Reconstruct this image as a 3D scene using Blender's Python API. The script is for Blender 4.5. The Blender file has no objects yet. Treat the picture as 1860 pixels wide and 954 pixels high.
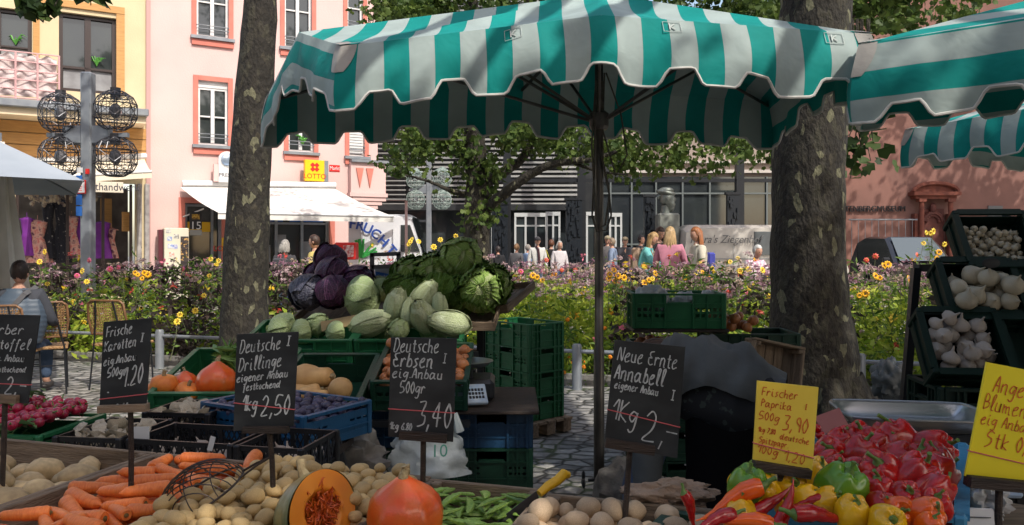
import bpy, bmesh, math, random
import numpy as np
from mathutils import Vector, Matrix, Euler
S = bpy.context.scene
COL = S.collection
R = math.radians
F = 1450.0; CX = 930.0; HY = 445.0; CAMZ = 1.6       # photo pixels
# ------------------------------------------------ camera, world, sun, exposure
cam = bpy.data.cameras.new('camera'); cam.sensor_width = 36; cam.lens = 36 * F / 1860
cam.shift_y = -(477 - HY) / 1860; cam.clip_end = 500; cam.clip_start = .05
camo = bpy.data.objects.new('camera', cam); COL.objects.link(camo)
camo.location = (0, 0, CAMZ); camo.rotation_euler = (R(90), 0, 0); S.camera = camo
SUN_EL, SUN_AZ = 47, 36         # azimuth measured from behind the camera towards the right
w = bpy.data.worlds.new('World'); S.world = w; w.use_nodes = True
nt = w.node_tree; bg = nt.nodes['Background']; sky = nt.nodes.new('ShaderNodeTexSky')
sky.sky_type = 'NISHITA'; sky.sun_disc = False; sky.sun_elevation = R(SUN_EL); sky.sun_rotation = R(180 - SUN_AZ)
sky.air_density = 1.0; sky.dust_density = 2.0
wb = nt.nodes.new('ShaderNodeMixRGB'); wb.blend_type = 'MULTIPLY'; wb.inputs[0].default_value = 1; wb.inputs[2].default_value = (1.13, 1.01, .88, 1)   # the phone's white balance
nt.links.new(sky.outputs[0], wb.inputs[1]); nt.links.new(wb.outputs[0], bg.inputs[0]); bg.inputs[1].default_value = .15
sl = bpy.data.lights.new('sun', 'SUN'); sl.energy = 2.15; sl.angle = R(.53); sl.color = (1, .95, .86)
so = bpy.data.objects.new('sun', sl); COL.objects.link(so)
sdir = Vector((math.sin(R(SUN_AZ)) * math.cos(R(SUN_EL)), -math.cos(R(SUN_AZ)) * math.cos(R(SUN_EL)), math.sin(R(SUN_EL))))
so.rotation_euler = sdir.to_track_quat('Z', 'Y').to_euler(); so.location = sdir * 40
S.view_settings.view_transform = 'Standard'; S.view_settings.look = 'None'
S.view_settings.exposure = .92; S.view_settings.gamma = 1
S.cycles.max_bounces = 6; S.cycles.diffuse_bounces = 3; S.cycles.transparent_max_bounces = 6
S.cycles.use_denoising = True

def P(px, py, d):
    return Vector(((px - CX) / F * d, d, CAMZ - (py - HY) / F * d))
def rnd(a, b): return random.uniform(a, b)
random.seed(7); np.random.seed(7)

# ------------------------------------------------ materials
MATS = {}
def srgb(h):
    if isinstance(h, str):
        h = h.lstrip('#'); v = [int(h[i:i+2], 16) / 255 for i in (0, 2, 4)]
        return tuple(x / 12.92 if x <= .04045 else ((x + .055) / 1.055) ** 2.4 for x in v)
    return h
def mat(name, c1, c2=None, sc=8, rough=.7, metal=0, bump=0, bsc=40, rand=0, coat=0, lo=.35, hi=.65, st=(1, 1, 1),
        trans=0, spec=.5, emit=0, c3=None, vor=False, det=4, sss=0, space='Object'):
    if name in MATS: return MATS[name]
    m = bpy.data.materials.new(name); m.use_nodes = True; n = m.node_tree.nodes; l = m.node_tree.links
    b = n['Principled BSDF']; c1 = srgb(c1)
    b.inputs['Base Color'].default_value = (*c1, 1); b.inputs['Roughness'].default_value = rough
    b.inputs['Metallic'].default_value = metal; b.inputs['Coat Weight'].default_value = coat
    b.inputs['Coat Roughness'].default_value = .15
    b.inputs['Specular IOR Level'].default_value = spec; b.inputs['Transmission Weight'].default_value = trans
    if sss: b.inputs['Subsurface Weight'].default_value = sss; b.inputs['Subsurface Scale'].default_value = .02
    tc = n.new('ShaderNodeTexCoord'); mp = n.new('ShaderNodeMapping'); mp.inputs['Scale'].default_value = st
    l.new(tc.outputs[space], mp.inputs[0])
    oi = n.new('ShaderNodeObjectInfo')
    if rand:
        ad = n.new('ShaderNodeVectorMath'); ad.operation = 'MULTIPLY_ADD'
        cb = n.new('ShaderNodeCombineXYZ')
        for k in range(3): l.new(oi.outputs['Random'], cb.inputs[k])
        ad.inputs[1].default_value = (17, 31, 23); l.new(cb.outputs[0], ad.inputs[0]); l.new(mp.outputs[0], ad.inputs[2]); vec = ad.outputs[0]
    else: vec = mp.outputs[0]
    out = None
    if c2 is not None:
        tx = n.new('ShaderNodeTexVoronoi' if vor else 'ShaderNodeTexNoise'); tx.inputs['Scale'].default_value = sc
        if not vor: tx.inputs['Detail'].default_value = det
        l.new(vec, tx.inputs['Vector'])
        rp = n.new('ShaderNodeValToRGB'); rp.color_ramp.elements[0].position = lo; rp.color_ramp.elements[1].position = hi
        rp.color_ramp.elements[0].color = (*c1, 1); rp.color_ramp.elements[1].color = (*srgb(c2), 1)
        if c3 is not None:
            e = rp.color_ramp.elements.new((lo + hi) / 2); e.color = (*srgb(c3), 1)
        l.new(tx.outputs['Distance' if vor else 'Fac'], rp.inputs[0]); out = rp.outputs[0]
    if rand:
        hs = n.new('ShaderNodeHueSaturation'); mr = n.new('ShaderNodeMapRange')
        mr.inputs[3].default_value = 1 - rand; mr.inputs[4].default_value = 1 + rand
        l.new(oi.outputs['Random'], mr.inputs[0]); l.new(mr.outputs[0], hs.inputs['Value'])
        if out: l.new(out, hs.inputs['Color'])
        else: hs.inputs['Color'].default_value = (*c1, 1)
        out = hs.outputs[0]
    if out: l.new(out, b.inputs['Base Color'])
    if bump:
        t2 = n.new('ShaderNodeTexNoise'); t2.inputs['Scale'].default_value = bsc; t2.inputs['Detail'].default_value = 5
        l.new(vec, t2.inputs['Vector']); bp = n.new('ShaderNodeBump'); bp.inputs['Strength'].default_value = bump
        bp.inputs['Distance'].default_value = .02; l.new(t2.outputs['Fac'], bp.inputs['Height']); l.new(bp.outputs[0], b.inputs['Normal'])
    if emit: b.inputs['Emission Color'].default_value = (*c1, 1); b.inputs['Emission Strength'].default_value = emit
    MATS[name] = m; return m
def leafmat(name, c1, c2, tl=.35, rough=.55):
    """leaf: diffuse plus light passing through, colour varying leaf by leaf (random per island)"""
    if name in MATS: return MATS[name]
    m = bpy.data.materials.new(name); m.use_nodes = True; n = m.node_tree.nodes; l = m.node_tree.links
    b = n['Principled BSDF']; b.inputs['Roughness'].default_value = rough; b.inputs['Specular IOR Level'].default_value = .35
    g = n.new('ShaderNodeNewGeometry'); rp = n.new('ShaderNodeValToRGB')
    rp.color_ramp.elements[0].color = (*srgb(c1), 1); rp.color_ramp.elements[1].color = (*srgb(c2), 1)
    l.new(g.outputs['Random Per Island'], rp.inputs[0]); l.new(rp.outputs[0], b.inputs['Base Color'])
    t = n.new('ShaderNodeBsdfTranslucent'); l.new(rp.outputs[0], t.inputs[0]); mx = n.new('ShaderNodeMixShader')
    mx.inputs[0].default_value = tl; l.new(b.outputs[0], mx.inputs[1]); l.new(t.outputs[0], mx.inputs[2])
    l.new(mx.outputs[0], n['Material Output'].inputs[0]); MATS[name] = m; return m

# ------------------------------------------------ mesh builder
class MB:
    def __init__(s): s.v = []; s.f = []; s.m = []; s.mi = 0; s.uv = None
    def add(s, vs, fs):
        o = len(s.v); s.v += [tuple(v) for v in vs]; s.f += [tuple(i + o for i in f) for f in fs]; s.m += [s.mi] * len(fs); return s
    def box(s, c, size, rot=None, bev=0):
        x, y, z = (k / 2 for k in size); c = Vector(c)
        rot = rot.to_matrix() if isinstance(rot, Euler) else (rot or Matrix.Identity(3))
        if bev:
            b = min(bev, x * .45, y * .45, z * .45); vs = []
            for sx in (-1, 1):
                for sy in (-1, 1):
                    for sz in (-1, 1):
                        vs += [(sx * x, sy * (y - b), sz * (z - b)), (sx * (x - b), sy * y, sz * (z - b)), (sx * (x - b), sy * (y - b), sz * z)]
            bm = bmesh.new()
            for v in vs: bm.verts.new(v)
            bmesh.ops.convex_hull(bm, input=bm.verts[:]); bm.verts.index_update()
            V = [c + rot @ v.co for v in bm.verts]; Fc = [[v.index for v in f.verts] for f in bm.faces]; bm.free()
            return s.add(V, Fc)
        vs = [c + rot @ Vector((sx * x, sy * y, sz * z)) for sx in (-1, 1) for sy in (-1, 1) for sz in (-1, 1)]
        return s.add(vs, [(0, 1, 3, 2), (4, 6, 7, 5), (0, 4, 5, 1), (2, 3, 7, 6), (0, 2, 6, 4), (1, 5, 7, 3)])
    def bar(s, a, b, w, h, up=(0, 0, 1)):
        a = Vector(a); b = Vector(b); d = (b - a); L = d.length; d.normalize(); u = Vector(up)
        if abs(d.dot(u)) > .98: u = Vector((0, 1, 0))
        x = d.cross(u).normalized(); z = x.cross(d)
        return s.box((a + b) / 2, (w, L, h), Matrix((x, d, z)).transposed())
    def tube(s, pts, r, n=8, cap=True):
        pts = [Vector(p) for p in pts]; k = len(pts); rs = r if isinstance(r, (list, tuple)) else [r] * k
        vs = []; fs = []; px = None
        for i, p in enumerate(pts):
            t = (pts[min(i + 1, k - 1)] - pts[max(i - 1, 0)])
            if t.length < 1e-9: t = Vector((0, 0, 1))
            t.normalize()
            if px is None:
                a = Vector((0, 0, 1)) if abs(t.z) < .9 else Vector((1, 0, 0)); px = (a - t * a.dot(t)).normalized()
            else: px = (px - t * px.dot(t)).normalized()
            py = t.cross(px)
            for j in range(n):
                an = 2 * math.pi * j / n; vs.append(p + (px * math.cos(an) + py * math.sin(an)) * rs[i])
        for i in range(k - 1):
            for j in range(n):
                j2 = (j + 1) % n; fs.append((i * n + j, i * n + j2, (i + 1) * n + j2, (i + 1) * n + j))
        if cap: fs.append(tuple(range(n))[::-1]); fs.append(tuple((k - 1) * n + j for j in range(n)))
        return s.add(vs, fs)
    def lathe(s, prof, n=16, M=None, fn=None):
        """prof: (r, z) list; fn(angle, t, r, z) -> (r, z)"""
        M = M or Matrix.Identity(4); vs = []; fs = []; k = len(prof)
        for i, (r, z) in enumerate(prof):
            for j in range(n):
                a = 2 * math.pi * j / n; r2, z2 = fn(a, i / (k - 1), r, z) if fn else (r, z)
                vs.append(M @ Vector((r2 * math.cos(a), r2 * math.sin(a), z2)))
        for i in range(k - 1):
            for j in range(n):
                j2 = (j + 1) % n; fs.append((i * n + j, i * n + j2, (i + 1) * n + j2, (i + 1) * n + j))
        fs.append(tuple(range(n))[::-1]); fs.append(tuple((k - 1) * n + j for j in range(n)))
        return s.add(vs, fs)
    def prism(s, poly, h, M=None):
        M = M or Matrix.Identity(4); n = len(poly)
        vs = [M @ Vector((x, y, 0)) for x, y in poly] + [M @ Vector((x, y, h)) for x, y in poly]
        fs = [tuple(range(n))[::-1], tuple(range(n, 2 * n))] + [(i, (i + 1) % n, n + (i + 1) % n, n + i) for i in range(n)]
        return s.add(vs, fs)
    def grid(s, fn, nu, nv, uvf=None):
        vs = [fn(i / nu, j / nv) for i in range(nu + 1) for j in range(nv + 1)]
        fs = [(i * (nv + 1) + j, (i + 1) * (nv + 1) + j, (i + 1) * (nv + 1) + j + 1, i * (nv + 1) + j + 1) for i in range(nu) for j in range(nv)]
        if uvf:
            if s.uv is None: s.uv = {}
            o = len(s.v)
            for i in range(nu + 1):
                for j in range(nv + 1): s.uv[o + i * (nv + 1) + j] = uvf(i / nu, j / nv)
        return s.add(vs, fs)
    def ell(s, c, r, rot=None, n=12, m=8, fn=None):
        c = Vector(c); r = (r, r, r) if not isinstance(r, (tuple, list)) else r; rot = rot.to_matrix() if isinstance(rot, Euler) else (rot or Matrix.Identity(3))
        vs = []; fs = []
        for i in range(1, m):
            ph = math.pi * i / m
            for j in range(n):
                a = 2 * math.pi * j / n; d = Vector((math.sin(ph) * math.cos(a), math.sin(ph) * math.sin(a), math.cos(ph)))
                k = fn(d) if fn else 1; vs.append(c + rot @ Vector((d.x * r[0], d.y * r[1], d.z * r[2])) * k)
        for i in range(m - 2):
            for j in range(n):
                j2 = (j + 1) % n; fs.append((i * n + j, (i + 1) * n + j, (i + 1) * n + j2, i * n + j2))
        t = len(vs); d = Vector((0, 0, 1)); vs.append(c + rot @ Vector((0, 0, r[2])) * (fn(d) if fn else 1)); vs.append(c + rot @ Vector((0, 0, -r[2])) * (fn(-d) if fn else 1))
        for j in range(n):
            j2 = (j + 1) % n; fs.append((t, j, j2)); fs.append((t + 1, (m - 2) * n + j2, (m - 2) * n + j))
        return s.add(vs, fs)
    def build(s, name, mats, parent=None, smooth=False, recalc=True):
        me = bpy.data.meshes.new(name); me.from_pydata(s.v, [], s.f)
        if not isinstance(mats, (list, tuple)): mats = [mats]
        for m in mats: me.materials.append(m)
        if len(mats) > 1: me.polygons.foreach_set('material_index', s.m)
        if s.uv is not None:
            ul = me.uv_layers.new(name='UVMap')
            for lp in me.loops: ul.data[lp.index].uv = s.uv.get(lp.vertex_index, (0, 0))
        if recalc and len(s.f) < 40000:
            bm = bmesh.new(); bm.from_mesh(me); bmesh.ops.recalc_face_normals(bm, faces=bm.faces[:]); bm.to_mesh(me); bm.free()
        if smooth:
            me.polygons.foreach_set('use_smooth', [True] * len(me.polygons))
            try: me.set_sharp_from_angle(angle=R(smooth if smooth is not True else 50))
            except Exception: pass
        me.update(); o = bpy.data.objects.new(name, me); COL.objects.link(o)
        if parent: o.parent = parent
        return o
def tag(o, label, cat, group=None, kind=None):
    if label: o['label'] = label
    if cat: o['category'] = cat
    if group: o['group'] = group
    if kind: o['kind'] = kind
    return o
def thing(name, label, cat, loc=(0, 0, 0), rz=0, group=None, rot=None):
    o = bpy.data.objects.new(name, None); COL.objects.link(o); o.empty_display_size = .1
    o.location = loc; o.rotation_euler = rot or (0, 0, rz); return tag(o, label, cat, group)
def struct(o): o['kind'] = 'structure'; return o
def dup(o, loc=None, rot=None, scale=None, label=None, group=None, parent=None):
    c = o.copy(); COL.objects.link(c)
    if parent is not None: c.parent = parent
    for ch in o.children: dup(ch, parent=c)
    if loc is not None: c.location = loc
    if rot is not None: c.rotation_euler = rot
    if scale is not None: c.scale = scale if isinstance(scale, (tuple, list)) else (scale,) * 3
    if label: c['label'] = label
    if group: c['group'] = group
    return c
def bakeM(mb_or_vs, M): return [M @ Vector(v) for v in mb_or_vs]
def textobj(txt, size, name, m, parent=None, M=None, ext=.002, align='CENTER', sx=1, shear=0, bold=0):
    cu = bpy.data.curves.new(name, 'FONT'); cu.body = txt; cu.size = size; cu.extrude = ext; cu.align_x = align; cu.align_y = 'CENTER'
    cu.shear = shear; cu.offset = bold; cu.resolution_u = 3
    t = bpy.data.objects.new(name, cu); COL.objects.link(t); bpy.context.view_layer.update()
    me = bpy.data.meshes.new_from_object(t.evaluated_get(bpy.context.evaluated_depsgraph_get()))
    bpy.data.objects.remove(t); bpy.data.curves.remove(cu)
    MM = (M or Matrix.Identity(4)) @ Matrix.Diagonal((sx, 1, 1, 1)); me.transform(MM); me.materials.clear(); me.materials.append(m)
    o = bpy.data.objects.new(name, me); COL.objects.link(o)
    if parent: o.parent = parent
    return o
def frameM(o, x, y):       # matrix whose X, Y are given world axes
    x = Vector(x).normalized(); y = Vector(y).normalized(); z = x.cross(y)
    M = Matrix((x, y, z)).transposed().to_4x4(); M.translation = Vector(o); return M

# ------------------------------------------------ numpy leaves
def leaves(name, C, size, shape, m, parent=None, spread=1.0, nrm=None, droop=.0):
    """C: Nx3 centres; shape: list of (x, y, z) outline; each leaf one n-gon fan of its own with random turn"""
    N = len(C); sh = np.array(shape, float); k = len(sh)
    a = np.random.rand(N) * 2 * np.pi; t = (np.random.rand(N) - .5) * np.pi * spread; b = (np.random.rand(N) - .5) * np.pi * spread
    s = size * np.random.uniform(.6, 1.3, N)
    ca, sa, ct, st_, cb, sb = np.cos(a), np.sin(a), np.cos(t - droop), np.sin(t - droop), np.cos(b), np.sin(b)
    V = np.empty((N, k, 3)); x, y, z = sh[:, 0], sh[:, 1], sh[:, 2]
    X = x[None] * s[:, None]; Y = y[None] * s[:, None]; Z = z[None] * s[:, None]
    Y, Z = Y * ct[:, None] - Z * st_[:, None], Y * st_[:, None] + Z * ct[:, None]
    X, Z = X * cb[:, None] - Z * sb[:, None], X * sb[:, None] + Z * cb[:, None]
    X, Y = X * ca[:, None] - Y * sa[:, None], X * sa[:, None] + Y * ca[:, None]
    V[:, :, 0] = X + C[:, None, 0]; V[:, :, 1] = Y + C[:, None, 1]; V[:, :, 2] = Z + C[:, None, 2]
    me = bpy.data.meshes.new(name); me.vertices.add(N * k); me.vertices.foreach_set('co', V.ravel())
    tr = SHT[k]; nt_ = len(tr); idx = (np.arange(N)[:, None, None] * k + np.array(tr)[None]).ravel()
    me.loops.add(N * nt_ * 3); me.loops.foreach_set('vertex_index', idx); me.polygons.add(N * nt_)
    me.polygons.foreach_set('loop_start', np.arange(N * nt_) * 3); me.polygons.foreach_set('loop_total', np.full(N * nt_, 3))
    me.update(calc_edges=True); me.materials.append(m)
    o = bpy.data.objects.new(name, me); COL.objects.link(o)
    if parent: o.parent = parent
    return o
SHT = {4: [(0, 1, 2), (0, 2, 3)], 5: [(0, 1, 2), (0, 2, 3), (0, 3, 4)], 8: [(0, 1, 2), (0, 2, 3), (0, 3, 4), (0, 4, 5), (0, 5, 6), (0, 6, 7)]}
RHOMB = [(0, -1, 0), (.42, 0, .12), (0, 1, -.1), (-.42, 0, .12)]
LANCE = [(0, -1, 0), (.22, 0, .06), (0, 1, -.2), (-.22, 0, .06)]
PLANE = [(0, -.8, 0), (.75, -.25, .1), (.42, .1, .05), (.7, .65, .0), (0, 1, -.1), (-.7, .65, 0), (-.42, .1, .05), (-.75, -.25, .1)]
WORLD = set()
_build = MB.build
def _b2(s, name, mats, parent=None, smooth=False, recalc=True):
    o = _build(s, name, mats, parent, smooth, recalc)
    if parent is not None and parent.name in WORLD: o.location = -parent.location
    return o
MB.build = _b2
def wthing(name, label, cat, loc=(0, 0, 0), group=None):
    """a thing whose parts are written in world coordinates"""
    o = thing(name, label, cat, loc, 0, group); WORLD.add(o.name); return o
def wt(o, parent):
    o.parent = parent; o.location = -parent.location; return o
# ================================================= SETTING: ground, beds, buildings
def cobblemat():
    m = bpy.data.materials.new('cobbles'); m.use_nodes = True; n = m.node_tree.nodes; l = m.node_tree.links; b = n['Principled BSDF']
    tc = n.new('ShaderNodeTexCoord'); mp = n.new('ShaderNodeMapping'); mp.inputs['Scale'].default_value = (6.2, 8.6, 1); mp.inputs['Rotation'].default_value = (0, 0, .3)
    l.new(tc.outputs['Object'], mp.inputs[0])
    nz = n.new('ShaderNodeTexNoise'); nz.inputs['Scale'].default_value = .9; l.new(mp.outputs[0], nz.inputs['Vector'])
    mx = n.new('ShaderNodeMixRGB'); mx.inputs[0].default_value = .12; l.new(mp.outputs[0], mx.inputs[1]); l.new(nz.outputs['Color'], mx.inputs[2])
    v = n.new('ShaderNodeTexVoronoi'); v.feature = 'DISTANCE_TO_EDGE'; v.inputs['Randomness'].default_value = .62; v.inputs['Scale'].default_value = 1; l.new(mx.outputs[0], v.inputs['Vector'])
    v2 = n.new('ShaderNodeTexVoronoi'); v2.inputs['Randomness'].default_value = .62; v2.inputs['Scale'].default_value = 1; l.new(mx.outputs[0], v2.inputs['Vector'])
    rp = n.new('ShaderNodeValToRGB'); rp.color_ramp.elements[0].position = .03; rp.color_ramp.elements[1].position = .10
    l.new(v.outputs['Distance'], rp.inputs[0])
    c2 = n.new('ShaderNodeValToRGB'); c2.color_ramp.elements[0].color = (.15, .145, .135, 1); c2.color_ramp.elements[1].color = (.34, .325, .30, 1)
    sp = n.new('ShaderNodeSeparateColor'); l.new(v2.outputs['Color'], sp.inputs[0]); l.new(sp.outputs[0], c2.inputs[0])
    n3 = n.new('ShaderNodeTexNoise'); n3.inputs['Scale'].default_value = 14; l.new(tc.outputs['Object'], n3.inputs['Vector'])
    m3 = n.new('ShaderNodeMixRGB'); m3.blend_type = 'OVERLAY'; m3.inputs[0].default_value = .7; l.new(c2.outputs[0], m3.inputs[1]); l.new(n3.outputs['Fac'], m3.inputs[2])
    n4 = n.new('ShaderNodeTexNoise'); n4.inputs['Scale'].default_value = 2.2; l.new(tc.outputs['Object'], n4.inputs['Vector'])
    r4 = n.new('ShaderNodeValToRGB'); r4.color_ramp.elements[0].color = (.035, .033, .028, 1); r4.color_ramp.elements[1].color = (.05, .07, .025, 1); r4.color_ramp.elements[0].position = .5; r4.color_ramp.elements[1].position = .62
    l.new(n4.outputs['Fac'], r4.inputs[0])
    m4 = n.new('ShaderNodeMixRGB'); l.new(rp.outputs[0], m4.inputs[0]); l.new(r4.outputs[0], m4.inputs[1]); l.new(m3.outputs[0], m4.inputs[2])
    l.new(m4.outputs[0], b.inputs['Base Color']); b.inputs['Roughness'].default_value = .7
    bp = n.new('ShaderNodeBump'); bp.inputs['Distance'].default_value = .03; bp.inputs['Strength'].default_value = 1
    r5 = n.new('ShaderNodeValToRGB'); r5.color_ramp.elements[1].position = .2; l.new(v.outputs['Distance'], r5.inputs[0])
    ad = n.new('ShaderNodeMath'); ad.operation = 'MULTIPLY_ADD'; ad.inputs[1].default_value = .35; l.new(n3.outputs['Fac'], ad.inputs[0]); l.new(r5.outputs[0], ad.inputs[2])
    l.new(ad.outputs[0], bp.inputs['Height']); l.new(bp.outputs[0], b.inputs['Normal']); return m
g = MB(); g.add([(-90, -30, 0), (90, -30, 0), (90, 110, 0), (-90, 110, 0)], [(0, 1, 2, 3)])
struct(g.build('ground', cobblemat()))
pl = MB(); pl.add([(-40, 13.9, .004), (40, 13.9, .004), (40, 60, .004), (-40, 60, .004)], [(0, 1, 2, 3)])
struct(pl.build('plaza', mat('slab_paving', (.33, .31, .28), (.24, .23, .21), sc=1.3, rough=.8)))
def bedline(x, o=0): return 9.06 - .283 * x + .35 + o
soil = MB(); xs = [-12 + i * .5 for i in range(43)]
soil.grid(lambda u, v: Vector((-12 + 24 * u, bedline(-12 + 24 * u) * (1 - v) + 13.7 * v, .06 + .05 * math.sin(u * 60) * math.sin(v * 20) * (1 if 0 < v < 1 else 0))), 60, 16)
struct(soil.build('soil', mat('soil', (.035, .025, .018), (.06, .045, .03), sc=14, bump=1, bsc=18), smooth=True))
kb = MB()
for i in range(24):
    x0 = -12 + i; x1 = x0 + .985
    kb.bar((x0, bedline(x0, -.06), .05), (x1, bedline(x1, -.06), .05), .1, .14)
struct(kb.build('kerb', mat('kerbstone', (.25, .24, .22), (.17, .16, .15), sc=9, rough=.85, bump=.4)))

class Wall:
    def __init__(s, px, d, dx, dy):
        s.O = Vector((P(px, HY, d).x, d, 0)); s.D = Vector((dx, dy, 0)).normalized(); s.N = Vector((s.D.y, -s.D.x, 0))
    def s_(s, px): k = (px - CX) / F; return (k * s.O.y - s.O.x) / (s.D.x - k * s.D.y)
    def d_(s, px): return s.O.y + s.s_(px) * s.D.y
    def z_(s, px, py): return CAMZ - (py - HY) / F * s.d_(px)
    def rect(s, x0, y0, x1, y1): c = (x0 + x1) / 2; return s.s_(x0), s.s_(x1), s.z_(c, y1), s.z_(c, y0)
    def pt(s, a, z, o=0): return s.O + s.D * a + s.N * o + Vector((0, 0, z))
    def rot(s): return Matrix((s.D, -s.N, Vector((0, 0, 1)))).transposed()
    def sbox(s, mb, s0, s1, z0, z1, o0, o1, bev=0):
        return mb.box(s.pt((s0 + s1) / 2, (z0 + z1) / 2, (o0 + o1) / 2), (abs(s1 - s0), abs(o1 - o0), abs(z1 - z0)), s.rot(), bev)
    def box(s, mb, x0, y0, x1, y1, o0, o1, bev=0):
        a, b, c, d = s.rect(x0, y0, x1, y1); return s.sbox(mb, a, b, c, d, o0, o1, bev)
    def M(s, a, z, o): return frameM(s.pt(a, z, o), s.D, (0, 0, 1))
    def face(s, mb, s0, s1, z0, z1, holes, depth=.22):
        ss = sorted({s0, s1, *[h[0] for h in holes], *[h[1] for h in holes]}); zs = sorted({z0, z1, *[h[2] for h in holes], *[h[3] for h in holes]})
        ss = [a for a in ss if s0 <= a <= s1]; zs = [a for a in zs if z0 <= a <= z1]
        for i in range(len(ss) - 1):
            for j in range(len(zs) - 1):
                a, b = (ss[i] + ss[i+1]) / 2, (zs[j] + zs[j+1]) / 2
                if any(h[0] < a < h[1] and h[2] < b < h[3] for h in holes): continue
                mb.add([s.pt(ss[i], zs[j]), s.pt(ss[i+1], zs[j]), s.pt(ss[i+1], zs[j+1]), s.pt(ss[i], zs[j+1])], [(0, 1, 2, 3)])
        for h in holes:
            q = [(h[0], h[2]), (h[1], h[2]), (h[1], h[3]), (h[0], h[3])]
            for k in range(4):
                a, b = q[k], q[(k + 1) % 4]
                mb.add([s.pt(*a), s.pt(*b), s.pt(*b, -depth), s.pt(*a, -depth)], [(0, 1, 2, 3)])
GLASS = mat('window_glass', (.025, .03, .035), (.035, .042, .042), sc=.8, rough=.05, spec=.8)
WHITE = mat('white_paint', (.74, .74, .73), (.6, .6, .6), sc=3, rough=.45)
PINK = mat('pink_render', (.71, .50, .47), (.62, .43, .405), sc=.7, det=8, lo=.3, hi=.75, rough=.9, bump=.25, bsc=30)
SALM = mat('salmon_trim', (.62, .20, .15), (.54, .17, .13), sc=3, rough=.8)
GREYM = mat('grey_metal', (.2, .22, .25), (.26, .28, .3), sc=5, rough=.45, metal=.3)
DARK = mat('dark_interior', (.012, .012, .014), rough=.6)
BLACKM = mat('black_steel', (.012, .014, .018), rough=.4)
LACE = mat('net_curtain', (.35, .36, .37), (.2, .2, .21), sc=2, rough=.9)

def window(W, b, r, sash=2, bars=1, frame=WHITE, fw=.06, trim=SALM, tw=.13, sill=True, depth=.16, rail=True, blind=0, lean=0):
    """a window in the hole r = (s0, s1, z0, z1) of wall W, under building b"""
    s0, s1, z0, z1 = r; m = MB()
    zt = z1 - blind
    for a, c, e, f in ((s0, s0 + fw, z0, zt), (s1 - fw, s1, z0, zt), (s0 + fw, s1 - fw, z0, z0 + fw), (s0 + fw, s1 - fw, zt - fw, zt)):
        W.sbox(m, a, c, e, f, -depth, -depth + .07)
    n = sash
    for k in range(1, n):
        c = s0 + (s1 - s0) * k / n; W.sbox(m, c - fw * .8, c + fw * .8, z0 + fw, zt - fw, -depth, -depth + .08)
    for k in range(1, bars + 1):
        zc = z0 + (zt - z0) * k / (bars + 1)
        for q in range(n):
            a = s0 + (s1 - s0) * q / n + fw; c = s0 + (s1 - s0) * (q + 1) / n - fw
            W.sbox(m, a, c, zc - .02, zc + .02, -depth + .01, -depth + .06)
    o = wt(m.build('window', frame), b) if False else m.build('window', frame, b)
    g = MB(); W.sbox(g, s0 + .01, s1 - .01, z0 + .01, zt - .01, -depth - .03, -depth - .01); g.build('pane', GLASS, o)
    if blind:
        g = MB(); W.sbox(g, s0 + .002, s1 - .002, zt + .002, z1 - .002, -depth + .02, -depth + .09); g.build('shutter_box', WHITE, o)
    if trim:
        g = MB()
        W.sbox(g, s0 - tw, s0 - .002, z0 + .002, z1 + tw, .003, .035); W.sbox(g, s1 + .002, s1 + tw, z0 + .002, z1 + tw, .003, .035); W.sbox(g, s0, s1, z1 + .002, z1 + tw, .003, .033)
        W.sbox(g, s0 - tw, s1 + tw, z0 - .26, z0 - .1, .003, .07); g.build('surround', trim, o)
    if sill:
        g = MB(); W.sbox(g, s0 - tw - .03, s1 + tw + .03, z0 - .095, z0 - .01, -depth + .09, .13); g.build('sill', GREYM, o)
    if rail:
        g = MB(); g.tube([W.pt(s0 - .01, z0 + .2, .05), W.pt(s1 + .01, z0 + .2, .05)], .012, 6); g.tube([W.pt(s0 - .01, z0 + .3, .05), W.pt(s1 + .01, z0 + .3, .05)], .012, 6)
        for a in (s0 + .01, s1 - .01): g.tube([W.pt(a, z0 + .3, .05), W.pt(a, z0 + .3, -.1)], .01, 6)
        g.build('guard_rail', GREYM, o)
    return o

# ---------------- pink corner house
W = Wall(350, 22, 1.70, 1.0)
sL, sR = W.s_(272), W.s_(686)
pk = wthing('pink_house', 'tall pink rendered corner house with salmon window surrounds and a kiosk under a white awning', 'house', W.pt((sL + sR) / 2, 0))
def RC(*a): return W.rect(*a)
holes = [RC(357, -60, 415, 68), RC(360, 148, 414, 264), RC(517, -50, 566, 88), RC(524, 160, 570, 276), RC(631, -40, 659, 58), RC(634, 168, 662, 284)]
gfl = [(W.s_(336), W.s_(402), .02, 2.75), (W.s_(452), W.s_(598), .02, 2.75)]
zq = W.z_(660, 362); sQ = W.s_(633)
m = MB(); W.face(m, sL, sR, 0, 15, holes + gfl + [(sQ, sR + 1, -1, zq)], .22)
E = W.pt(sR, 0); m.add([E + Vector((0, 0, zq)), E - W.N * 8 + Vector((0, 0, zq)), E - W.N * 8 + Vector((0, 0, 15)), E + Vector((0, 0, 15))], [(0, 1, 2, 3)])
E2 = W.pt(sQ, 0); m.add([E2, E2 - W.N * 8, E2 - W.N * 8 + Vector((0, 0, zq)), E2 + Vector((0, 0, zq))], [(0, 1, 2, 3)])
m.add([E2 + Vector((0, 0, zq)), E + Vector((0, 0, zq)), E - W.N * 8 + Vector((0, 0, zq)), E2 - W.N * 8 + Vector((0, 0, zq))], [(0, 1, 2, 3)])
m.add([W.pt(sL, 15), W.pt(sR, 15), W.pt(sR, 15, -8), W.pt(sL, 15, -8)], [(0, 1, 2, 3)])
m.build('wall', PINK, pk)
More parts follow.
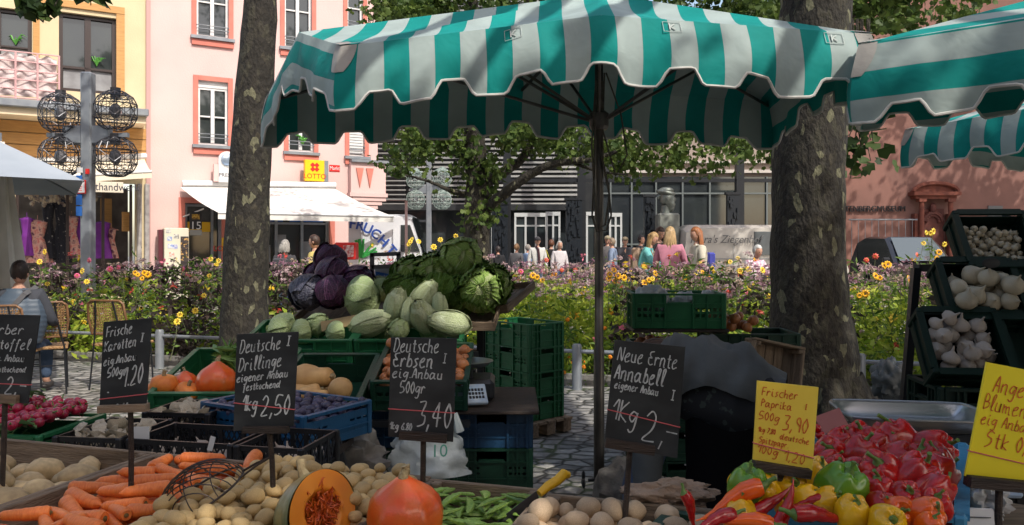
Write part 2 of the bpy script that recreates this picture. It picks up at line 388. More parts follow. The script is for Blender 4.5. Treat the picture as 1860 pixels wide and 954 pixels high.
m = MB(); W.sbox(m, sL + .1, sQ - .1, .1, 14.8, -.6, -.5); W.sbox(m, sQ - .09, sR - .1, zq + .1, 14.8, -.6, -.5); m.build('interior', DARK, pk)
wd = [window(W, pk, h, bars=1 if i != 5 else 0, sash=2 if i < 4 else 1, blind=.18 if i in (1, 3, 4) else 0) for i, h in enumerate(holes)]
h = holes[5]; m = MB()
for k in range(22): W.sbox(m, h[0] + .03, h[1] - .03, h[2] + .08 + k * (h[3] - h[2] - .1) / 22, h[2] + .08 + (k + .8) * (h[3] - h[2] - .1) / 22, -.07, -.05)
m.build('roller_shutter', WHITE, wd[5])
h = holes[3]; m = MB()
for k in range(26): 
    a = rnd(0, 6.28); l_ = rnd(.1, .28); c = W.pt((h[0] + h[1]) / 2 + .05, h[2] + .2, -.04); m.tube([c, c + Vector((math.cos(a) * l_ * .3, math.sin(a) * .05, l_)), c + Vector((math.cos(a) * l_ * .8, math.sin(a) * .09, l_ * 1.15))], [.01, .03, .004], 4)
m.build('potted_plant', mat('pot_leaf', (.08, .28, .04), rough=.5), wd[3])
# shop band round the kiosk openings
m = MB(); 
for a in gfl:
    W.sbox(m, a[0] - .16, a[0] - .002, .02, 2.9, .003, .05); W.sbox(m, a[1] + .002, a[1] + .16, .02, 2.9, .003, .05); W.sbox(m, a[0], a[1], 2.752, 2.9, .003, .048)
m.build('shopfront_surround', SALM, pk)
a = gfl[0]; m = MB(); k3 = (a[1] - a[0])
for q in (a[0], a[0] + k3 * .72, a[1] - .07): W.sbox(m, q, q + .07, .03, 2.74, -.16, -.08)
for zz in (.03, 2.66): W.sbox(m, a[0] + .075, a[1] - .075, zz, zz + .07, -.155, -.085)
dr = m.build('kiosk_door', GREYM, pk); m = MB(); W.sbox(m, a[0] + .02, a[1] - .02, .05, 2.7, -.2, -.18); m.build('pane', GLASS, dr)
YEL = mat('lotto_yellow', (.85, .5, .01), rough=.4); REDP = mat('red_paint', (.6, .02, .015), rough=.4)
BLUEP = mat('blue_paint', (.02, .12, .42), rough=.4)
m = MB(); W.box(m, 338, 403, 386, 421, -.175, -.168); m.build('yellow_panel', YEL, dr)
m = MB(); W.box(m, 402, 432, 420, 456, .04, .06); ls = m.build('lotto_strip', YEL, pk)
s_, z_ = W.s_(411), W.z_(411, 452)
textobj('LOTTO', .22, 'lettering', REDP, ls, W.M(s_, z_, .062))
a = gfl[1]; m = MB(); nn = 3
for q in range(nn + 1): W.sbox(m, a[0] + (a[1] - a[0] - .08) * q / nn, a[0] + (a[1] - a[0] - .08) * q / nn + .08, .03, 2.74, -.16, -.08)
for zz in (.03, 2.2, 2.66): W.sbox(m, a[0] + .08, a[1] - .08, zz, zz + .06, -.155, -.085)
sw = m.build('shop_window', GREYM, pk); m = MB(); W.sbox(m, a[0] + .02, a[1] - .02, .05, 2.7, -.2, -.18); m.build('pane', GLASS, sw)
m = MB(); W.sbox(m, a[0] + .1, a[0] + 1.0, 2.28, 2.62, -.15, -.13); W.sbox(m, a[0] + 1.2, a[1] - .15, 2.28, 2.62, -.15, -.13); bs = m.build('blue_sign_strip', BLUEP, sw)
textobj('Die Bonner TS-Büros', .2, 'lettering', WHITE, bs, W.M(a[1] - .95, 2.45, -.125), sx=.75)
for q, cc in enumerate(((a[0] + .3, 1.1), (a[0] + .75, 1.4), (a[0] + 1.5, 1.2))): m = MB(); W.sbox(m, cc[0], cc[0] + .35, cc[1], cc[1] + .5, -.178, -.172); m.build('poster', LACE, sw)
# bay at the corner
m = MB(); zc0 = W.z_(660, 292)
W.sbox(m, W.s_(633), sR + .25, zc0 - .08, zc0, .0, .32); m.build('cornice', GREYM, pk)
m = MB(); W.sbox(m, W.s_(633), sR + .18, zc0 - 1.0, zc0 - .085, .004, .22); W.sbox(m, W.s_(633) - .05, sR + .22, zc0 - 1.12, zc0 - 1.005, .0, .28)
for k in range(6): W.sbox(m, W.s_(636) + .1 * k, sR + .18 - .12 * k, zc0 - 1.12 - .12 * (k + 1), zc0 - 1.122 - .12 * k, .004, .24 - .035 * k)
m.build('bay_corbel', PINK, pk)
m = MB(); s0 = W.s_(642); s1 = W.s_(678); zz = zc0 - .25
for q in range(2):
    a0 = s0 + (s1 - s0) * .5 * q; m.add([W.pt(a0, zz, .225), W.pt(a0 + .75 * (s1 - s0) / 2, zz, .225), W.pt(a0 + .37 * (s1 - s0) / 2, zz - .6, .225), W.pt(a0, zz, .26), W.pt(a0 + .75 * (s1 - s0) / 2, zz, .26), W.pt(a0 + .37 * (s1 - s0) / 2, zz - .6, .26)], [(0, 1, 2), (3, 5, 4), (0, 3, 4, 1), (1, 4, 5, 2), (2, 5, 3, 0)])
m.build('bay_ornament', SALM, pk)
# wall signs
def plate(name, label, cat, rect, mm, o0=.05, o1=.09, txt=None, tm=None, size=.2, sx=1, W=W, dy=0):
    r = W.rect(*rect); c = W.pt((r[0] + r[1]) / 2, (r[2] + r[3]) / 2, o0); t = wthing(name, label, cat, c)
    m = MB(); W.sbox(m, *r, o0, o1, .01); m.build('panel', mm, t)
    if txt: wt(textobj(txt, size, 'lettering', tm, None, W.M((r[0] + r[1]) / 2, (r[2] + r[3]) / 2 + dy, o1 + .003), sx=sx), t)
    return t, r
t, r = plate('lotto_sign', 'yellow light-box sign with a red clover leaf and LOTTO on the pink wall', 'sign', (547, 293, 582, 331), YEL, .25, .4, 'LOTTO', REDP, .2, dy=-.17)
m = MB(); cs, cz = (r[0] + r[1]) / 2, (r[2] + r[3]) / 2 + .1
for k in range(4):
    a = math.pi / 4 + k * math.pi / 2; c = W.pt(cs + math.cos(a) * .085, cz + math.sin(a) * .085, .404); m.box(c, (.11, .006, .11), W.rot() @ Euler((0, a, 0)).to_matrix(), .005)
m.build('clover_mark', REDP, t)
m = MB(); W.sbox(m, r[1] + .002, r[1] + .12, r[2], r[3], .1, .39); m.build('box_side', GREYM, t); m = MB(); W.sbox(m, r[0] + .1, r[1], cz - .05, cz + .05, 0, .1); m.build('bracket', GREYM, t)
plate('street_name_plate', 'small red street name plate with white letters on the pink wall', 'sign', (598, 300, 617, 312), REDP, .003, .02, 'Markt', WHITE, .16, .8)
t, r = plate('press_sign', 'white rounded vertical sign with a silver globe and the word PRESSE', 'sign', (393, 292, 424, 333), WHITE, .2, .32, 'PRESSE', mat('ink', (.03, .03, .05)), .15, dy=-.12)
m = MB(); cc = W.pt((r[0] + r[1]) / 2, r[3], .26); m.tube([cc - W.N * .06, cc + W.N * .06], (r[1] - r[0]) / 2, 24); m.build('round_top', WHITE, t)
m = MB(); m.ell(cc + W.N * .07, (.17, .06, .17), W.rot(), 20, 12); m.build('globe', mat('globe', (.3, .42, .6), (.75, .78, .8), sc=3, rough=.2, metal=.6), t)
m = MB(); W.sbox(m, r[0] - .12, r[0] - .002, r[2] + .02, r[2] + .5, .18, .3); m.build('side_box', PINK, t)
m = MB(); W.sbox(m, r[0] + .1, r[1] - .1, r[2] + .1, r[2] + .2, 0, .2); m.build('bracket', GREYM, t)

# ---------------- kiosk awning
def awning(name, label, tl, tr, hr, hl, m1, valance=.16, sag=.05, arms=True):
    t = wthing(name, label, 'awning', (tl + tr) / 2)
    m = MB(); m.grid(lambda u, v: (tl.lerp(tr, u)).lerp(hl.lerp(hr, u), v) - Vector((0, 0, sag * math.sin(math.pi * v) + .012 * math.sin(u * 40) * v)), 30, 8)
    m.grid(lambda u, v: hl.lerp(hr, u) - Vector((0, 0, valance * v + .003)), 30, 2)
    m.build('cloth', m1, t, smooth=True)
    m = MB(); m.tube([tl + Vector((0, .12, .1)), tr + Vector((0, .12, .1))], .1, 10); m.build('cassette', WHITE, t)
    m = MB(); m.tube([hl, hr], .03, 8); m.build('front_bar', WHITE, t)
    if arms:
        for q in (.08, .92):
            a = tl.lerp(tr, q) - Vector((0, 0, .15)); b = hl.lerp(hr, q) - Vector((0, 0, .04)); c = a.lerp(b, .5) + (tr - tl).normalized() * (.5 if q < .5 else -.5)
            m = MB(); m.tube([a, c], .025, 6); m.tube([c, b], .025, 6); m.build('arm', WHITE, t)
    return t
AWN = mat('cream_awning', (.78, .76, .72), (.7, .68, .63), sc=2, rough=.85)
awning('kiosk_awning', 'long white awning folded out over the kiosk of the pink house', P(328, 340, 21.75), P(608, 343, 23.5), P(715, 393, 21.5), P(396, 386, 19.6), AWN)

# ---------------- yellow house
sA = W.s_(-90)
yl = wthing('yellow_house', 'pale yellow rendered house with dark framed windows above a craft shop', 'house', W.pt((sA + sL) / 2, 0))
YELW = mat('yellow_render', (.66, .55, .35), (.60, .49, .31), sc=1.2, rough=.9, bump=.2, bsc=30)
OCH = mat('ochre_wood', (.55, .30, .10), (.46, .24, .08), sc=4, rough=.7, st=(1, 1, 9))
BRN = mat('brown_frame', (.035, .022, .02), rough=.4)
hy = [RC(107, 27, 211, 168), RC(-70, 12, 58, 112)]
zt = W.z_(150, 205)
shop = (W.s_(28), W.s_(246), .3, W.z_(140, 330))
m = MB(); W.face(m, sA, sL - .01, 0, 15, hy + [shop], .25); m.add([W.pt(sA, 15), W.pt(sL, 15), W.pt(sL, 15, -8), W.pt(sA, 15, -8)], [(0, 1, 2, 3)]); m.build('wall', YELW, yl)
for k, h in enumerate(hy):
    o = window(W, yl, h, sash=2 if k == 0 else 2, bars=0, frame=BRN, fw=.09, trim=None, sill=False, rail=False, depth=.2)
    m = MB(); W.sbox(m, h[0] + .1, h[1] - .1, h[2] + .1, h[2] + (h[3] - h[2]) * .3, -.2, -.19); m.build('frosted_panel', LACE, o)
    m = MB(); W.sbox(m, h[0] + .09, h[1] - .09, h[2] + (h[3] - h[2]) * .3, h[2] + (h[3] - h[2]) * .33, -.19, -.12); m.build('transom', BRN, o)
    m = MB(); c = W.pt(h[1] - (.45 if k == 0 else .35), h[2] + (h[3] - h[2]) * .36, -.13)
    for q in range(18): a = rnd(0, 3.14); l_ = rnd(.12, .3); m.tube([c, c + Vector((math.cos(a) * l_ * .5, rnd(-.03, .03), l_ * .9)), c + Vector((math.cos(a) * l_, 0, l_ * rnd(.6, 1.1)))], [.006, .018, .003], 4)
    m.build('window_plant', mat('pot_leaf', (.08, .28, .04)), o)
m = MB(); h = hy[0]; W.sbox(m, h[1] + .002, h[1] + .2, h[2], h[3] + .12, .003, .05); W.sbox(m, h[0] - .5, h[1] + .2, h[3] + .122, h[3] + .3, .003, .06); W.sbox(m, W.s_(60), W.s_(72), h[2], 9.5, .003, .06); m.build('trim', OCH, yl)
m = MB(); r = RC(-90, 196, 302, 210); W.sbox(m, sA, W.s_(262), zt - .12, zt + .06, 0, 1.1, .02); m.build('canopy_slab', GREYM, yl)
m = MB(); W.sbox(m, sA, W.s_(258), zt - .3, zt - .122, 0, .95); m.build('canopy_soffit', mat('cream_paint', (.7, .58, .4), rough=.7), yl)
m = MB(); z1 = zt - .3
for k in range(4): W.sbox(m, sA, sL - .05, z1 - .3 * (k + 1), z1 - .3 * k - .02, .004, .06)
m.build('fascia_boards', OCH, yl)
m = MB()
for p in (248, 262): W.sbox(m, W.s_(p), W.s_(p + 9), .02, shop[3], .003, .12, .02)
W.sbox(m, W.s_(248), W.s_(271), 0.02, .7, .003, .15, .02)
m.build('stone_pilaster', mat('grey_marble', (.38, .36, .35), (.24, .22, .22), sc=6, rough=.4), yl)
m = MB(); W.sbox(m, W.s_(265), W.s_(273), 0, 15, .01, .08); m.build('downpipe', mat('pipe_pink', (.5, .3, .28)), yl)
m = MB()
for p in (28, 120, 185, 236): W.sbox(m, W.s_(p), W.s_(p) + .07, .32, shop[3] - .02, -.2, -.12)
W.sbox(m, shop[0], shop[1], .3, .38, -.195, -.125)
sh = m.build('shop_window', BRN, yl)
m = MB(); W.sbox(m, shop[0], shop[1], .3, shop[3], -2.2, -2.15); W.sbox(m, shop[0], shop[1], .25, .3, -2.2, -.2); m.build('back_room', mat('shop_room', (.10, .08, .07), (.2, .17, .15), sc=3), sh)
def dress(px, py0, py1, mm, W_=.5, par=sh):
    s = W.s_(px); z1 = W.z_(px, py0); z0 = W.z_(px, py1); m = MB(); hh = z1 - z0; ft = [rnd(0, 6) for _ in range(3)]
    pr = [(.06, z1), (W_ * .30, z1 - .04 * hh), (W_ * .26, z1 - .2 * hh), (W_ * .2, z1 - .38 * hh), (W_ * .34, z1 - .7 * hh), (W_ * .48, z0)]
    m.lathe([(a, b - z0) for a, b in pr], 20, Matrix.Translation(W.pt(s, z0, -.55)), lambda a, t, r, z: (r * (1 + .12 * t * math.sin(a * 6 + ft[0])) * (.55 + .45 * abs(math.cos(a))), z))
    c = W.pt(s, z1 + .02, -.55); m.tube([c + W.D * -.18 + Vector((0, 0, -.06)), c, c + W.D * .18 + Vector((0, 0, -.06))], .012, 5); m.tube([c, c + Vector((0, 0, .12))], .006, 5)
    return m.build('dress', mm, par, smooth=True)
FLO = mat('floral_cloth', (.5, .14, .12), (.1, .03, .06), sc=9, rough=.9, c3=(.6, .35, .28)); PUR = mat('purple_cloth', (.14, .015, .2), (.2, .03, .3), sc=4, rough=.7)
BLK = mat('black_floral', (.01, .01, .015), (.3, .28, .26), sc=14, rough=.9, lo=.62, hi=.7)
for a in ((68, 400, 478, FLO, .8), (48, 395, 465, PUR, .5), (88, 365, 470, BLK, .5), (112, 362, 478, BLK, .6), (131, 392, 470, FLO, .6), (146, 395, 465, PUR, .4), (188, 402, 470, PUR, .7), (205, 415, 470, FLO, .4)): dress(*a)
m = MB()
for k in range(46):
    s = rnd(shop[0] + .2, W.s_(180)); z = rnd(W.z_(120, 372), W.z_(120, 350)); m.ell(W.pt(s, z, -.4), (rnd(.03, .07), .04, rnd(.04, .1)), None, 6, 5)
m.build('hanging_trinket', mat('trinkets', (.4, .33, .22), (.08, .05, .05), sc=9, rough=.4), sh)
m = MB(); W.box(m, 190, 355, 212, 410, -1.8, -1.7); m.build('framed_picture', OCH, sh); m = MB(); W.box(m, 224, 384, 240, 420, -.5, -.45); m.build('framed_picture', OCH, sh)
m = MB(); m.tube([W.pt(shop[0], shop[3] - .35, -.5), W.pt(W.s_(190), shop[3] - .35, -.5)], .012, 6); m.build('hanging_rail', GREYM, sh)
W2 = Wall(350, 22, 1.70, 1.0); W2.O = W.O + W.N * 1.66
t, r = plate('shop_sign', 'long cream shop sign lettered Accessoires und Kunsthandwerk', 'sign', (27, 328, 224, 348), mat('sign_cream', (.62, .56, .45), rough=.6), .0, .05, W=W2)
wt(textobj('Accessoires und Kunsthandwerk', .26, 'lettering', mat('ink', (.03, .03, .05)), None, W2.M((r[0] + r[1]) / 2, (r[2] + r[3]) / 2, .054), sx=.86), t)
awning('shop_awning', 'cream awning along the front of the craft shop', W.pt(W.s_(60), W.z_(60, 300), .1), W.pt(W.s_(262), W.z_(262, 290), .1), W.pt(W.s_(262), W.z_(262, 290) - .45, 1.7), W.pt(W.s_(60), W.z_(60, 300) - .45, 1.7), mat('ecru_awning', (.76, .68, .54), (.7, .62, .48), sc=2, rough=.85))
# balcony
m = MB(); s0, s1 = sA, W.s_(106); zb = zt + .1; zr = W.z_(60, 112)
for k in range(6): m.tube([W.pt(s0, zb + (zr - zb) * k / 5, 1.0), W.pt(s1, zb + (zr - zb) * k / 5, 1.0)], .018, 6); m.tube([W.pt(s1, zb + (zr - zb) * k / 5, 1.0), W.pt(s1, zb + (zr - zb) * k / 5, .0)], .018, 6)
a = s0
while a < s1 + .01: m.tube([W.pt(a, zb - .05, 1.0), W.pt(a, zr, 1.0)], .025, 6); a += (s1 - s0) / 5
bal = m.build('balcony_railing', mat('pink_rail', (.6, .36, .36), rough=.5), yl)
m = MB(); m.grid(lambda u, v: W.pt(s0 + (s1 - .05 - s0) * u, zb + .05 + (zr - zb - .1) * v + .03 * math.sin(u * 50) * v, .93 + .045 * math.sin(u * 34 + 2.5 * math.sin(v * 7)) + .025 * math.sin(v * 16)), 120, 20)
m.build('privacy_cloth', mat('pale_pink_cloth', (.66, .55, .53), (.5, .42, .42), sc=6, rough=.9), bal, smooth=True)

# ---------------- kiosk things
vm = W.rect(287, 415, 338, 490); t = wthing('vending_machine', 'cream cigarette vending machine covered in stickers beside the kiosk door', 'vending machine', W.pt((vm[0] + vm[1]) / 2, 0, .5))
m = MB(); W.sbox(m, W.s_(293), W.s_(337), .15, W.z_(315, 415), .15, .6, .02); m.build('cabinet', mat('cream_enamel', (.66, .62, .5), rough=.4), t)
m = MB(); W.sbox(m, W.s_(284), W.s_(293) - .005, .15, W.z_(315, 418), .15, .45, .01); m.build('side_panel', mat('maroon', (.1, .02, .03), rough=.4), t)
m = MB(); W.sbox(m, W.s_(322), W.s_(336), .5, W.z_(315, 430), .602, .62)
for k in range(7): W.sbox(m, W.s_(324), W.s_(334), .62 + .17 * k, .72 + .17 * k, .622, .64)
m.build('selection_column', mat('machine_dark', (.04, .03, .03), (.5, .3, .1), sc=12, lo=.55, hi=.6), t)
for i, (px, py, c) in enumerate(((302, 434, (.1, .2, .5)), (314, 430, (.1, .1, .1)), (303, 447, (.2, .3, .6)), (312, 448, (.05, .1, .5)), (306, 462, (.6, .15, .08)), (314, 472, (.5, .4, .1)), (300, 420, (.3, .3, .3)))):
    m = MB(); W.box(m, px - 4, py - 4, px + 5, py + 4, .602, .606); m.build('sticker', mat('sticker%d' % i, c, (.7, .7, .65), sc=18), t)
t = wthing('beer_sign', 'black pennant sign with gold letters hanging on a white arm by the kiosk', 'sign', W.pt(W.s_(352), 2.2, .3)); WORLD.add(t.name)
m = MB(); W.box(m, 341, 386, 363, 417, .3, .33); m.build('panel', DARK, t); m = MB(); W.box(m, 341, 418, 363, 428, .3, .33); m.build('number_panel', mat('machine_grey', (.3, .3, .28)), t)
wt(textobj('15', .3, 'lettering', WHITE, None, W.M(W.s_(352), W.z_(352, 411), .334)), t)
m = MB(); W.box(m, 345, 390, 359, 399, .331, .336); m.build('gold_mark', mat('gold', (.6, .35, .05), (.1, .05, .01), sc=20), t)
m = MB(); m.tube([W.pt(W.s_(328), W.z_(340, 396), .0), W.pt(W.s_(366), W.z_(352, 380), .36)], .02, 6); m.build('arm', WHITE, t)
t = wthing('newspaper_box', 'red newspaper box standing at the corner of the pink house', 'newspaper box', P(630, 560, 19.5)); q = P(630, 445, 19.5)
m = MB(); m.box((q.x, q.y, 1.45), (.5, .4, .42), None, .02); m.build('box', REDP, t); m = MB(); m.box((q.x + .08, q.y - .203, 1.45), (.25, .01, .28)); m.build('front_page', mat('newsprint', (.65, .6, .55), (.4, .02, .02), sc=14), t); m = MB(); m.tube([(q.x, q.y, 0), (q.x, q.y, 1.24)], .04); m.build('post', GREYM, t)

# ---------------- dark museum building with louvres, and stone wing
D0 = 30.0
def X(px, d=D0): return (px - CX) / F * d
def Z(py, d=D0): return CAMZ - (py - HY) / F * d
mu = wthing('glass_museum_building', 'dark modern museum building with grey louvres over a glazed ground floor', 'building', (X(900), D0, 0))
m = MB(); m.box(((X(600) + X(1130)) / 2, D0 + 4, Z(-20) / 2), (X(1130) - X(600), 8, Z(-20))); m.build('wall', mat('dark_cladding', (.02, .022, .025), (.035, .037, .04), sc=2, rough=.35), mu)
ALU = mat('aluminium', (.30, .30, .29), (.22, .225, .22), sc=2, rough=.4, metal=.4)
m = MB()
for a, b, y0, y1 in ((745, 1055, -10, 372), (684, 742, -10, 372)):
    n = int((Z(y0) - Z(y1)) / .17)
    for k in range(n): m.box(((X(a) + X(b)) / 2, D0 - .55, Z(y1) + .17 * k), (X(b) - X(a) - .05, .02, .1 if a > 744 else .05), Euler((R(-38), 0, 0)))
lo_ = m.build('louvre', ALU, mu)
m = MB()
for px in range(690, 1060, 46): m.box((X(px), D0 - .42, (Z(-10) + Z(372)) / 2), (.05, .08, Z(-10) - Z(372)))
m.build('louvre_mullion', BLACKM, mu)
m = MB(); m.box(((X(684) + X(1055)) / 2, D0 - .35, Z(378)), (X(1055) - X(684), .7, .22)); m.box(((X(684) + X(1055)) / 2, D0 - .45, Z(215)), (X(1055) - X(684), .1, .3)); m.build('floor_band', mat('dark_cladding', 0), mu)
m = MB(); m.box(((X(684) + X(1128)) / 2, D0 - .06, Z(380) / 2), (X(1128) - X(684), .04, Z(380) - .1)); m.build('pane', GLASS, mu)
def portal(x0, x1, ytop, dd, n=3):
    m = MB(); h = Z(ytop, dd); a, b = X(x0, dd), X(x1, dd)
    for k in range(n + 1): m.box((a + (b - a) * k / n, dd, h / 2), (.07, .1, h))
    m.box(((a + b) / 2, dd, h - .05), (b - a + .07, .12, .14)); m.box(((a + b) / 2, dd, 2.3), (b - a, .08, .06)); o = m.build('door_frame', mat('pale_frame', (.5, .52, .52), rough=.4), mu)
    m = MB(); m.box(((a + b) / 2, dd + .02, h / 2), (b - a - .05, .02, h - .1)); m.build('pane', GLASS, o)
portal(936, 992, 388, 29.2); portal(993, 1016, 386, 28.6, 2); portal(880, 894, 384, 29.3, 1); portal(1066, 1082, 386, 29.3, 1); portal(1108, 1128, 388, 29.3, 2)
# stone wing
st = wthing('stone_wing', 'pale pinkish stone museum wing with a long glazed ground floor', 'building', (X(1300), D0, 0))
STN = mat('pink_sandstone', (.36, .29, .25), (.29, .235, .20), sc=1.5, rough=.9, bump=.3, bsc=20)
m = MB(); m.box(((X(1130) + X(1530)) / 2, D0 + 3.5, (8.4 + Z(322)) / 2), (X(1530) - X(1130), 7, 8.4 - Z(322))); m.box(((X(1130) + X(1530)) / 2, D0 + 5, Z(322) / 2), (X(1530) - X(1130), 4, Z(322))); m.build('wall', STN, st)
m = MB(); m.box(((X(1130) + X(1530)) / 2, D0 - .05, Z(312)), (X(1530) - X(1130), .3, .12)); m.box(((X(1130) + X(1530)) / 2, D0 - .05, Z(295)), (X(1530) - X(1130), .25, .08)); m.build('cornice', mat('pale_stone', (.5, .46, .42), rough=.8), st)
m = MB(); zz = Z(322)
m.box(((X(1085) + X(1530)) / 2, D0 - .1, zz / 2), (X(1530) - X(1085), .03, zz)); m.build('pane', GLASS, st)
m = MB()
for px in (1085, 1108, 1146, 1190, 1238, 1287, 1336, 1390, 1440, 1500): m.box((X(px), D0 - .16, zz / 2), (.06, .1, zz))
for py in (330, 352, 444): m.box(((X(1085) + X(1530)) / 2, D0 - .17, Z(py)), (X(1530) - X(1085), .08, .06))
m.build('glazing_bar', mat('glazing_grey', (.13, .15, .15), rough=.4), st)
# free-standing black steel posts and beam in front
pg = wthing('steel_pergola', 'black steel posts carrying a long beam in front of the museum', 'pergola', (X(1100, 27), 27, 0))
for px in (921, 1056, 1343): m = MB(); m.box((X(px, 27), 27, 6), (.26, .26, 12)); m.build('post', BLACKM, pg)
m = MB(); m.box(((X(860, 27) + X(1440, 27)) / 2, 27, Z(328, 27)), (X(1440, 27) - X(860, 27), .12, .12)); m.build('beam', BLACKM, pg)
REL = mat('relief_panel', (.012, .016, .022), rough=.35)
for i, (a, b, y, lb) in enumerate(((893, 922, 372, 'nearest the branching tree'), (1028, 1057, 364, 'left of the umbrella pole'), (1170, 1190, 358, 'left of the bronze bust'), (1320, 1342, 354, 'behind the cream van'))):
    t = wthing('relief_panel', 'black bronze relief panel with small blocks, the one ' + lb, 'panel', (X((a + b) / 2, 26.6), 26.6, 0), 'relief panels in front of the museum')
    x0, x1, h = X(a, 26.6), X(b, 26.6), Z(y, 26.6); m = MB(); m.box(((x0 + x1) / 2, 26.6, h / 2), (x1 - x0, .2, h))
    for k in range(60): m.box((rnd(x0 + .06, x1 - .06), 26.48, rnd(.1, h - .1)), (rnd(.04, .1), rnd(.05, .12), rnd(.08, .22)))
    m.build('slab', REL, t); m = MB(); m.box(((x0 + x1) / 2, 26.6, h + .04), (x1 - x0 + .1, .26, .08)); m.build('cap', BLACKM, t)

# ---------------- red museum wall on the right
rm = wthing('red_museum_building', 'dusky red rendered museum wall with a carved sandstone portal', 'building', (X(1700, 31), 31, 0))
DR = 31.0
m = MB(); m.box(((X(1532, DR) + X(2300, DR)) / 2, DR + 4, 8), (X(2300, DR) - X(1532, DR), 8, 16)); m.build('wall', mat('red_render', (.25, .122, .096), (.20, .10, .08), sc=.8, rough=.9, bump=.25), rm)
m = MB(); m.box(((X(1532, DR) + X(2300, DR)) / 2, DR - .03, .45), (X(2300, DR) - X(1532, DR), .05, .9)); m.build('plinth', mat('red_plinth', (.2, .09, .075), rough=.8), rm)
RS = mat('red_sandstone', (.22, .065, .04), (.15, .045, .03), sc=5, rough=.85, bump=.4)
cx = X(1691, DR); u = DR / F
m = MB()
for sx in (-1, 1):
    m.box((cx + sx * 31 * u, DR - .15, 1.3), (10 * u, .3, 2.6 + .4)); m.tube([(cx + sx * 26 * u, DR - .38, 0.6), (cx + sx * 26 * u, DR - .38, Z(368, DR))], .09, 12); m.box((cx + sx * 26 * u, DR - .36, Z(365, DR)), (.28, .28, .12))
m.box((cx, DR - .26, Z(353, DR)), (84 * u, .52, .14)); m.box((cx, DR - .2, Z(359, DR)), (74 * u, .4, .14))
pt_ = [(cx + 38 * u * math.cos(a) , DR, Z(350, DR) + 14 * u * math.sin(a)) for a in [math.pi * k / 14 for k in range(15)]]
vs = [(x, DR - .3, z) for x, y, z in pt_] + [(x, DR, z) for x, y, z in pt_]; m.add(vs, [tuple(range(15)), tuple(range(29, 14, -1))] + [(i, i + 1, 16 + i, 15 + i) for i in range(14)])
m.tube([(cx + 40 * u * math.cos(a), DR - .38, Z(349, DR) + 15 * u * math.sin(a)) for a in [math.pi * k / 14 for k in range(15)]], .08, 6)
dp = m.build('portal_surround', RS, rm)
m = MB(); m.box((cx, DR - .05, 1.5), (42 * u, .1, 3.0)); m.tube([(cx + 16 * u * math.cos(a), DR - .14, Z(402, DR) + 15 * u * math.sin(a)) for a in [math.pi * k / 12 for k in range(13)]], .09, 6)
for k in range(9): a = math.pi * k / 8; m.ell((cx + 11 * u * math.cos(a), DR - .13, Z(402, DR) + 10 * u * math.sin(a)), (.07, .06, .07), None, 8, 6)
m.ell((cx - 1 * u, DR - .18, Z(378, DR)), (.13, .1, .2), None, 10, 8)
m.build('carved_door', mat('door_red', (.12, .03, .02), (.08, .02, .015), sc=7, rough=.7), rm)
for txt, c, sz in (('GUTENBERG', 1552, .31), ('MUSEUM', 1617, .31)): wt(textobj(txt, sz, 'museum_letters', BLACKM, None, frameM((X(c, DR), DR - .08, Z(380, DR)), (1, 0, 0), (0, 0, 1)), ext=.03, sx=.92), rm)
m = MB(); m.box((X(1807, DR), DR - .03, Z(385, DR)), (26 * u, .04, 22 * u)); m.build('plaque', mat('plaque_grey', (.12, .12, .12), rough=.5), rm)
m = MB(); m.tube([(X(1530, DR), DR - .6, Z(400, DR)), (X(1652, DR), DR - .6, Z(400, DR))], .03, 6)
for px in range(1535, 1655, 12): m.tube([(X(px, DR), DR - .6, 0), (X(px, DR), DR - .6, Z(400, DR))], .012, 5)
m.build('railing', GREYM, rm)

# ---------------- rail along the flower bed
rl = wthing('bed_railing', 'knee-high grey metal railing with round posts along the flower bed', 'railing', (0, bedline(0, -.35), 0))
m = MB(); m.tube([(-11, bedline(-11, -.35), .42), (9, bedline(9, -.35), .42)], .022, 8); m.build('rail', GREYM, rl)
for px in (-60, 290, 660, 1048, 1562, 1900):
    k = (px - CX) / F; y = 9.06 / (1 + .283 * k); x = k * y; m = MB(); m.lathe([(.06, 0), (.055, .02), (.055, .47), (.045, .5), (.0, .505)], 12, Matrix.Translation((x, y, 0))); m.build('post', GREYM, rl, smooth=True)

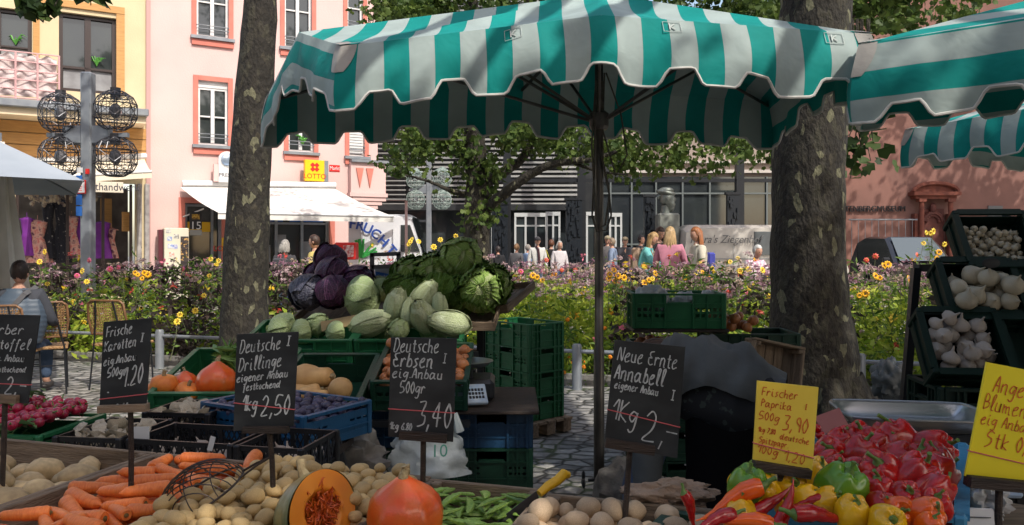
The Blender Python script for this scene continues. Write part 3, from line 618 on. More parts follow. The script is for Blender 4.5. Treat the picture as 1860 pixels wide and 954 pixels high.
# ---------------- the other side of the square, behind and beside the viewer
def far_house(x0, x1, y, h, c, label, side=0):
    t = wthing('town_house', label, 'house', ((x0 + x1) / 2, y, 0)); L = x1 - x0; S_ = (lambda a, d, z: Vector((x0 + a, y - d, z))) if not side else (lambda a, d, z: Vector((y + d * side, x0 + a, z)))
    t.location = S_(L / 2, 0, 0); cm_ = mat('render_' + label[:4], c, tuple(k * .85 for k in c), sc=.7, rough=.9)
    def bx(m, a0, a1, d0, d1, z0, z1): p, q = S_(a0, d0, z0), S_(a1, d1, z1); m.box((p + q) / 2, [abs(k) for k in (q - p)])
    m = MB(); bx(m, 0, L, 0, 7, 0, h); m.build('wall', cm_, t); m = MB(); m.add([S_(-.3, -.4, h), S_(L + .3, -.4, h), S_(L + .3, 7.4, h), S_(-.3, 7.4, h), S_(0, 3.5, h + 3), S_(L, 3.5, h + 3)], [(0, 1, 5, 4), (2, 3, 4, 5), (1, 2, 5), (3, 0, 4), (0, 3, 2, 1)]); m.build('roof', mat('roof_slate', (.09, .07, .065), rough=.8), t)
    n = int(L / 2.6)
    for i in range(n):
        for j in range(int(h / 3.2)):
            a = (i + .5) * L / n; z = 1.1 + 3.2 * j; m = MB(); bx(m, a - .6, a + .6, -.05, .05, z - .05, z + 1.7); o = m.build('window', WHITE, t); m = MB(); bx(m, a - .5, a - .03, -.07, 0, z + .05, z + 1.6); m.build('pane', GLASS, o); m = MB(); bx(m, a + .03, a + .5, -.07, 0, z + .05, z + 1.6); m.build('pane', GLASS, o)
far_house(-22, -9, -17, 12, (.5, .42, .3), 'sand coloured house across the square behind the viewer, left of two')
far_house(-8.8, 6, -17.5, 13.5, (.42, .3, .25), 'rose coloured house across the square behind the viewer, in the middle')
far_house(6.2, 20, -17, 12.5, (.5, .48, .42), 'grey white house across the square behind the viewer, right end')
far_house(-12, 10, -24, 13, (.45, .38, .28), 'ochre house along the left side of the square beside the viewer', side=-1)
far_house(-12, 8, 26, 13, (.4, .3, .24), 'brick red house along the right side of the square beside the viewer', side=1)
# ================================================= TREES
def barkmat(name, dark=1.0):
    m = bpy.data.materials.new(name); m.use_nodes = True; n = m.node_tree.nodes; l = m.node_tree.links; b = n['Principled BSDF']
    tc = n.new('ShaderNodeTexCoord'); mp = n.new('ShaderNodeMapping'); mp.inputs['Scale'].default_value = (1, 1, .55); l.new(tc.outputs['Object'], mp.inputs[0])
    wn = n.new('ShaderNodeTexNoise'); wn.inputs['Scale'].default_value = 6; wn.inputs['Detail'].default_value = 4; l.new(mp.outputs[0], wn.inputs['Vector'])
    mx = n.new('ShaderNodeMixRGB'); mx.inputs[0].default_value = .12; l.new(mp.outputs[0], mx.inputs[1]); l.new(wn.outputs['Color'], mx.inputs[2])
    v = n.new('ShaderNodeTexVoronoi'); v.inputs['Scale'].default_value = 22; l.new(mx.outputs[0], v.inputs['Vector'])
    sp = n.new('ShaderNodeSeparateColor'); l.new(v.outputs['Color'], sp.inputs[0])
    rp = n.new('ShaderNodeValToRGB'); rp.color_ramp.interpolation = 'CONSTANT'; e = rp.color_ramp.elements
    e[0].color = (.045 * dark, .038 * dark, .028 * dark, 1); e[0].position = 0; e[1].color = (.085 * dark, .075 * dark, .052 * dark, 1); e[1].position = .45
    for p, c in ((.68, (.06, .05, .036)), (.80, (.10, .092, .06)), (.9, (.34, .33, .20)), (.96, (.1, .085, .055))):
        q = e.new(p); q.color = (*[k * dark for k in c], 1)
    l.new(sp.outputs[0], rp.inputs[0])
    n2 = n.new('ShaderNodeTexNoise'); n2.inputs['Scale'].default_value = 30; n2.inputs['Detail'].default_value = 6; l.new(mp.outputs[0], n2.inputs['Vector'])
    ov = n.new('ShaderNodeMixRGB'); ov.blend_type = 'OVERLAY'; ov.inputs[0].default_value = .6; l.new(rp.outputs[0], ov.inputs[1]); l.new(n2.outputs['Fac'], ov.inputs[2])
    l.new(ov.outputs[0], b.inputs['Base Color']); b.inputs['Roughness'].default_value = .85
    bp = n.new('ShaderNodeBump'); bp.inputs['Strength'].default_value = 1; bp.inputs['Distance'].default_value = .03; ad = n.new('ShaderNodeMath'); ad.operation = 'ADD'
    l.new(sp.outputs[0], ad.inputs[0]); l.new(n2.outputs['Fac'], ad.inputs[1]); l.new(ad.outputs[0], bp.inputs['Height']); l.new(bp.outputs[0], b.inputs['Normal']); return m
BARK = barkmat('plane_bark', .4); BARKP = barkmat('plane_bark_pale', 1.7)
LEAFA = leafmat('plane_leaves', (.035, .075, .015), (.13, .19, .04), .4)
LEAFD = leafmat('dark_leaves', (.02, .045, .012), (.075, .12, .03), .35)
def wob(pts, sub=5, amp=.03):
    out = []; pts = [Vector(p) for p in pts]
    for i in range(len(pts) - 1):
        a, b, c, d = pts[max(i - 1, 0)], pts[i], pts[i + 1], pts[min(i + 2, len(pts) - 1)]
        for k in range(sub):
            t = k / sub; q = .5 * ((2 * b) + (c - a) * t + (2 * a - 5 * b + 4 * c - d) * t * t + (3 * b - a - 3 * c + d) * t ** 3)
            out.append(q + Vector((rnd(-amp, amp), rnd(-amp, amp), 0)))
    return out + [pts[-1]]
def limb(mb, pts, r0, r1, n=10, amp=.02, bump=.06):
    q = wob(pts, 5, amp); k = len(q); rs = [(r0 + (r1 - r0) * i / (k - 1)) * (1 + rnd(-bump, bump)) for i in range(k)]
    mb.tube(q, rs, n); return q
def clusters(cs, per, sig):
    A = []
    for c in cs:
        n = int(per * rnd(.5, 1.4)); A.append(np.array(c)[None] + np.random.randn(n, 3) * np.array([sig, sig, sig * .7]) * rnd(.7, 1.3))
    return np.concatenate(A)
def ncluster(n, c, r): 
    out = []
    while len(out) < n:
        v = Vector((rnd(-1, 1), rnd(-1, 1), rnd(-1, 1)))
        if .25 < v.length < 1: out.append((c[0] + v.x * r[0], c[1] + v.y * r[1], c[2] + v.z * r[2]))
    return out

# thin plane tree, left of the umbrella
t1 = wthing('plane_tree', 'slender plane tree trunk between the pink house and the striped umbrella', 'tree', P(442, 702, 9))
m = MB(); ps = [P(438, 720, 9), P(440, 680, 9), P(443, 600, 9), P(448, 450, 9), P(455, 300, 9), P(465, 130, 9), P(473, 0, 9), P(480, -150, 9), P(500, -320, 9)]
q = wob(ps, 4, .008); rr = [9 / F * w_ for w_ in (54, 46, 42, 39, 36, 33, 29, 27, 22)]; rs = np.interp(np.linspace(0, 8, len(q)), range(9), rr); m.tube(q, [r * rnd(.97, 1.03) for r in rs], 28)
tip = q[-1]; m2 = m
ends = []
for k in range(9):
    a = k * .7 + rnd(-.2, .2); b = tip + Vector((math.cos(a) * rnd(1, 2.6), math.sin(a) * rnd(1, 2.4), rnd(.4, 3))); mid = tip.lerp(b, .5) + Vector((0, 0, .4)); limb(m, [tip - Vector((0, 0, rnd(0, .8))), mid, b], .1, .02); ends += [b, mid]
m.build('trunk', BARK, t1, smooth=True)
C = clusters(ncluster(34, (tip.x, tip.y + .3, tip.z + 1.6), (2.4, 2.2, 1.7)), 50, .3); C = C[C[:, 2] > 5.2]
leaves('crown', C, .1, PLANE, LEAFA, None); wt(bpy.data.objects['crown'], t1)

# broad plane tree at right
t2 = wthing('plane_tree', 'massive mottled plane tree trunk standing behind the stall on the right', 'tree', P(1475, 760, 7.4))
m = MB(); D = 7.4
prof = [(1485, 790, 100), (1482, 760, 90), (1478, 700, 80), (1474, 600, 73), (1469, 500, 67), (1467, 380, 64), (1470, 250, 63), (1478, 80, 64), (1484, -60, 62), (1486, -240, 55)]
q = wob([P(a, b, D) for a, b, _ in prof], 4, .01); rs = np.interp(np.linspace(0, 9, len(q)), range(10), [D / F * c for _, _, c in prof])
m.tube(q, [r * rnd(.975, 1.025) for r in rs], 40)
for k in range(7):     # root flare
    a = k * .9 + rnd(-.2, .2); c = P(1482, 780, D); m.tube([c + Vector((math.cos(a) * .3, math.sin(a) * .3, .5)), c + Vector((math.cos(a) * .45, math.sin(a) * .45, .12)), c + Vector((math.cos(a) * .6, math.sin(a) * .6, -.1))], [.12, .14, .1], 10)
tip = q[-1]
for k in range(8):
    a = k * .8 + 1.2; b = tip + Vector((math.cos(a) * rnd(2, 4), -rnd(6, 12), rnd(.2, 1.5))); limb(m, [tip - Vector((0, 0, rnd(0, .6))), tip.lerp(b, .5) + Vector((0, 0, .5)), b], .17, .03)
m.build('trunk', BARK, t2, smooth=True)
CR2 = (4.0, -3.3, 8.2)
C = clusters(ncluster(190, CR2, (5.4, 2.5, 1.5)) + ncluster(22, (7.6, .6, 8.8), (2.0, 1.4, 1.0)), 85, .36)  # unseen crown, shifted away from its trunk to shade the front table
C = C[(C[:, 2] > 6)]
# a few low leafy twigs hanging beside the trunk
C2 = clusters([P(rnd(1532, 1600), rnd(180, 330), 8.2) for k in range(10)] + [P(1545, 250, 8.2), P(1560, 310, 8)], 6, .10)
leaves('crown', np.concatenate([C, C2]), .085, PLANE, LEAFD, None); wt(bpy.data.objects['crown.001'], t2)
m = MB()
for k in range(7): a = P(rnd(1545, 1580), 175, 8.25); m.tube([a + Vector((0, 0, .8)), a, P(rnd(1535, 1600), rnd(250, 330), 8.15)], [.012, .009, .004], 5)
m.build('twig', BARK, t2)

# branching tree in the bed
t3 = wthing('plane_tree', 'smaller plane tree with low spreading branches in front of the dark museum building', 'tree', P(866, 590, 15.5))
D = 15.5; m = MB()
def PP(*a): return [P(x, y, D + (c if len(q_) > 2 else 0)) for q_ in a for x, y, c in [(q_ + (0,))[:3]]]
limb(m, PP((866, 592), (866, 500), (866, 400), (868, 330), (862, 260), (866, 200)), .27, .2, 14, .01)
for pts, r0, r1 in (([(872, 392), (900, 365, -.3), (935, 337, -.6), (985, 305, -.8), (1035, 293, -1), (1075, 290, -1.2), (1130, 272, -1.4)], .13, .03),
                    ([(868, 345), (905, 318, .4), (945, 292, .7), (968, 255, .9), (985, 220, 1), (1005, 170, 1)], .12, .04),
                    ([(864, 300), (838, 284, .2), (805, 266, .4), (782, 248, .5), (760, 238, .5)], .08, .02), ([(864, 360), (838, 352), (815, 345, -.3), (780, 330, -.4), (735, 318, -.4)], .07, .015),
                    ([(866, 215), (890, 150, .2), (930, 80, .5), (960, 0, .8), (1000, -120, 1)], .16, .06), ([(864, 215), (840, 140, -.2), (800, 60, -.5), (760, -40, -.8), (720, -150, -1)], .15, .05),
                    ([(866, 215), (868, 100), (860, -20), (880, -160)], .16, .06), ([(930, 80), (1030, 20), (1120, -20), (1240, -60)], .1, .03), ([(985, 220, 1), (1060, 200, .8), (1150, 215, .6), (1230, 235, .4)], .05, .02),
                    ([(1035, 293, -1), (1080, 310, -1), (1140, 318, -1)], .04, .012), ([(1000, -40, 1), (1150, 60, .5), (1300, 120, .2), (1400, 200, 0)], .08, .02)):
    limb(m, PP(*pts), r0, r1, 9, .02)
m.build('trunk', BARK, t3, smooth=True)
cl = []
def reg(n, x0, x1, y0, y1, dd=1.6): return [P(rnd(x0, x1), rnd(y0, y1), D + rnd(-dd, dd)) for _ in range(n)]
cl += reg(26, 1100, 1290, 205, 325) + reg(20, 940, 1100, 205, 290) + reg(10, 890, 960, 215, 270) + reg(8, 820, 900, 215, 330, .6) + reg(14, 1290, 1420, 225, 290) + reg(12, 1080, 1240, 230, 320) + reg(10, 700, 830, 215, 320, 1) + reg(5, 850, 905, 330, 420, .4)
cl += reg(8, 745, 790, 225, 300, .8) + reg(190, 690, 1450, -120, 60) + reg(20, 680, 800, 0, 45) + reg(60, 600, 1500, -350, -90, 2.5) + reg(24, 1300, 1430, 0, 50)
C = clusters(cl, 50, .2)
leaves('crown', C, .07, PLANE, LEAFA, None); wt(bpy.data.objects['crown.002'], t3)
# trees further right behind
t4 = wthing('plane_tree', 'leafy plane tree rising behind the gap between the two striped canopies', 'tree', P(1640, 540, 19))
m = MB(); limb(m, [P(1475, 545, 19), P(1475, 300, 19), P(1500, 60, 19), P(1560, -100, 19)], .2, .12, 12); 
for a in ((1540, 10), (1700, -20), (1580, -150)): limb(m, [P(1500, 60, 19), P((1500 + a[0]) / 2, a[1] + 20, 19), P(a[0], a[1], 19)], .08, .03)
m.build('trunk', BARK, t4, smooth=True)
cl = [P(rnd(1490, 1760), rnd(-200, 45), 19 + rnd(-1.5, 1.5)) for _ in range(110)]; leaves('crown', clusters(cl, 34, .28), .11, PLANE, LEAFA, None); wt(bpy.data.objects['crown.003'], t4)
t6 = wthing('plane_tree', 'tall plane tree right of the picture whose crown shades the red museum wall', 'tree', (23, 24.5, 0))
m = MB(); limb(m, [(23, 24.5, -.1), (23, 24.5, 4), (23.2, 24.4, 9)], .4, .25, 14)
for e in ((19, 24.5, 11), (27, 24, 12), (22, 26, 13), (24, 23, 12.5)): limb(m, [(23.2, 24.4, 8), ((23.2 + e[0]) / 2, 24.4, e[2] - .8), e], .15, .03)
m.build('trunk', BARK, t6, smooth=True)
leaves('crown', clusters(ncluster(75, (22.5, 24.5, 11.2), (6, 2.6, 3)), 45, .42), .16, PLANE, LEAFD, None); wt(bpy.data.objects['crown.004'], t6)
# the tree over the cafe side: twig hanging into the top left corner, crown behind and above the camera
t5 = wthing('plane_tree', 'overhanging plane tree whose leafy twigs dip into the top left corner', 'tree', (-4.6, 2.2, 0))
m = MB(); limb(m, [(-4.6, 2.2, -.1), (-4.6, 2.2, 2), (-4.4, 2.3, 4), (-4.1, 2.4, 6)], .25, .2, 14)
for e in ((-2, 4.8, 4.6), (-1, -1.4, 7), (-4, -2, 7), (-3, -3, 7), (-2.5, 0, 7.4)): limb(m, [(-4.2, 2.4, 5.2), ((-4.2 + e[0]) / 2, (2.4 + e[1]) / 2, e[2] - .1), e], .1, .015)
for a, b in (((30, -40), (65, 25)), ((190, -60), (195, 2)), ((150, -50), (165, 10)), ((80, -50), (30, 15)), ((110, -40), (90, 28))): m.tube([P(*a, 5), P((a[0] + b[0]) / 2 + 8, (a[1] + b[1]) / 2, 5), P(*b, 5)], [.008, .005, .003], 5)
m.build('trunk', BARK, t5, smooth=True)
cl = ncluster(60, (-2.2, -1.6, 7.3), (3.6, 2.0, 1.4))
C = np.concatenate([clusters(cl, 60, .34), clusters([P(x, y, 5) for x, y in ((40, -25), (62, 2), (85, -18), (192, -10), (160, -22), (68, 24), (92, 22))], 7, .045)])
leaves('crown', C, .075, PLANE, LEAFD, None); wt(bpy.data.objects['crown.005'], t5)

# ================================================= FLOWER BED
def depth_of(x, y): return y
def interp(px, pts): return float(np.interp(px, [p[0] for p in pts], [p[1] for p in pts]))
random.seed(21); np.random.seed(21)
FOL = {k: [] for k in ('dark', 'green', 'lime', 'grass')}; ST = []; FL = {k: [] for k in ('mauve', 'palemauve', 'yellow', 'orange', 'pink', 'red', 'cream')}
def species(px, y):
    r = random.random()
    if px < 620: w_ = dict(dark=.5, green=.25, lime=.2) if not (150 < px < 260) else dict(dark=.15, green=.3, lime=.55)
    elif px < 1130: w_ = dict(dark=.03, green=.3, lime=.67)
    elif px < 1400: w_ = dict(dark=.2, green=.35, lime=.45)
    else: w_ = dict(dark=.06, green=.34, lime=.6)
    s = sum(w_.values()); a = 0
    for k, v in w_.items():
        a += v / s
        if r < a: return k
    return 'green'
N = 0
y = 0
rows = []
for row in range(17):
    off = .12 + row * .27
    x = -8.6
    while x < 9:
        x += rnd(.16, .3); yy = bedline(x) + off + rnd(-.1, .1); px = CX + x / yy * F
        if -60 < px < 1900 and yy < 13.6: rows.append((x, yy, px, row))
for x, y, px, row in rows:
    sp = species(px, y); h = (.55 + .6 * min(1, row / 5)) * rnd(.8, 1.2)
    if sp == 'lime': h *= .78
    if px < 620: h *= 1.1
    if sp == 'dark': h = min(h, 1.2)
    n = 70 if row < 3 else (46 if row < 8 else 24)
    c = np.empty((n, 3)); c[:, 0] = x + np.random.randn(n) * .13; c[:, 1] = y + np.random.randn(n) * .12; c[:, 2] = .05 + h * np.random.rand(n) ** (.8 if row < 3 else .5); FOL[sp].append(c)
    # tall airy verbena everywhere on top
    if random.random() < (.0 if row < 3 else .35 if row < 6 else .8) * (1.4 if px < 620 else 1):
        for k in range(random.choice((2, 3, 4))):
            hh = rnd(.9, 1.3) + (rnd(0, .2) if random.random() < .15 else 0); a = (x + rnd(-.15, .15), y + rnd(-.12, .12)); ST.append(((a[0], a[1], .1), (a[0] + rnd(-.06, .06), a[1], hh)))
            cc = np.array([ST[-1][1]]) + np.random.randn(15, 3) * np.array([.03, .03, .016]); FL[random.choice(('mauve', 'mauve', 'palemauve', 'palemauve', 'cream'))].append(cc)
    if random.random() < .30:
        col = random.choice(('yellow', 'yellow', 'yellow', 'pink', 'red', 'cream', 'orange')) if px > 620 else random.choice(('yellow', 'pink', 'red', 'cream'))
        hh = h * rnd(.9, 1.15) + .05; cc = np.array([[x + rnd(-.1, .1), y - .05, hh]]) + np.random.randn(7, 3) * .02; FL[col].append(cc)
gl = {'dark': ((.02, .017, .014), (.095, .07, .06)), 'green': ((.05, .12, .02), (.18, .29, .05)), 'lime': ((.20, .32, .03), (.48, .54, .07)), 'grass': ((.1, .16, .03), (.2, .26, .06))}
lab = {'dark': 'bronze-dark dahlia foliage filling the flower bed', 'green': 'mid green leafy foliage filling the flower bed', 'lime': 'bright yellow-green foliage in the sunny middle of the bed'}
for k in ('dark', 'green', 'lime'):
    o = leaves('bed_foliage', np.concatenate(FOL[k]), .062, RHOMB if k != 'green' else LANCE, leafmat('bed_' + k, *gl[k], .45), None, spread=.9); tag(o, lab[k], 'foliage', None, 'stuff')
m = MB()
for a, b in ST: m.tube([a, b], [.004, .0025], 3, False)
tag(m.build('verbena_stems', mat('stem_green', (.10, .11, .05), rough=.7), None, recalc=False), 'thin upright stems of tall verbena over the bed', 'plants', None, 'stuff')
fc = {'mauve': ((.26, .12, .18), (.42, .24, .30)), 'palemauve': ((.42, .29, .31), (.56, .42, .43)), 'yellow': ((.75, .48, .02), (.85, .68, .08)), 'orange': ((.75, .25, .01), (.85, .42, .03)), 'pink': ((.7, .12, .22), (.7, .28, .34)), 'red': ((.6, .06, .05), (.65, .15, .1)), 'cream': ((.5, .42, .3), (.45, .3, .25))}
fl = dict(mauve='dusky mauve verbena flower heads', palemauve='pale mauve verbena flower heads', yellow='small yellow blossoms', orange='small orange blossoms', pink='small pink blossoms', red='small coral red blossoms', cream='faded buff seed heads')
for k, v in FL.items():
    o = leaves('small_blossoms', np.concatenate(v), .026 if k in ('mauve', 'palemauve', 'cream') else .034, RHOMB, leafmat('petal_' + k, *fc[k], .3), None); tag(o, fl[k] + ' scattered across the flower bed', 'flowers', None, 'stuff')
# single flowering plants one can pick out
def flower_proto(name, lab_, petals, pr, col, eye, droop=.0, double=False):
    t = thing(name, lab_, 'flower'); m = MB(); m.tube([(0, 0, -.55), (.02, 0, -.25), (0, 0, 0)], [.006, .005, .004], 5); m.build('stem', MATS['stem_green'], t)
    m = MB()
    for q in range(2 if double else 1):
        for k in range(petals):
            a = 2 * math.pi * (k + .5 * q) / petals; d = Vector((math.cos(a), 0, math.sin(a))); e = Vector((-math.sin(a), 0, math.cos(a))); r = pr * (1 - .3 * q); w_ = r * 2.2 / petals; f = -.02 - .01 * q
            pts = [d * .2 * r, d * .6 * r + e * w_ + Vector((0, f, 0)), d * r + e * w_ * .5 + Vector((0, f + .012, 0)), d * r - e * w_ * .5 + Vector((0, f + .012, 0)), d * .6 * r - e * w_ + Vector((0, f, 0))]
            m.add([p + Vector((0, 0, .01)) for p in pts], [(0, 1, 2, 3, 4)])
    m.build('petals', col, t, recalc=False); m = MB(); m.ell((0, -.02, .01), (pr * .2, pr * .14, pr * .2), None, 8, 6); m.build('flower_centre', eye, t)
    lf = np.array([[rnd(-.06, .06), rnd(-.05, .05), rnd(-.5, -.12)] for k in range(7)]); o = leaves('foliage', lf, .05, RHOMB, MATS['bed_green'], t, spread=.8); return t
PY = mat('petal_yellow_flat', (.85, .62, .06), rough=.6); PO = mat('petal_orange_flat', (.88, .45, .01), rough=.6); PK = mat('petal_pink_flat', (.7, .13, .25), rough=.6); PR_ = mat('petal_coral_flat', (.75, .12, .08), rough=.6)
EY = mat('flower_eye', (.12, .05, .01)); EY2 = mat('flower_eye_gold', (.7, .4, .02))
pro = [flower_proto('yellow_dahlia', 'pale yellow single dahlia standing above the foliage', 8, .055, PY, EY2), flower_proto('rudbeckia', 'golden yellow rudbeckia with a brown centre in the bed', 10, .055, PO, EY),
       flower_proto('pink_dahlia', 'pink double dahlia in the bed', 10, .05, PK, EY2, double=True), flower_proto('coral_dahlia', 'coral red dahlia in the bed', 8, .048, PR_, EY2, double=True), flower_proto('marigold', 'orange marigold low at the front edge of the bed', 12, .035, mat('petal_marigold', (.85, .25, .01)), PO, double=True)]
used = set()
spots = [(0, 82, 459, 11), (0, 72, 477, 11), (0, 150, 494, 10.5), (0, 157, 513, 10.6), (0, 86, 517, 10.5), (2, 163, 474, 12), (2, 200, 490, 12), (2, 216, 487, 12), (2, 140, 502, 11), (1, 250, 500, 10.9), (1, 262, 497, 10.9), (1, 258, 507, 10.8), (1, 268, 500, 11), (1, 246, 497, 11.1),
         (0, 370, 538, 10.3), (0, 327, 573, 10.2), (0, 322, 586, 10.1), (0, 355, 566, 10.2), (0, 383, 472, 12), (0, 410, 474, 12), (0, 412, 482, 12), (0, 380, 502, 11), (0, 397, 430 + 45, 12), (2, 333, 490, 12), (0, 745, 440, 12), (0, 748, 436, 12.2), (0, 742, 445, 12), (0, 788, 450, 12), (0, 800, 437, 12), (0, 828, 430, 12), (0, 760, 440, 12.3),
         (3, 993, 474, 11.6), (2, 946, 495, 11), (2, 987, 494, 11), (3, 1045, 492, 11.6), (3, 1020, 492, 12), (1, 975, 505, 10.6), (1, 985, 511, 10.4), (1, 968, 502, 10.7), (1, 1115, 492, 10), (1, 1122, 503, 10), (1, 1108, 500, 10), (1, 1133, 506, 10.1), (1, 1118, 512, 10), (1, 1105, 508, 10), (1, 1190, 498, 10.5), (1, 1178, 510, 10), (1, 1170, 516, 10),
         (0, 1185, 508, 10), (0, 1326, 477, 12), (0, 1294, 488, 12), (0, 1360, 491, 11), (0, 1385, 492, 11), (0, 1272, 480, 13), (0, 1265, 497, 12), (1, 1245, 505, 10.5), (1, 1275, 497, 11), (1, 1290, 507, 11), (0, 1340, 470, 13), (0, 1344, 494, 11),
         (0, 1682, 424, 11), (0, 1690, 425, 11.1), (0, 1694, 422, 11), (0, 1677, 443, 11), (0, 1715, 445, 12), (3, 1590, 467, 11), (3, 1573, 474, 11), (3, 1665, 464, 12), (1, 1605, 484, 9.8), (1, 1613, 482, 9.8), (1, 1590, 503, 9.6), (1, 1598, 506, 9.6), (1, 1655, 511, 9.5), (1, 1650, 506, 9.6), (1, 1705, 460, 11), (1, 1700, 470, 11), (1, 1560, 538, 9), (1, 1572, 535, 9), (0, 1590, 582, 9), (0, 1617, 582, 8.9), (0, 1622, 578, 9),
         (4, 1031, 582, 9.6), (4, 1098, 597, 9.4), (4, 1040, 660, 9.25), (4, 1060, 658, 9.2), (4, 1033, 648, 9.3), (4, 1061, 668, 9.15), (4, 1025, 678, 9.1), (4, 1108, 650, 9.0), (4, 1050, 646, 9.3)]
W_OF = {0: ['yellow_dahlia', 'pale yellow'], 1: [], 2: [], 3: [], 4: []}
GR = ['pale yellow dahlias scattered in the bed', 'golden rudbeckias in the bed', 'pink dahlias in the bed', 'coral dahlias in the bed', 'orange marigolds at the bed edge']
for k, px, py, d in spots:
    o = pro[k]
    if k in used: o = dup(pro[k])
    used.add(k); o.location = P(px, py, d); o.rotation_euler = (rnd(-.5, .2), rnd(-.3, .3), rnd(-.6, .6)); s = rnd(.62, .95); o.scale = (s,) * 3; o['group'] = GR[k]
# ================================================= STRIPED MARKET UMBRELLAS
random.seed(5)
def stripemat(name, per, ca, cb):
    m = bpy.data.materials.new(name); m.use_nodes = True; n = m.node_tree.nodes; l = m.node_tree.links; b = n['Principled BSDF']
    uv = n.new('ShaderNodeTexCoord'); sx = n.new('ShaderNodeSeparateXYZ'); l.new(uv.outputs['UV'], sx.inputs[0])
    f = n.new('ShaderNodeMath'); f.operation = 'MULTIPLY'; f.inputs[1].default_value = 1 / per; l.new(sx.outputs[0], f.inputs[0])
    fr = n.new('ShaderNodeMath'); fr.operation = 'FRACT'; l.new(f.outputs[0], fr.inputs[0]); gt = n.new('ShaderNodeMath'); gt.operation = 'GREATER_THAN'; gt.inputs[1].default_value = .5; l.new(fr.outputs[0], gt.inputs[0])
    nz = n.new('ShaderNodeTexNoise'); nz.inputs['Scale'].default_value = 3.5; nz.inputs['Detail'].default_value = 5; l.new(uv.outputs['Object'], nz.inputs['Vector'])
    mr = n.new('ShaderNodeMapRange'); mr.inputs[1].default_value = .3; mr.inputs[2].default_value = .7; mr.inputs[3].default_value = .82; mr.inputs[4].default_value = 1.08; l.new(nz.outputs['Fac'], mr.inputs[0])
    mx = n.new('ShaderNodeMixRGB'); mx.inputs[1].default_value = (*ca, 1); mx.inputs[2].default_value = (*cb, 1); l.new(gt.outputs[0], mx.inputs[0])
    hs = n.new('ShaderNodeHueSaturation'); l.new(mr.outputs[0], hs.inputs['Value']); l.new(mx.outputs[0], hs.inputs['Color']); l.new(hs.outputs[0], b.inputs['Base Color'])
    b.inputs['Roughness'].default_value = .75; b.inputs['Specular IOR Level'].default_value = .25
    bp = n.new('ShaderNodeBump'); bp.inputs['Strength'].default_value = .35; bp.inputs['Distance'].default_value = .03; n2 = n.new('ShaderNodeTexNoise'); n2.inputs['Scale'].default_value = 5; n2.inputs['Detail'].default_value = 3; n2.inputs['Distortion'].default_value = .6
    l.new(uv.outputs['Object'], n2.inputs['Vector']); l.new(n2.outputs['Fac'], bp.inputs['Height']); l.new(bp.outputs[0], b.inputs['Normal']); return m
STRIPE = stripemat('green_white_canvas', .268, (.003, .26, .235), (.37, .445, .43))
PIPING = mat('white_piping', (.68, .66, .62), (.5, .48, .45), sc=9, rough=.8)
CAP = mat('corner_leather', (.42, .40, .37), (.3, .28, .26), sc=5, rough=.7, bump=.3, bsc=10)
def scallop(s, per):     # 0 = hem fully down, 1 = notch
    f = (s / per) % 1; d = abs(f - .5) * 2
    return max(0, min(1, (.62 - d) / .34)) if d > .28 else 1.0
def sm(x): return x * x * (3 - 2 * x)
t_h = {}
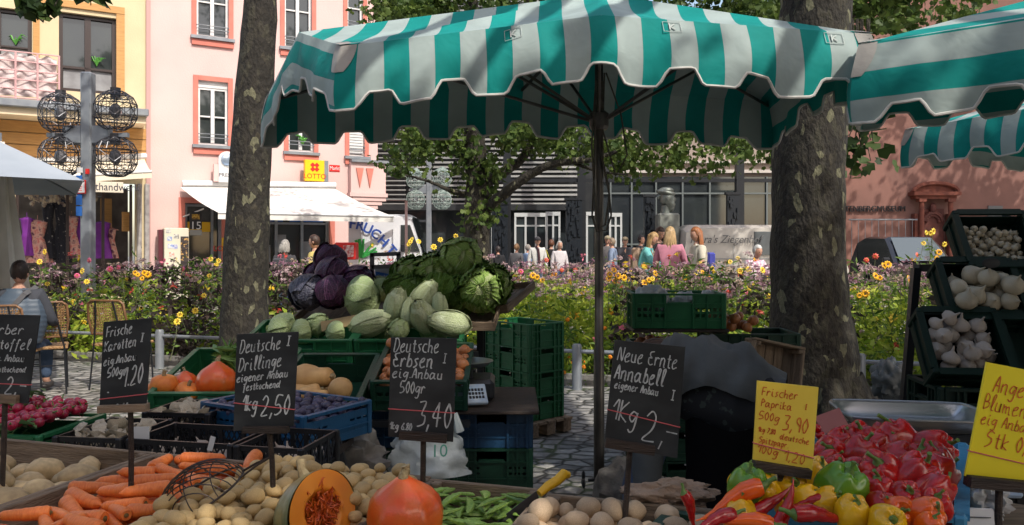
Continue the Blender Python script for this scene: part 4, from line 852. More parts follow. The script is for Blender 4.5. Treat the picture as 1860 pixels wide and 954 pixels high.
def umbrella(name, label, cor, mids, peak, val, pole=None, per=.415, amp=.088, off=0, group=None, sag=.05, sideu=1):
    """cor: 4 corners A B C D in order round the canopy; A->B is the striped front edge; mids[i] raises the middle of side i"""
    base = Vector((pole.x, pole.y, 0)) if pole else Vector((peak.x, peak.y, 0))
    t = wthing(name, label, 'umbrella', base, group); cor = [Vector(c) for c in cor]; cen = sum(cor, Vector()) / 4
    ux = (cor[1] - cor[0]); ux.z = 0; Lf = ux.length; ux.normalize()
    def edge(i, s):
        a, b = cor[i], cor[(i + 1) % 4]; p = a.lerp(b, s); p.z += mids[i] * (1 - abs(2 * s - 1)) ; return p
    m = MB()
    for i in range(4):
        m.grid(lambda u, v, i=i: (lambda e, r: Vector((e.x + (peak.x - e.x) * r, e.y + (peak.y - e.y) * r, e.z + (peak.z - e.z) * r - sag * math.sin(math.pi * r) * abs(math.sin(2 * math.pi * u)))))(edge(i, u), v), 40, 10,
               lambda u, v, i=i: ((edge(i, u).lerp(peak, v) - cor[0]).dot(ux) + 10 * .268 + off, 0))
    roof = m.build('canopy', STRIPE, t, smooth=True)
    hems = []; hps = []; dg = [Vector(((c - cen).x, (c - cen).y, 0)).normalized() for c in cor]
    for i in range(4):
        L = (cor[(i + 1) % 4] - cor[i]).length; nn = int(L / .02); out = edge(i, .5) - cen; out.z = 0; out.normalize(); pr_ = L / max(1, round(L / per))
        def hp(s, v, i=i, L=L, mid=out, pr_=pr_):
            kk = max(0, 1 - min(s, 1 - s) * L / .12); out = mid.lerp(dg[i if s < .5 else (i + 1) % 4], kk)
            e = edge(i, s); drop = val - amp * sm(scallop(s * L, pr_)) + .012 * math.sin(s * L * 9) * (1 - kk)
            k = drop * v; bil = .05 * math.sin(v * 2.2) + (1 - kk) * v * (.018 * math.sin(s * L * 7.5 + i) + .012 * math.sin(s * L * 19 + 2 * i))
            p = e + out * bil; p.z -= k; return p
        hps.append((hp, L)); m = MB(); front = i in (0, 2); s0 = (cor[i] - cor[0]).dot(ux); sg = 1 if i == 1 else -1
        m.grid(hp, nn, 8, (lambda u, v, i=i, L=L: ((edge(i, u) - cor[0]).dot(ux) + 2.68 + off, 0)) if front else (lambda u, v, i=i, sg=sg, hp=hp: (s0 + sg * (edge(i, u).z - hp(u, v).z) + 2.68 + off, 0)))
        m.build('valance', STRIPE, t, smooth=True, recalc=False)
        m = MB(); m.tube([hp(k / nn, 1.0) for k in range(nn + 1)], .008, 6); m.build('hem_piping', PIPING, t, smooth=True)
    for j in range(4):
        (h0, L0), (h1, L1) = hps[j], hps[(j - 1) % 4]; d = dg[j]
        def cp_(u, v):
            w_ = abs(u - .5) * .17 * (1 - .55 * v * v); p = h0(w_ / L0, .42 * v) if u >= .5 else h1(1 - w_ / L1, .42 * v); return p + d * .007
        m = MB(); m.grid(cp_, 14, 8); m.grid(lambda u, v: (lambda q: q.lerp(peak, .035 * v) + Vector((0, 0, .006)) + d * .007 * (1 - v))(cp_(u, 0)), 14, 3); m.build('corner_patch', CAP, t, smooth=True)
    t_h[name + label[:5]] = hps
    # frame under the cloth
    STEEL = mat('dull_steel', (.09, .085, .08), (.16, .15, .14), sc=6, rough=.4, metal=.8)
    hub = Vector((peak.x, peak.y, peak.z - .12)); m = MB()
    if pole:
        hub = Vector((pole.x, pole.y, peak.z - .12)); top = hub + Vector((0, 0, .05))
        m.lathe([(.030, 0), (.030, .05), (.033, .06), (.033, .95), (.027, .97), (.027, 2.0), (.032, 2.02), (.032, 2.1), (.026, 2.12), (.026, top.z)], 20, Matrix.Translation((pole.x, pole.y, 0))); m.build('pole', STEEL, t, smooth=40)
        m = MB(); m.lathe([(.05, 0), (.06, .02), (.06, .1), (.035, .12)], 16, Matrix.Translation((hub.x, hub.y, cor[0].z - .34))); m.build('hub', STEEL, t); m = MB(); m.lathe([(.05, 0), (.07, .02), (.06, .08), (.035, .1)], 16, Matrix.Translation((hub.x, hub.y, hub.z - .05))); m.build('hub', STEEL, t)
    for i in range(4):
        for s in (0, .5):
            e = edge(i, s) - Vector((0, 0, .03)); m = MB(); m.tube([hub, e], .012, 6)
            if pole: k = hub.lerp(e, .55); m.tube([Vector((hub.x, hub.y, cor[0].z - .3)), k - Vector((0, 0, .01))], .01, 6)
            m.build('rib', STEEL, t)
    return t
poleP = P(1088, HY, 4.9); poleP.z = 0
A = P(622, 84, 4.2); Dd = P(1580, 62, 4.05); Bb = P(484, 178, 5.68); Cc = P(1330, 178, 6.0); Cc = P(1395, 185, 5.9)
um = umbrella('market_umbrella', 'large green and white striped market umbrella with scalloped valance on a steel pole', [A, Dd, Cc, Bb], [.13, .12, .1, .27], Vector((poleP.x + .02, 4.95, 3.16)), .345, poleP, off=.05)
m = MB(); rp = poleP + Vector((0, -.03, 0))
RO = mat('rope', (.07, .06, .05), (.12, .11, .09), sc=30, rough=.9)
def ropeloop(dx, z0, z1, w_): return [rp + Vector((dx + w_ * math.sin(math.pi * t), -.01, z0 + (z1 - z0) * t)) for t in [k / 14 for k in range(15)]]
m.tube([rp + Vector((-.02, 0, 2.62)), rp + Vector((-.03, -.02, 2.3)), rp + Vector((-.035, -.01, 2.0)), rp + Vector((-.045, 0, 1.78)), rp + Vector((-.02, -.02, 1.68)), rp + Vector((.04, -.02, 1.69)), rp + Vector((.07, -.01, 1.78)), rp + Vector((.055, 0, 1.95)), rp + Vector((.0, -.01, 2.2)), rp + Vector((.02, 0, 2.6))], .006, 6)
m.tube([rp + Vector((-.02, 0, 2.62)), rp + Vector((-.05, -.02, 2.2)), rp + Vector((-.02, -.03, 1.7)), rp + Vector((.03, -.03, 1.72)), rp + Vector((.06, -.01, 1.9)), rp + Vector((.02, -.01, 2.1)), rp + Vector((.01, 0, 2.6))], .006, 6)
m.build('rope', RO, um) ; m = MB(); m.tube([rp + Vector((.04, 0, 2.65)), rp + Vector((.13, 0, 2.4)), rp + Vector((.17, .01, 2.15)), rp + Vector((.1, 0, 2.02)), rp + Vector((.02, 0, 2.3)), rp + Vector((.03, 0, 2.65))], .005, 6); m.build('rope', RO, um)
m = MB()
for sx in (-1, 1):
    m.tube([rp + Vector((0, 0, .17)), rp + Vector((sx * .07, -.02, .17))], .01, 6)
    for k in range(3): a = k * 2.1; m.ell(rp + Vector((sx * .1 + .0, -.02 + .025 * math.sin(a), .17 + .03 * math.cos(a))), (.012, .02, .03), None, 8, 6)
m.build('wing_bolt', BLACKM, um)
TAG = mat('stitch_label', (.55, .6, .58), rough=.8)
for sf in (.33, .63, .93):
    m = MB(); h_ = t_h['market_umbrellalarge'][0][0]; M_ = frameM(h_(sf, .16) + Vector((0, -.006, 0)), h_(sf + .01, .16) - h_(sf - .01, .16), h_(sf, .1) - h_(sf, .22))
    for a, b in (((-.012, -.02), (-.012, .02)), ((.014, .018), (-.008, 0)), ((-.008, 0), (.014, -.018))): m.bar(M_ @ Vector((*a, 0)), M_ @ Vector((*b, 0)), .006, .004, (0, -1, 0))
    for a, b in (((-.045, -.03), (.045, -.03)), ((.045, -.03), (.045, .03)), ((.045, .03), (-.045, .03)), ((-.045, .03), (-.045, -.03))): m.bar(M_ @ Vector((*a, 0)), M_ @ Vector((*b, 0)), .002, .003, (0, -1, 0))
    m.build('stitched_mark', TAG, um)

E1 = Vector((1.70, 3.9, 2.58)); dr_ = Vector((.86, -.5, 0)); dl = Vector((.42, .9, 0)).normalized()
umbrella('market_umbrella', 'second green and white striped umbrella cut by the right edge, its corner overlapping the first', [E1 + dl * 1.9 + Vector((0, 0, .22)), E1, E1 + dr_ * 2.8, E1 + dr_ * 2.8 + dl * 1.9 + Vector((0, 0, .22))], [.02, .06, .05, .05],
         Vector((3.25, 3.98, 3.0)), .39, Vector((3.25, 3.98, 0)), off=.1, sag=.02)
umbrella('market_umbrella', 'striped umbrella over the right end of the stall, above the picture', [Vector((1.5, .3, 2.75)), Vector((4.6, .3, 2.75)), Vector((4.6, 2.75, 2.75)), Vector((1.5, 2.75, 2.75))], [.05] * 4, Vector((3.05, 1.5, 3.15)), .22, Vector((3.05, 1.5, 0)))  # unseen umbrella, added to darken the rack on the right
F1 = P(1646, 236, 7.2); f2 = Vector((.45, -.9, 0)).normalized(); f3 = Vector((.92, .38, 0)).normalized()
umbrella('market_umbrella', 'shaded striped umbrella farther back against the red museum wall at the right edge', [F1, F1 + f2 * 1.9, F1 + f2 * 1.9 + f3 * 2, F1 + f3 * 2], [.03, .05, .05, .05],
         F1 + f2 * .95 + f3 + Vector((0, 0, .35)), .34, Vector((*(F1 + f2 * .95 + f3).xy, 0)), off=.05, sag=.02, per=.5)
# the seller's own canopy over the front table (above the picture)
0 and umbrella('market_umbrella', 'striped umbrella over the front table, above the viewer', [Vector((-2.6, -1.2, 2.9)), Vector((2.2, -1.2, 2.9)), Vector((2.2, 2.75, 2.9)), Vector((-2.6, 2.75, 2.9))], [.06] * 4, Vector((-.2, .8, 3.4)), .28, Vector((-.2, -.6, 0)), off=.0)

# café parasol and folded parasol at the left edge
CLOTHG = mat('grey_blue_canvas', (.33, .37, .42), (.28, .32, .37), sc=2, rough=.85); CREAMC = mat('cream_canvas', (.72, .68, .60), (.62, .58, .5), sc=3, rough=.85)
t = wthing('cafe_parasol', 'pale blue grey café parasol reaching in from the left edge', 'parasol', (-6.1, 8.2, 0))
pk_ = Vector((-6.1, 8.2, 3.05)); ed = [Vector((-4.22 if False else P(150, 328, 7.9).x, 7.9, P(150, 328, 7.9).z))]
ed = [P(152, 328, 7.9), Vector((-5.6, 6.3, 2.22)), Vector((-7.9, 6.6, 2.22)), Vector((-8, 9.8, 2.22)), Vector((-5.4, 9.9, 2.22))]
m = MB()
for i in range(5):
    a, b = ed[i], ed[(i + 1) % 5]; m.grid(lambda u, v: a.lerp(b, u).lerp(pk_, v) - Vector((0, 0, .1 * math.sin(math.pi * u) * math.sin(math.pi * min(1, v * 1.2)))), 10, 8)
m.build('canopy', CLOTHG, t, smooth=True); m = MB(); m.tube([(-6.1, 8.2, 0), (-6.1, 8.2, 3.1)], .03); m.build('pole', GREYM, t)
for a in ed: m = MB(); m.tube([pk_ - Vector((0, 0, .05)), a + Vector((0, 0, -.01))], .012, 6); m.build('rib', GREYM, t)
t = wthing('folded_parasol', 'closed cream parasol hanging in folds beside the shop window', 'parasol', P(0, HY, 8.9) * 1); c = P(-2, HY, 8.9); c.z = 0
t.location = c
m = MB(); m.lathe([(.05, 2.75), (.10, 2.5), (.15, 2.1), (.2, 1.7), (.25, 1.35), (.29, 1.05), (.27, 1.03), (.04, 1.05)], 48, Matrix.Translation(c), lambda a, t_, r, z: (r * (1 + .16 * math.sin(a * 8) + .05 * math.sin(a * 19)), z)); o = m.build('cloth', CREAMC, t, smooth=True); o.location = -c
m = MB(); m.tube([c, c + Vector((0, 0, 2.85))], .03); o = m.build('pole', GREYM, t); o.location = -c

# ================================================= CAGE LAMPS on steel crosses
def cage_lamp_post(px, d, ptop, group, label, off=.66, wire=None):
    b = P(px, HY, d); b.z = 0; zt = Z(ptop, d); t = thing('lamp_post', label, 'street lamp', b, 0, group); s = off / .66
    m = MB(); m.box((0, 0, zt / 2), (.17, .17, zt), None, .02); zc = zt - .98 * 1.0
    m.build('post', GREYM, t); m = MB()
    for sx in (-1, 1):
        m.box((sx * .2, 0, zc), (.34, .12, .3), Euler((0, R(45) * 0, 0)), .06); m.box((sx * .38, 0, zc), (.5, .08, .07))
    m.build('cross_arm', GREYM, t)
    cg = MB(); ring = [(.13, .3), (.25, .22), (.31, .1), (.31, -.1), (.25, -.22), (.13, -.3)]; q = []
    for r, z in ring: q.append([Vector((r * math.cos(a), r * math.sin(a), z)) for a in [math.pi * (k + .5) / 4 for k in range(8)]])
    for L in q:
        for k in range(8): cg.tube([L[k], L[(k + 1) % 8]], .009, 4, False)
    for i in range(5):
        for k in range(8):
            cg.tube([q[i][k], q[i + 1][k]], .009, 4, False); c = (q[i][k] + q[i][(k + 1) % 8] + q[i + 1][k] + q[i + 1][(k + 1) % 8]) / 4 * .97
            for w_ in (q[i][k], q[i + 1][(k + 1) % 8], q[i + 1][k], q[i][(k + 1) % 8]): cg.tube([w_, c], .005, 3, False)
            m1 = (q[i][k] + q[i][(k + 1) % 8]) / 2; m2 = (q[i + 1][k] + q[i + 1][(k + 1) % 8]) / 2; cg.tube([m1, m2], .005, 3, False)
    cg.tube([Vector((0, 0, .36)), Vector((0, 0, .2))], .08, 8)
    first = None
    for sx in (-1, 1):
        for sz in (-1, 1):
            L = (sx * (.43), 0, zc + sz * .34 + (.04 if sx > 0 and sz > 0 else 0))
            if first is None: first = cg.build('lamp_cage', wire or mat('cage_wire', (.10, .10, .11), (.05, .05, .055), sc=5, rough=.35, metal=.6), t); o = first
            else: o = first.copy(); COL.objects.link(o); o.parent = t
            o.location = L
            m = MB(); m.ell((0, 0, 0), (.09, .09, .12), None, 10, 8); g_ = m.build('bulb', mat('bulb_glass', (.12, .12, .13), rough=.1), o)
    return t
lp = cage_lamp_post(160, 12.5, 132, 'cage lamps on steel posts', 'grey steel lamp post with four octagonal wire cage lamps before the yellow house')
cage_lamp_post(779, 26, 290, 'cage lamps on steel posts', 'distant steel lamp post with four wire cage lamps before the louvred museum building', wire=mat('pale_green_wire', (.34, .42, .39), (.2, .27, .25), sc=5, rough=.5))
b = lp.location
for k, (z0, z1, mm, x) in enumerate(((2.72, 2.8, WHITE, -.07), (2.6, 2.68, BLUEP, -.08), (2.22, 2.42, BLUEP, -.08), (2.05, 2.2, BLUEP, -.08), (2.7, 2.78, REDP, .05))):
    m = MB(); m.box((x, -.112, (z0 + z1) / 2), (.09 if x < 0 else .06, .012, z1 - z0)); m.build('sticker', mm, lp)
t = thing('notice_plate', 'small white notice with a red border strapped to the lamp post', 'sign', (b.x - .06, b.y - .13, 2.5)); m = MB(); m.box((0, 0, 0), (.19, .015, .21)); m.build('border', REDP, t); m = MB(); m.box((0, -.01, 0), (.16, .012, .18)); m.build('panel', WHITE, t)
m = MB()
for k in range(5): m.box((-.01, -.018, .06 - .03 * k), (.11 - .02 * (k % 2), .003, .01))
m.build('text_line', REDP, t)

# ================================================= BUST, VEHICLES
BR = mat('dark_bronze', (.13, .145, .13), (.24, .26, .23), sc=4, rough=.45, metal=.5)
bu = P(1212, HY, 25); t = wthing('bronze_bust', 'large dark bronze bearded head with a cap on a stone pedestal before the museum', 'statue', (bu.x, bu.y, 0)); k = 25 / F
hz = Z(362, 25); m = MB(); hc = Vector((bu.x, bu.y, hz))
def hd(v):   # v.x forward = facing right
    s = 1.0
    if v.x > .55 and abs(v.z) < .25 and abs(v.y) < .35: s += .16 * (1 - abs(v.z) * 3) * (1 - abs(v.y) * 2.5)
    if v.x > .5 and .1 < v.z < .3: s -= .05
    if v.z < -.35 and v.x > .2: s += .18
    if v.x < -.3 and v.z < -.5: s -= .15
    return s
m.ell(hc, (.24, .19, .33), None, 28, 22, hd); m.ell(hc + Vector((.09, 0, -.27)), (.14, .12, .13), None, 12, 8); m.tube([hc + Vector((-.06, 0, -.2)), hc + Vector((-.07, 0, -.47))], [.13, .16], 14); m.build('head', BR, t, smooth=True)
m = MB(); m.ell(hc + Vector((-.05, 0, .2)), (.31, .25, .10), Euler((0, R(10), 0)), 20, 10); m.ell(hc + Vector((-.03, 0, .28)), (.24, .2, .10), None, 16, 8); m.tube([hc + Vector((-.2, 0, .14)), hc + Vector((-.30, 0, .04))], .07, 8); m.build('cap', BR, t, smooth=True)
m = MB()
for sy in (-1, 1): m.ell(hc + Vector((-.03, sy * .25, .02)), (.05, .02, .08), None, 8, 6)
m.build('ear', BR, t); pz = Z(388, 25)
m = MB(); m.box((bu.x, bu.y, pz / 2), (.66, .66, pz), None, .05); m.build('pedestal', mat('green_grey_stone', (.22, .23, .2), (.15, .16, .14), sc=4, rough=.6), t)

def wheelset(t, xs, y0, y1, r=.34):
    for x in xs:
        for y in (y0, y1):
            m = MB(); m.tube([(x, y - .11, r), (x, y + .11, r)], r, 20); w_ = m.build('wheel', mat('tyre', (.02, .02, .02), rough=.85), t); m = MB(); m.tube([(x, y - .12, r), (x, y + .12, r)], r * .6, 14); m.build('rim', mat('aluminium', 0), w_)
def van(name, label, x_right, y, L, H, face, body, wins, W_=1.95):
    """side-on van; outline in x-z, front at the right end when face = 1"""
    t = thing(name, label, 'van', (x_right - L / 2, y, 0)); f = face; hl = L / 2
    prof = [(-hl, .45), (-hl + .02, 1.2), (-hl + .1, H - .15), (-hl + .3, H), (hl - (.85 if H > 2.5 else 1.35), H), (hl - (.7 if H > 2.5 else 1.15), H - .08), (hl - (.3 if H > 2.5 else .55), 1.28), (hl - .1, 1.1), (hl, .85), (hl - .02, .4)]
    m = MB(); n = len(prof); nw = 7; vs = []
    for j in range(nw):
        v = j / (nw - 1) * 2 - 1
        for x, z in prof:
            inn = .12 * abs(v) ** 6; tap = 1 - .08 * max(0, (z - 1.2) / (H - 1.2)) ; vs.append(((x * (1 - inn * .12)) * f, v * W_ / 2 * tap, z - (inn * .9 if z > 1.2 else 0)))
    fs = [(j * n + i, j * n + (i + 1) % n, (j + 1) * n + (i + 1) % n, (j + 1) * n + i) for j in range(nw - 1) for i in range(n)] + [tuple(range(n)), tuple((nw - 1) * n + i for i in range(n))[::-1]]
    m.add(vs, fs); m.build('body', body, t, smooth=35)
    for q in wins:     # side windows in x-z, near side (y-)
        m = MB(); pts = [Vector((x * f, -W_ / 2 * (1 - .08 * max(0, (z - 1.2) / (H - 1.2))) - .012, z)) for x, z in q]; k2 = len(pts); m.add(pts + [p + Vector((0, .03, 0)) for p in pts], [tuple(range(k2)), tuple(range(2 * k2 - 1, k2 - 1, -1))] + [(i, (i + 1) % k2, k2 + (i + 1) % k2, k2 + i) for i in range(k2)]); m.build('side_window', GLASS, t)
    m = MB(); m.add([((hl - (.69 if H > 2.5 else 1.13)) * f, -W_ * .42, H - .12), ((hl - (.69 if H > 2.5 else 1.13)) * f, W_ * .42, H - .12), ((hl - (.3 if H > 2.5 else .53)) * f, W_ * .44, 1.32), ((hl - (.3 if H > 2.5 else .53)) * f, -W_ * .44, 1.32)], [(0, 1, 2, 3)]); o = m.build('windscreen', GLASS, t); o.location = (.015 * f, 0, .012)
    m = MB(); yy = -W_ / 2 - .004
    for a in (hl - 1.3, hl - 2.3, hl - 3.5): m.box((a * f, yy, 1.3), (.012, .012, H - 1.0))
    m.box((-.6 * f, yy, 1.18), (L - 2.2, .012, .02)); m.build('panel_seam', GREYM, t)
    m = MB(); m.box(((hl - .95) * f, -W_ / 2 - .1, 1.5), (.12, .16, .26), None, .03); m.build('wing_mirror', BLACKM, t)
    m = MB(); m.box((0, -W_ / 2 - .01, .42), (L - .1, .03, .2)); m.build('sill_trim', BLACKM, t)
    for sy in (-1, 1): m = MB(); m.ell(((hl - .06) * f, sy * W_ * .38, .92), (.08, .14, .1), None, 10, 8); m.build('headlight', GLASS, t)
    wheelset(t, (-hl + 1.0, hl - .95), -W_ / 2 + .1, W_ / 2 - .1); return t
VW = mat('van_white', (.72, .74, .78), (.62, .65, .7), sc=1.2, rough=.25, coat=.5); VC = mat('van_cream', (.52, .49, .44), (.46, .43, .39), sc=1.2, rough=.3, coat=.4)
v1 = van('delivery_van', 'white delivery van with blue fruit lettering parked behind the pink house', X(786, 26), 27, 6.0, 2.62, 1, VW, [[(1.95, 1.38), (2.58, 1.38), (2.25, 2.25), (1.95, 2.25)]])
BL = mat('van_blue', (.03, .08, .35), rough=.4); 
for i, ch in enumerate('FRUCHT'): 
    a = R(-6 - i * 9); o = textobj(ch, .44, 'lettering', BL, v1, frameM((X(640 + i * 14, 26) - v1.location.x, -1.0, 2.28 - i * i * .03 - .02 * i), (math.cos(a), 0, math.sin(a)), (-math.sin(a), 0, math.cos(a))), ext=.004, bold=.012)
m = MB()
for k in range(16): a = rnd(0, 3.14); m.tube([(X(652, 26) - v1.location.x + .1, -.99, 1.2), (X(652, 26) - v1.location.x + .1 + math.cos(a) * .5, -1.0, 1.35 + math.sin(a) * .45)], [.05, .03], 5)
m.build('palm_mark', mat('mark_green', (.03, .3, .06)), v1)
v2 = van('camper_van', 'cream van lettered Ziegenhof parked before the glazed stone wing', X(1545, 24), 25, 5.05, 2.22, 1, VC, [[(X(1372, 24) - (X(1545, 24) - 2.52), 1.3), (X(1372, 24) - (X(1545, 24) - 2.52), 2.0), (.95, 2.0), (1.1, 1.3)], [(1.2, 1.3), (1.2, 2.0), (1.45, 1.98), (1.9, 1.32)]])
textobj("Klara's Ziegenhof", .34, 'lettering', mat('van_script', (.12, .12, .12)), v2, frameM((X(1318, 24) - v2.location.x, -.99, 1.76), (1, 0, 0), (0, .04, 1)), ext=.004, shear=.35, sx=.9)
# dark people carrier
t = thing('parked_car', 'dark people carrier with a reflecting windscreen parked by the red museum wall', 'car', (X(1650, 24), 24, 0)); 
m = MB(); DK = mat('car_dark', (.015, .015, .018), rough=.25, coat=.8)
sec = [(-2.15, .35, .9), (-2.1, .7, .92), (-1.3, .98, .9), (-.95, 1.05, .9), (-.35, 1.6, .78), (.0, 1.84, .72), (1.3, 1.86, .72), (1.9, 1.7, .72), (2.1, 1.1, .88), (2.12, .4, .9)]
vs = []; 
for y, z, hw in sec: vs += [(-hw, y, .32), (-hw, y, z * .55 + .1), (-hw * .97 if z < 1.2 else -hw, y, z - .05), (-hw * .8, y, z), (hw * .8, y, z), (hw * .97 if z < 1.2 else hw, y, z - .05), (hw, y, z * .55 + .1), (hw, y, .32)]
fs = [(i * 8 + j, i * 8 + (j + 1) % 8, (i + 1) * 8 + (j + 1) % 8, (i + 1) * 8 + j) for i in range(9) for j in range(8)] + [tuple(range(8)), tuple(72 + j for j in range(8))[::-1]]
m.add(vs, fs); m.build('body', DK, t, smooth=30)
m = MB(); m.add([(-.72, -.93, 1.12), (.72, -.93, 1.12), (.6, -.12, 1.8), (-.6, -.12, 1.8)], [(0, 1, 2, 3)]); o = m.build('windscreen', mat('screen_glass', (.1, .12, .13), rough=.03, spec=1), t); o.location = (0, -.03, .02)
for sx in (-1, 1):
    m = MB(); m.box((sx * 1.02, -.75, 1.15), (.2, .1, .16), None, .04); m.build('wing_mirror', BLACKM, t); m = MB(); m.ell((sx * .68, -2.05, .72), (.2, .1, .1), None, 10, 8); m.build('headlight', WHITE, t)
    for y in (-1.35, 1.35): m = MB(); m.tube([(sx * .86 - .1, y, .32), (sx * .86 + .1, y, .32)], .32, 18); m.build('wheel', mat('tyre', 0), t)
m = MB(); m.box((0, -2.16, .5), (.52, .02, .12)); m.build('number_plate', WHITE, t)
# ================================================= STALL: tables, crates, boards
random.seed(11); np.random.seed(11)
TU = Vector((.955, -.295, 0)).normalized(); TV = Vector((.295, .955, 0)).normalized(); TYAW = math.atan2(TU.y, TU.x)
def T(u, v, z): return TU * u + TV * v + Vector((0, 0, z))
def plastic(name, c, c2): return mat(name, c, c2, sc=3, rough=.42, spec=.4, bump=.1, bsc=60)
GRN = plastic('green_plastic', (.012, .10, .04), (.018, .135, .052)); DGRN = plastic('dark_green_plastic', (.005, .032, .019), (.008, .045, .025)); BLU = plastic('blue_plastic', (.008, .06, .14), (.015, .09, .2)); DBLU = plastic('navy_plastic', (.008, .035, .085), (.012, .05, .11)); BLKP = plastic('black_plastic', (.008, .008, .01), (.014, .014, .016)); RACKP = mat('rack_plastic', (.003, .015, .010), (.004, .019, .013), sc=3, rough=.55, spec=.25); LBLU = plastic('sky_blue_plastic', (.03, .2, .38), (.06, .27, .46))
WOOD = mat('weathered_wood', (.33, .24, .16), (.18, .125, .08), sc=5, rough=.8, bump=.5, bsc=30, st=(1, 9, 9), rand=.12); WOODY = mat('weathered_wood_side', (.32, .23, .155), (.17, .12, .078), sc=5, rough=.8, bump=.5, bsc=30, st=(9, 1, 9), rand=.12)
DWOOD = mat('dark_wood', (.045, .028, .02), (.022, .015, .011), sc=6, rough=.65, bump=.4, st=(1, 8, 8))
_cm = {}
def crate(w, d, h, mm, loc, yaw=0, tilt=0, label='', style='slot', group='plastic crates of the stall', name='plastic_crate', roll=0, tagm=True):
    key = (w, d, h, mm.name, style)
    if key not in _cm:
        m = MB(); t = .012
        def side(L, ax, off):
            # vertical panel of length L in direction ax at offset off
            def b(a0, a1, z0, z1, th=.006, out=0):
                c = (a0 + a1) / 2
                if ax == 0: m.box((c, off + out * (1 if off > 0 else -1), (z0 + z1) / 2), (a1 - a0, th, z1 - z0))
                else: m.box((off + out * (1 if off > 0 else -1), c, (z0 + z1) / 2), (th, a1 - a0, z1 - z0))
            H = L / 2 - .0205
            if style == 'lattice':
                b(-H, H, 0, .022, .008); b(-H, H, h - .018, h, .009)
                n = int(2 * H / .022)
                for k in range(n):
                    a = -H + 2 * H * (k + .5) / n
                    for sg in (1, -1):
                        p, q = (a - sg * .02, .02), (a + sg * .02, h - .016)
                        P1 = Vector((p[0], off, p[1])) if ax == 0 else Vector((off, p[0], p[1])); P2 = Vector((q[0], off, q[1])) if ax == 0 else Vector((off, q[0], q[1])); m.bar(P1, P2, .004, .004)
                for k in range(1, 4): a = -H + 2 * H * k / 4; b(a - .008, a + .008, .02, h - .01, .011)
                return
            zt = h - .062 if h > .15 else h - .03; hw = min(.075, L * .16)
            b(-H, H, 0, .045 if h > .15 else .03, .008)
            n = max(4, int(2 * H / .036))
            for k in range(n):
                a = -H + 2 * H * k / n; c = a + 2 * H / n; solid = abs((a + c) / 2) < hw
                if style == 'closed' or solid: b(a, c, .03, zt, .005)
                else:
                    b(a, a + .012, .03, zt, .006); b(a + .012, c, .03, .07, .005) ; b(a + .012, c, zt - .03, zt, .005)
                    if h > .15: b(a + .012, c, (.07 + zt - .03) / 2 - .008, (.07 + zt - .03) / 2 + .008, .005)
            if h > .15:
                b(-H, -hw - .01, zt, h - .012, .006); b(hw + .01, H, zt, h - .012, .006)
                for a in (-H, -hw - .02, hw + .01, H - .01): b(a, a + .011, .0, h - .012, .02, .006)
                for a in (-(H + hw) / 2, (H + hw) / 2): b(a, a + .008, .0, h - .012, .016, .005)
                b(-H, H, zt - .008, zt, .018, .005); b(-hw, hw, zt - .001, zt + .007, .016, .003)
            b(-H, H, h - .012, h, .026, .004); b(-H, H, .046, .052, .014, .003)
        side(w, 0, -d / 2 + .012); side(w, 0, d / 2 - .012); side(d, 1, -w / 2 + .012); side(d, 1, w / 2 - .012)
        for sx in (-1, 1):
            for sy in (-1, 1): m.box((sx * (w / 2 - .011), sy * (d / 2 - .011), h / 2), (.024, .024, h + .003), None, .005)
        m.box((0, 0, .012), (w - .04, d - .04, .008))
        for k in range(5): m.box((0, -d / 2 + d * (k + .5) / 5, .006), (w - .05, .01, .012))
        o = m.build(name, mm); _cm[key] = o.data
    else: o = bpy.data.objects.new(name, _cm[key]); COL.objects.link(o)
    o.location = loc; o.rotation_euler = (tilt, roll, yaw); return tag(o, label, 'crate', group) if tagm else o
def tray(u0, u1, v0, v1, z0, z1, label, M=None, name='wooden_tray', group='wooden trays on the front table', loc=None, rot=None):
    """wooden tray: own thing with planks as parts; written about its centre"""
    w, d, h = u1 - u0, v1 - v0, z1 - z0
    t = thing(name, label, 'tray', loc or T((u0 + u1) / 2, (v0 + v1) / 2, z0), TYAW if rot is None else 0, group, rot); th = .016
    for y in (-d / 2 + th / 2, d / 2 - th / 2): m = MB(); m.box((0, y, h / 2), (w, th, h), None, .003); m.build('end_board', WOOD, t)
    for x in (-w / 2 + th / 2, w / 2 - th / 2): m = MB(); m.box((x, 0, h / 2 - .001), (th, d - 2 * th - .002, h), None, .003); m.build('side_board', WOODY, t)
    n = 5
    for k in range(n): m = MB(); m.box((-w / 2 + th + (w - 2 * th) * (k + .5) / n, 0, .008), ((w - 2 * th) / n - .006, d - 2 * th - .004, .01)); m.build('floor_slat', WOODY, t)
    for sx in (-1, 1):
        for sy in (-1, 1): m = MB(); m.box((sx * (w / 2 - .03), sy * (d / 2 - .03), h / 2 + .005), (.024, .024, h - .01), None, .003); m.build('corner_block', WOOD, t)
    return t
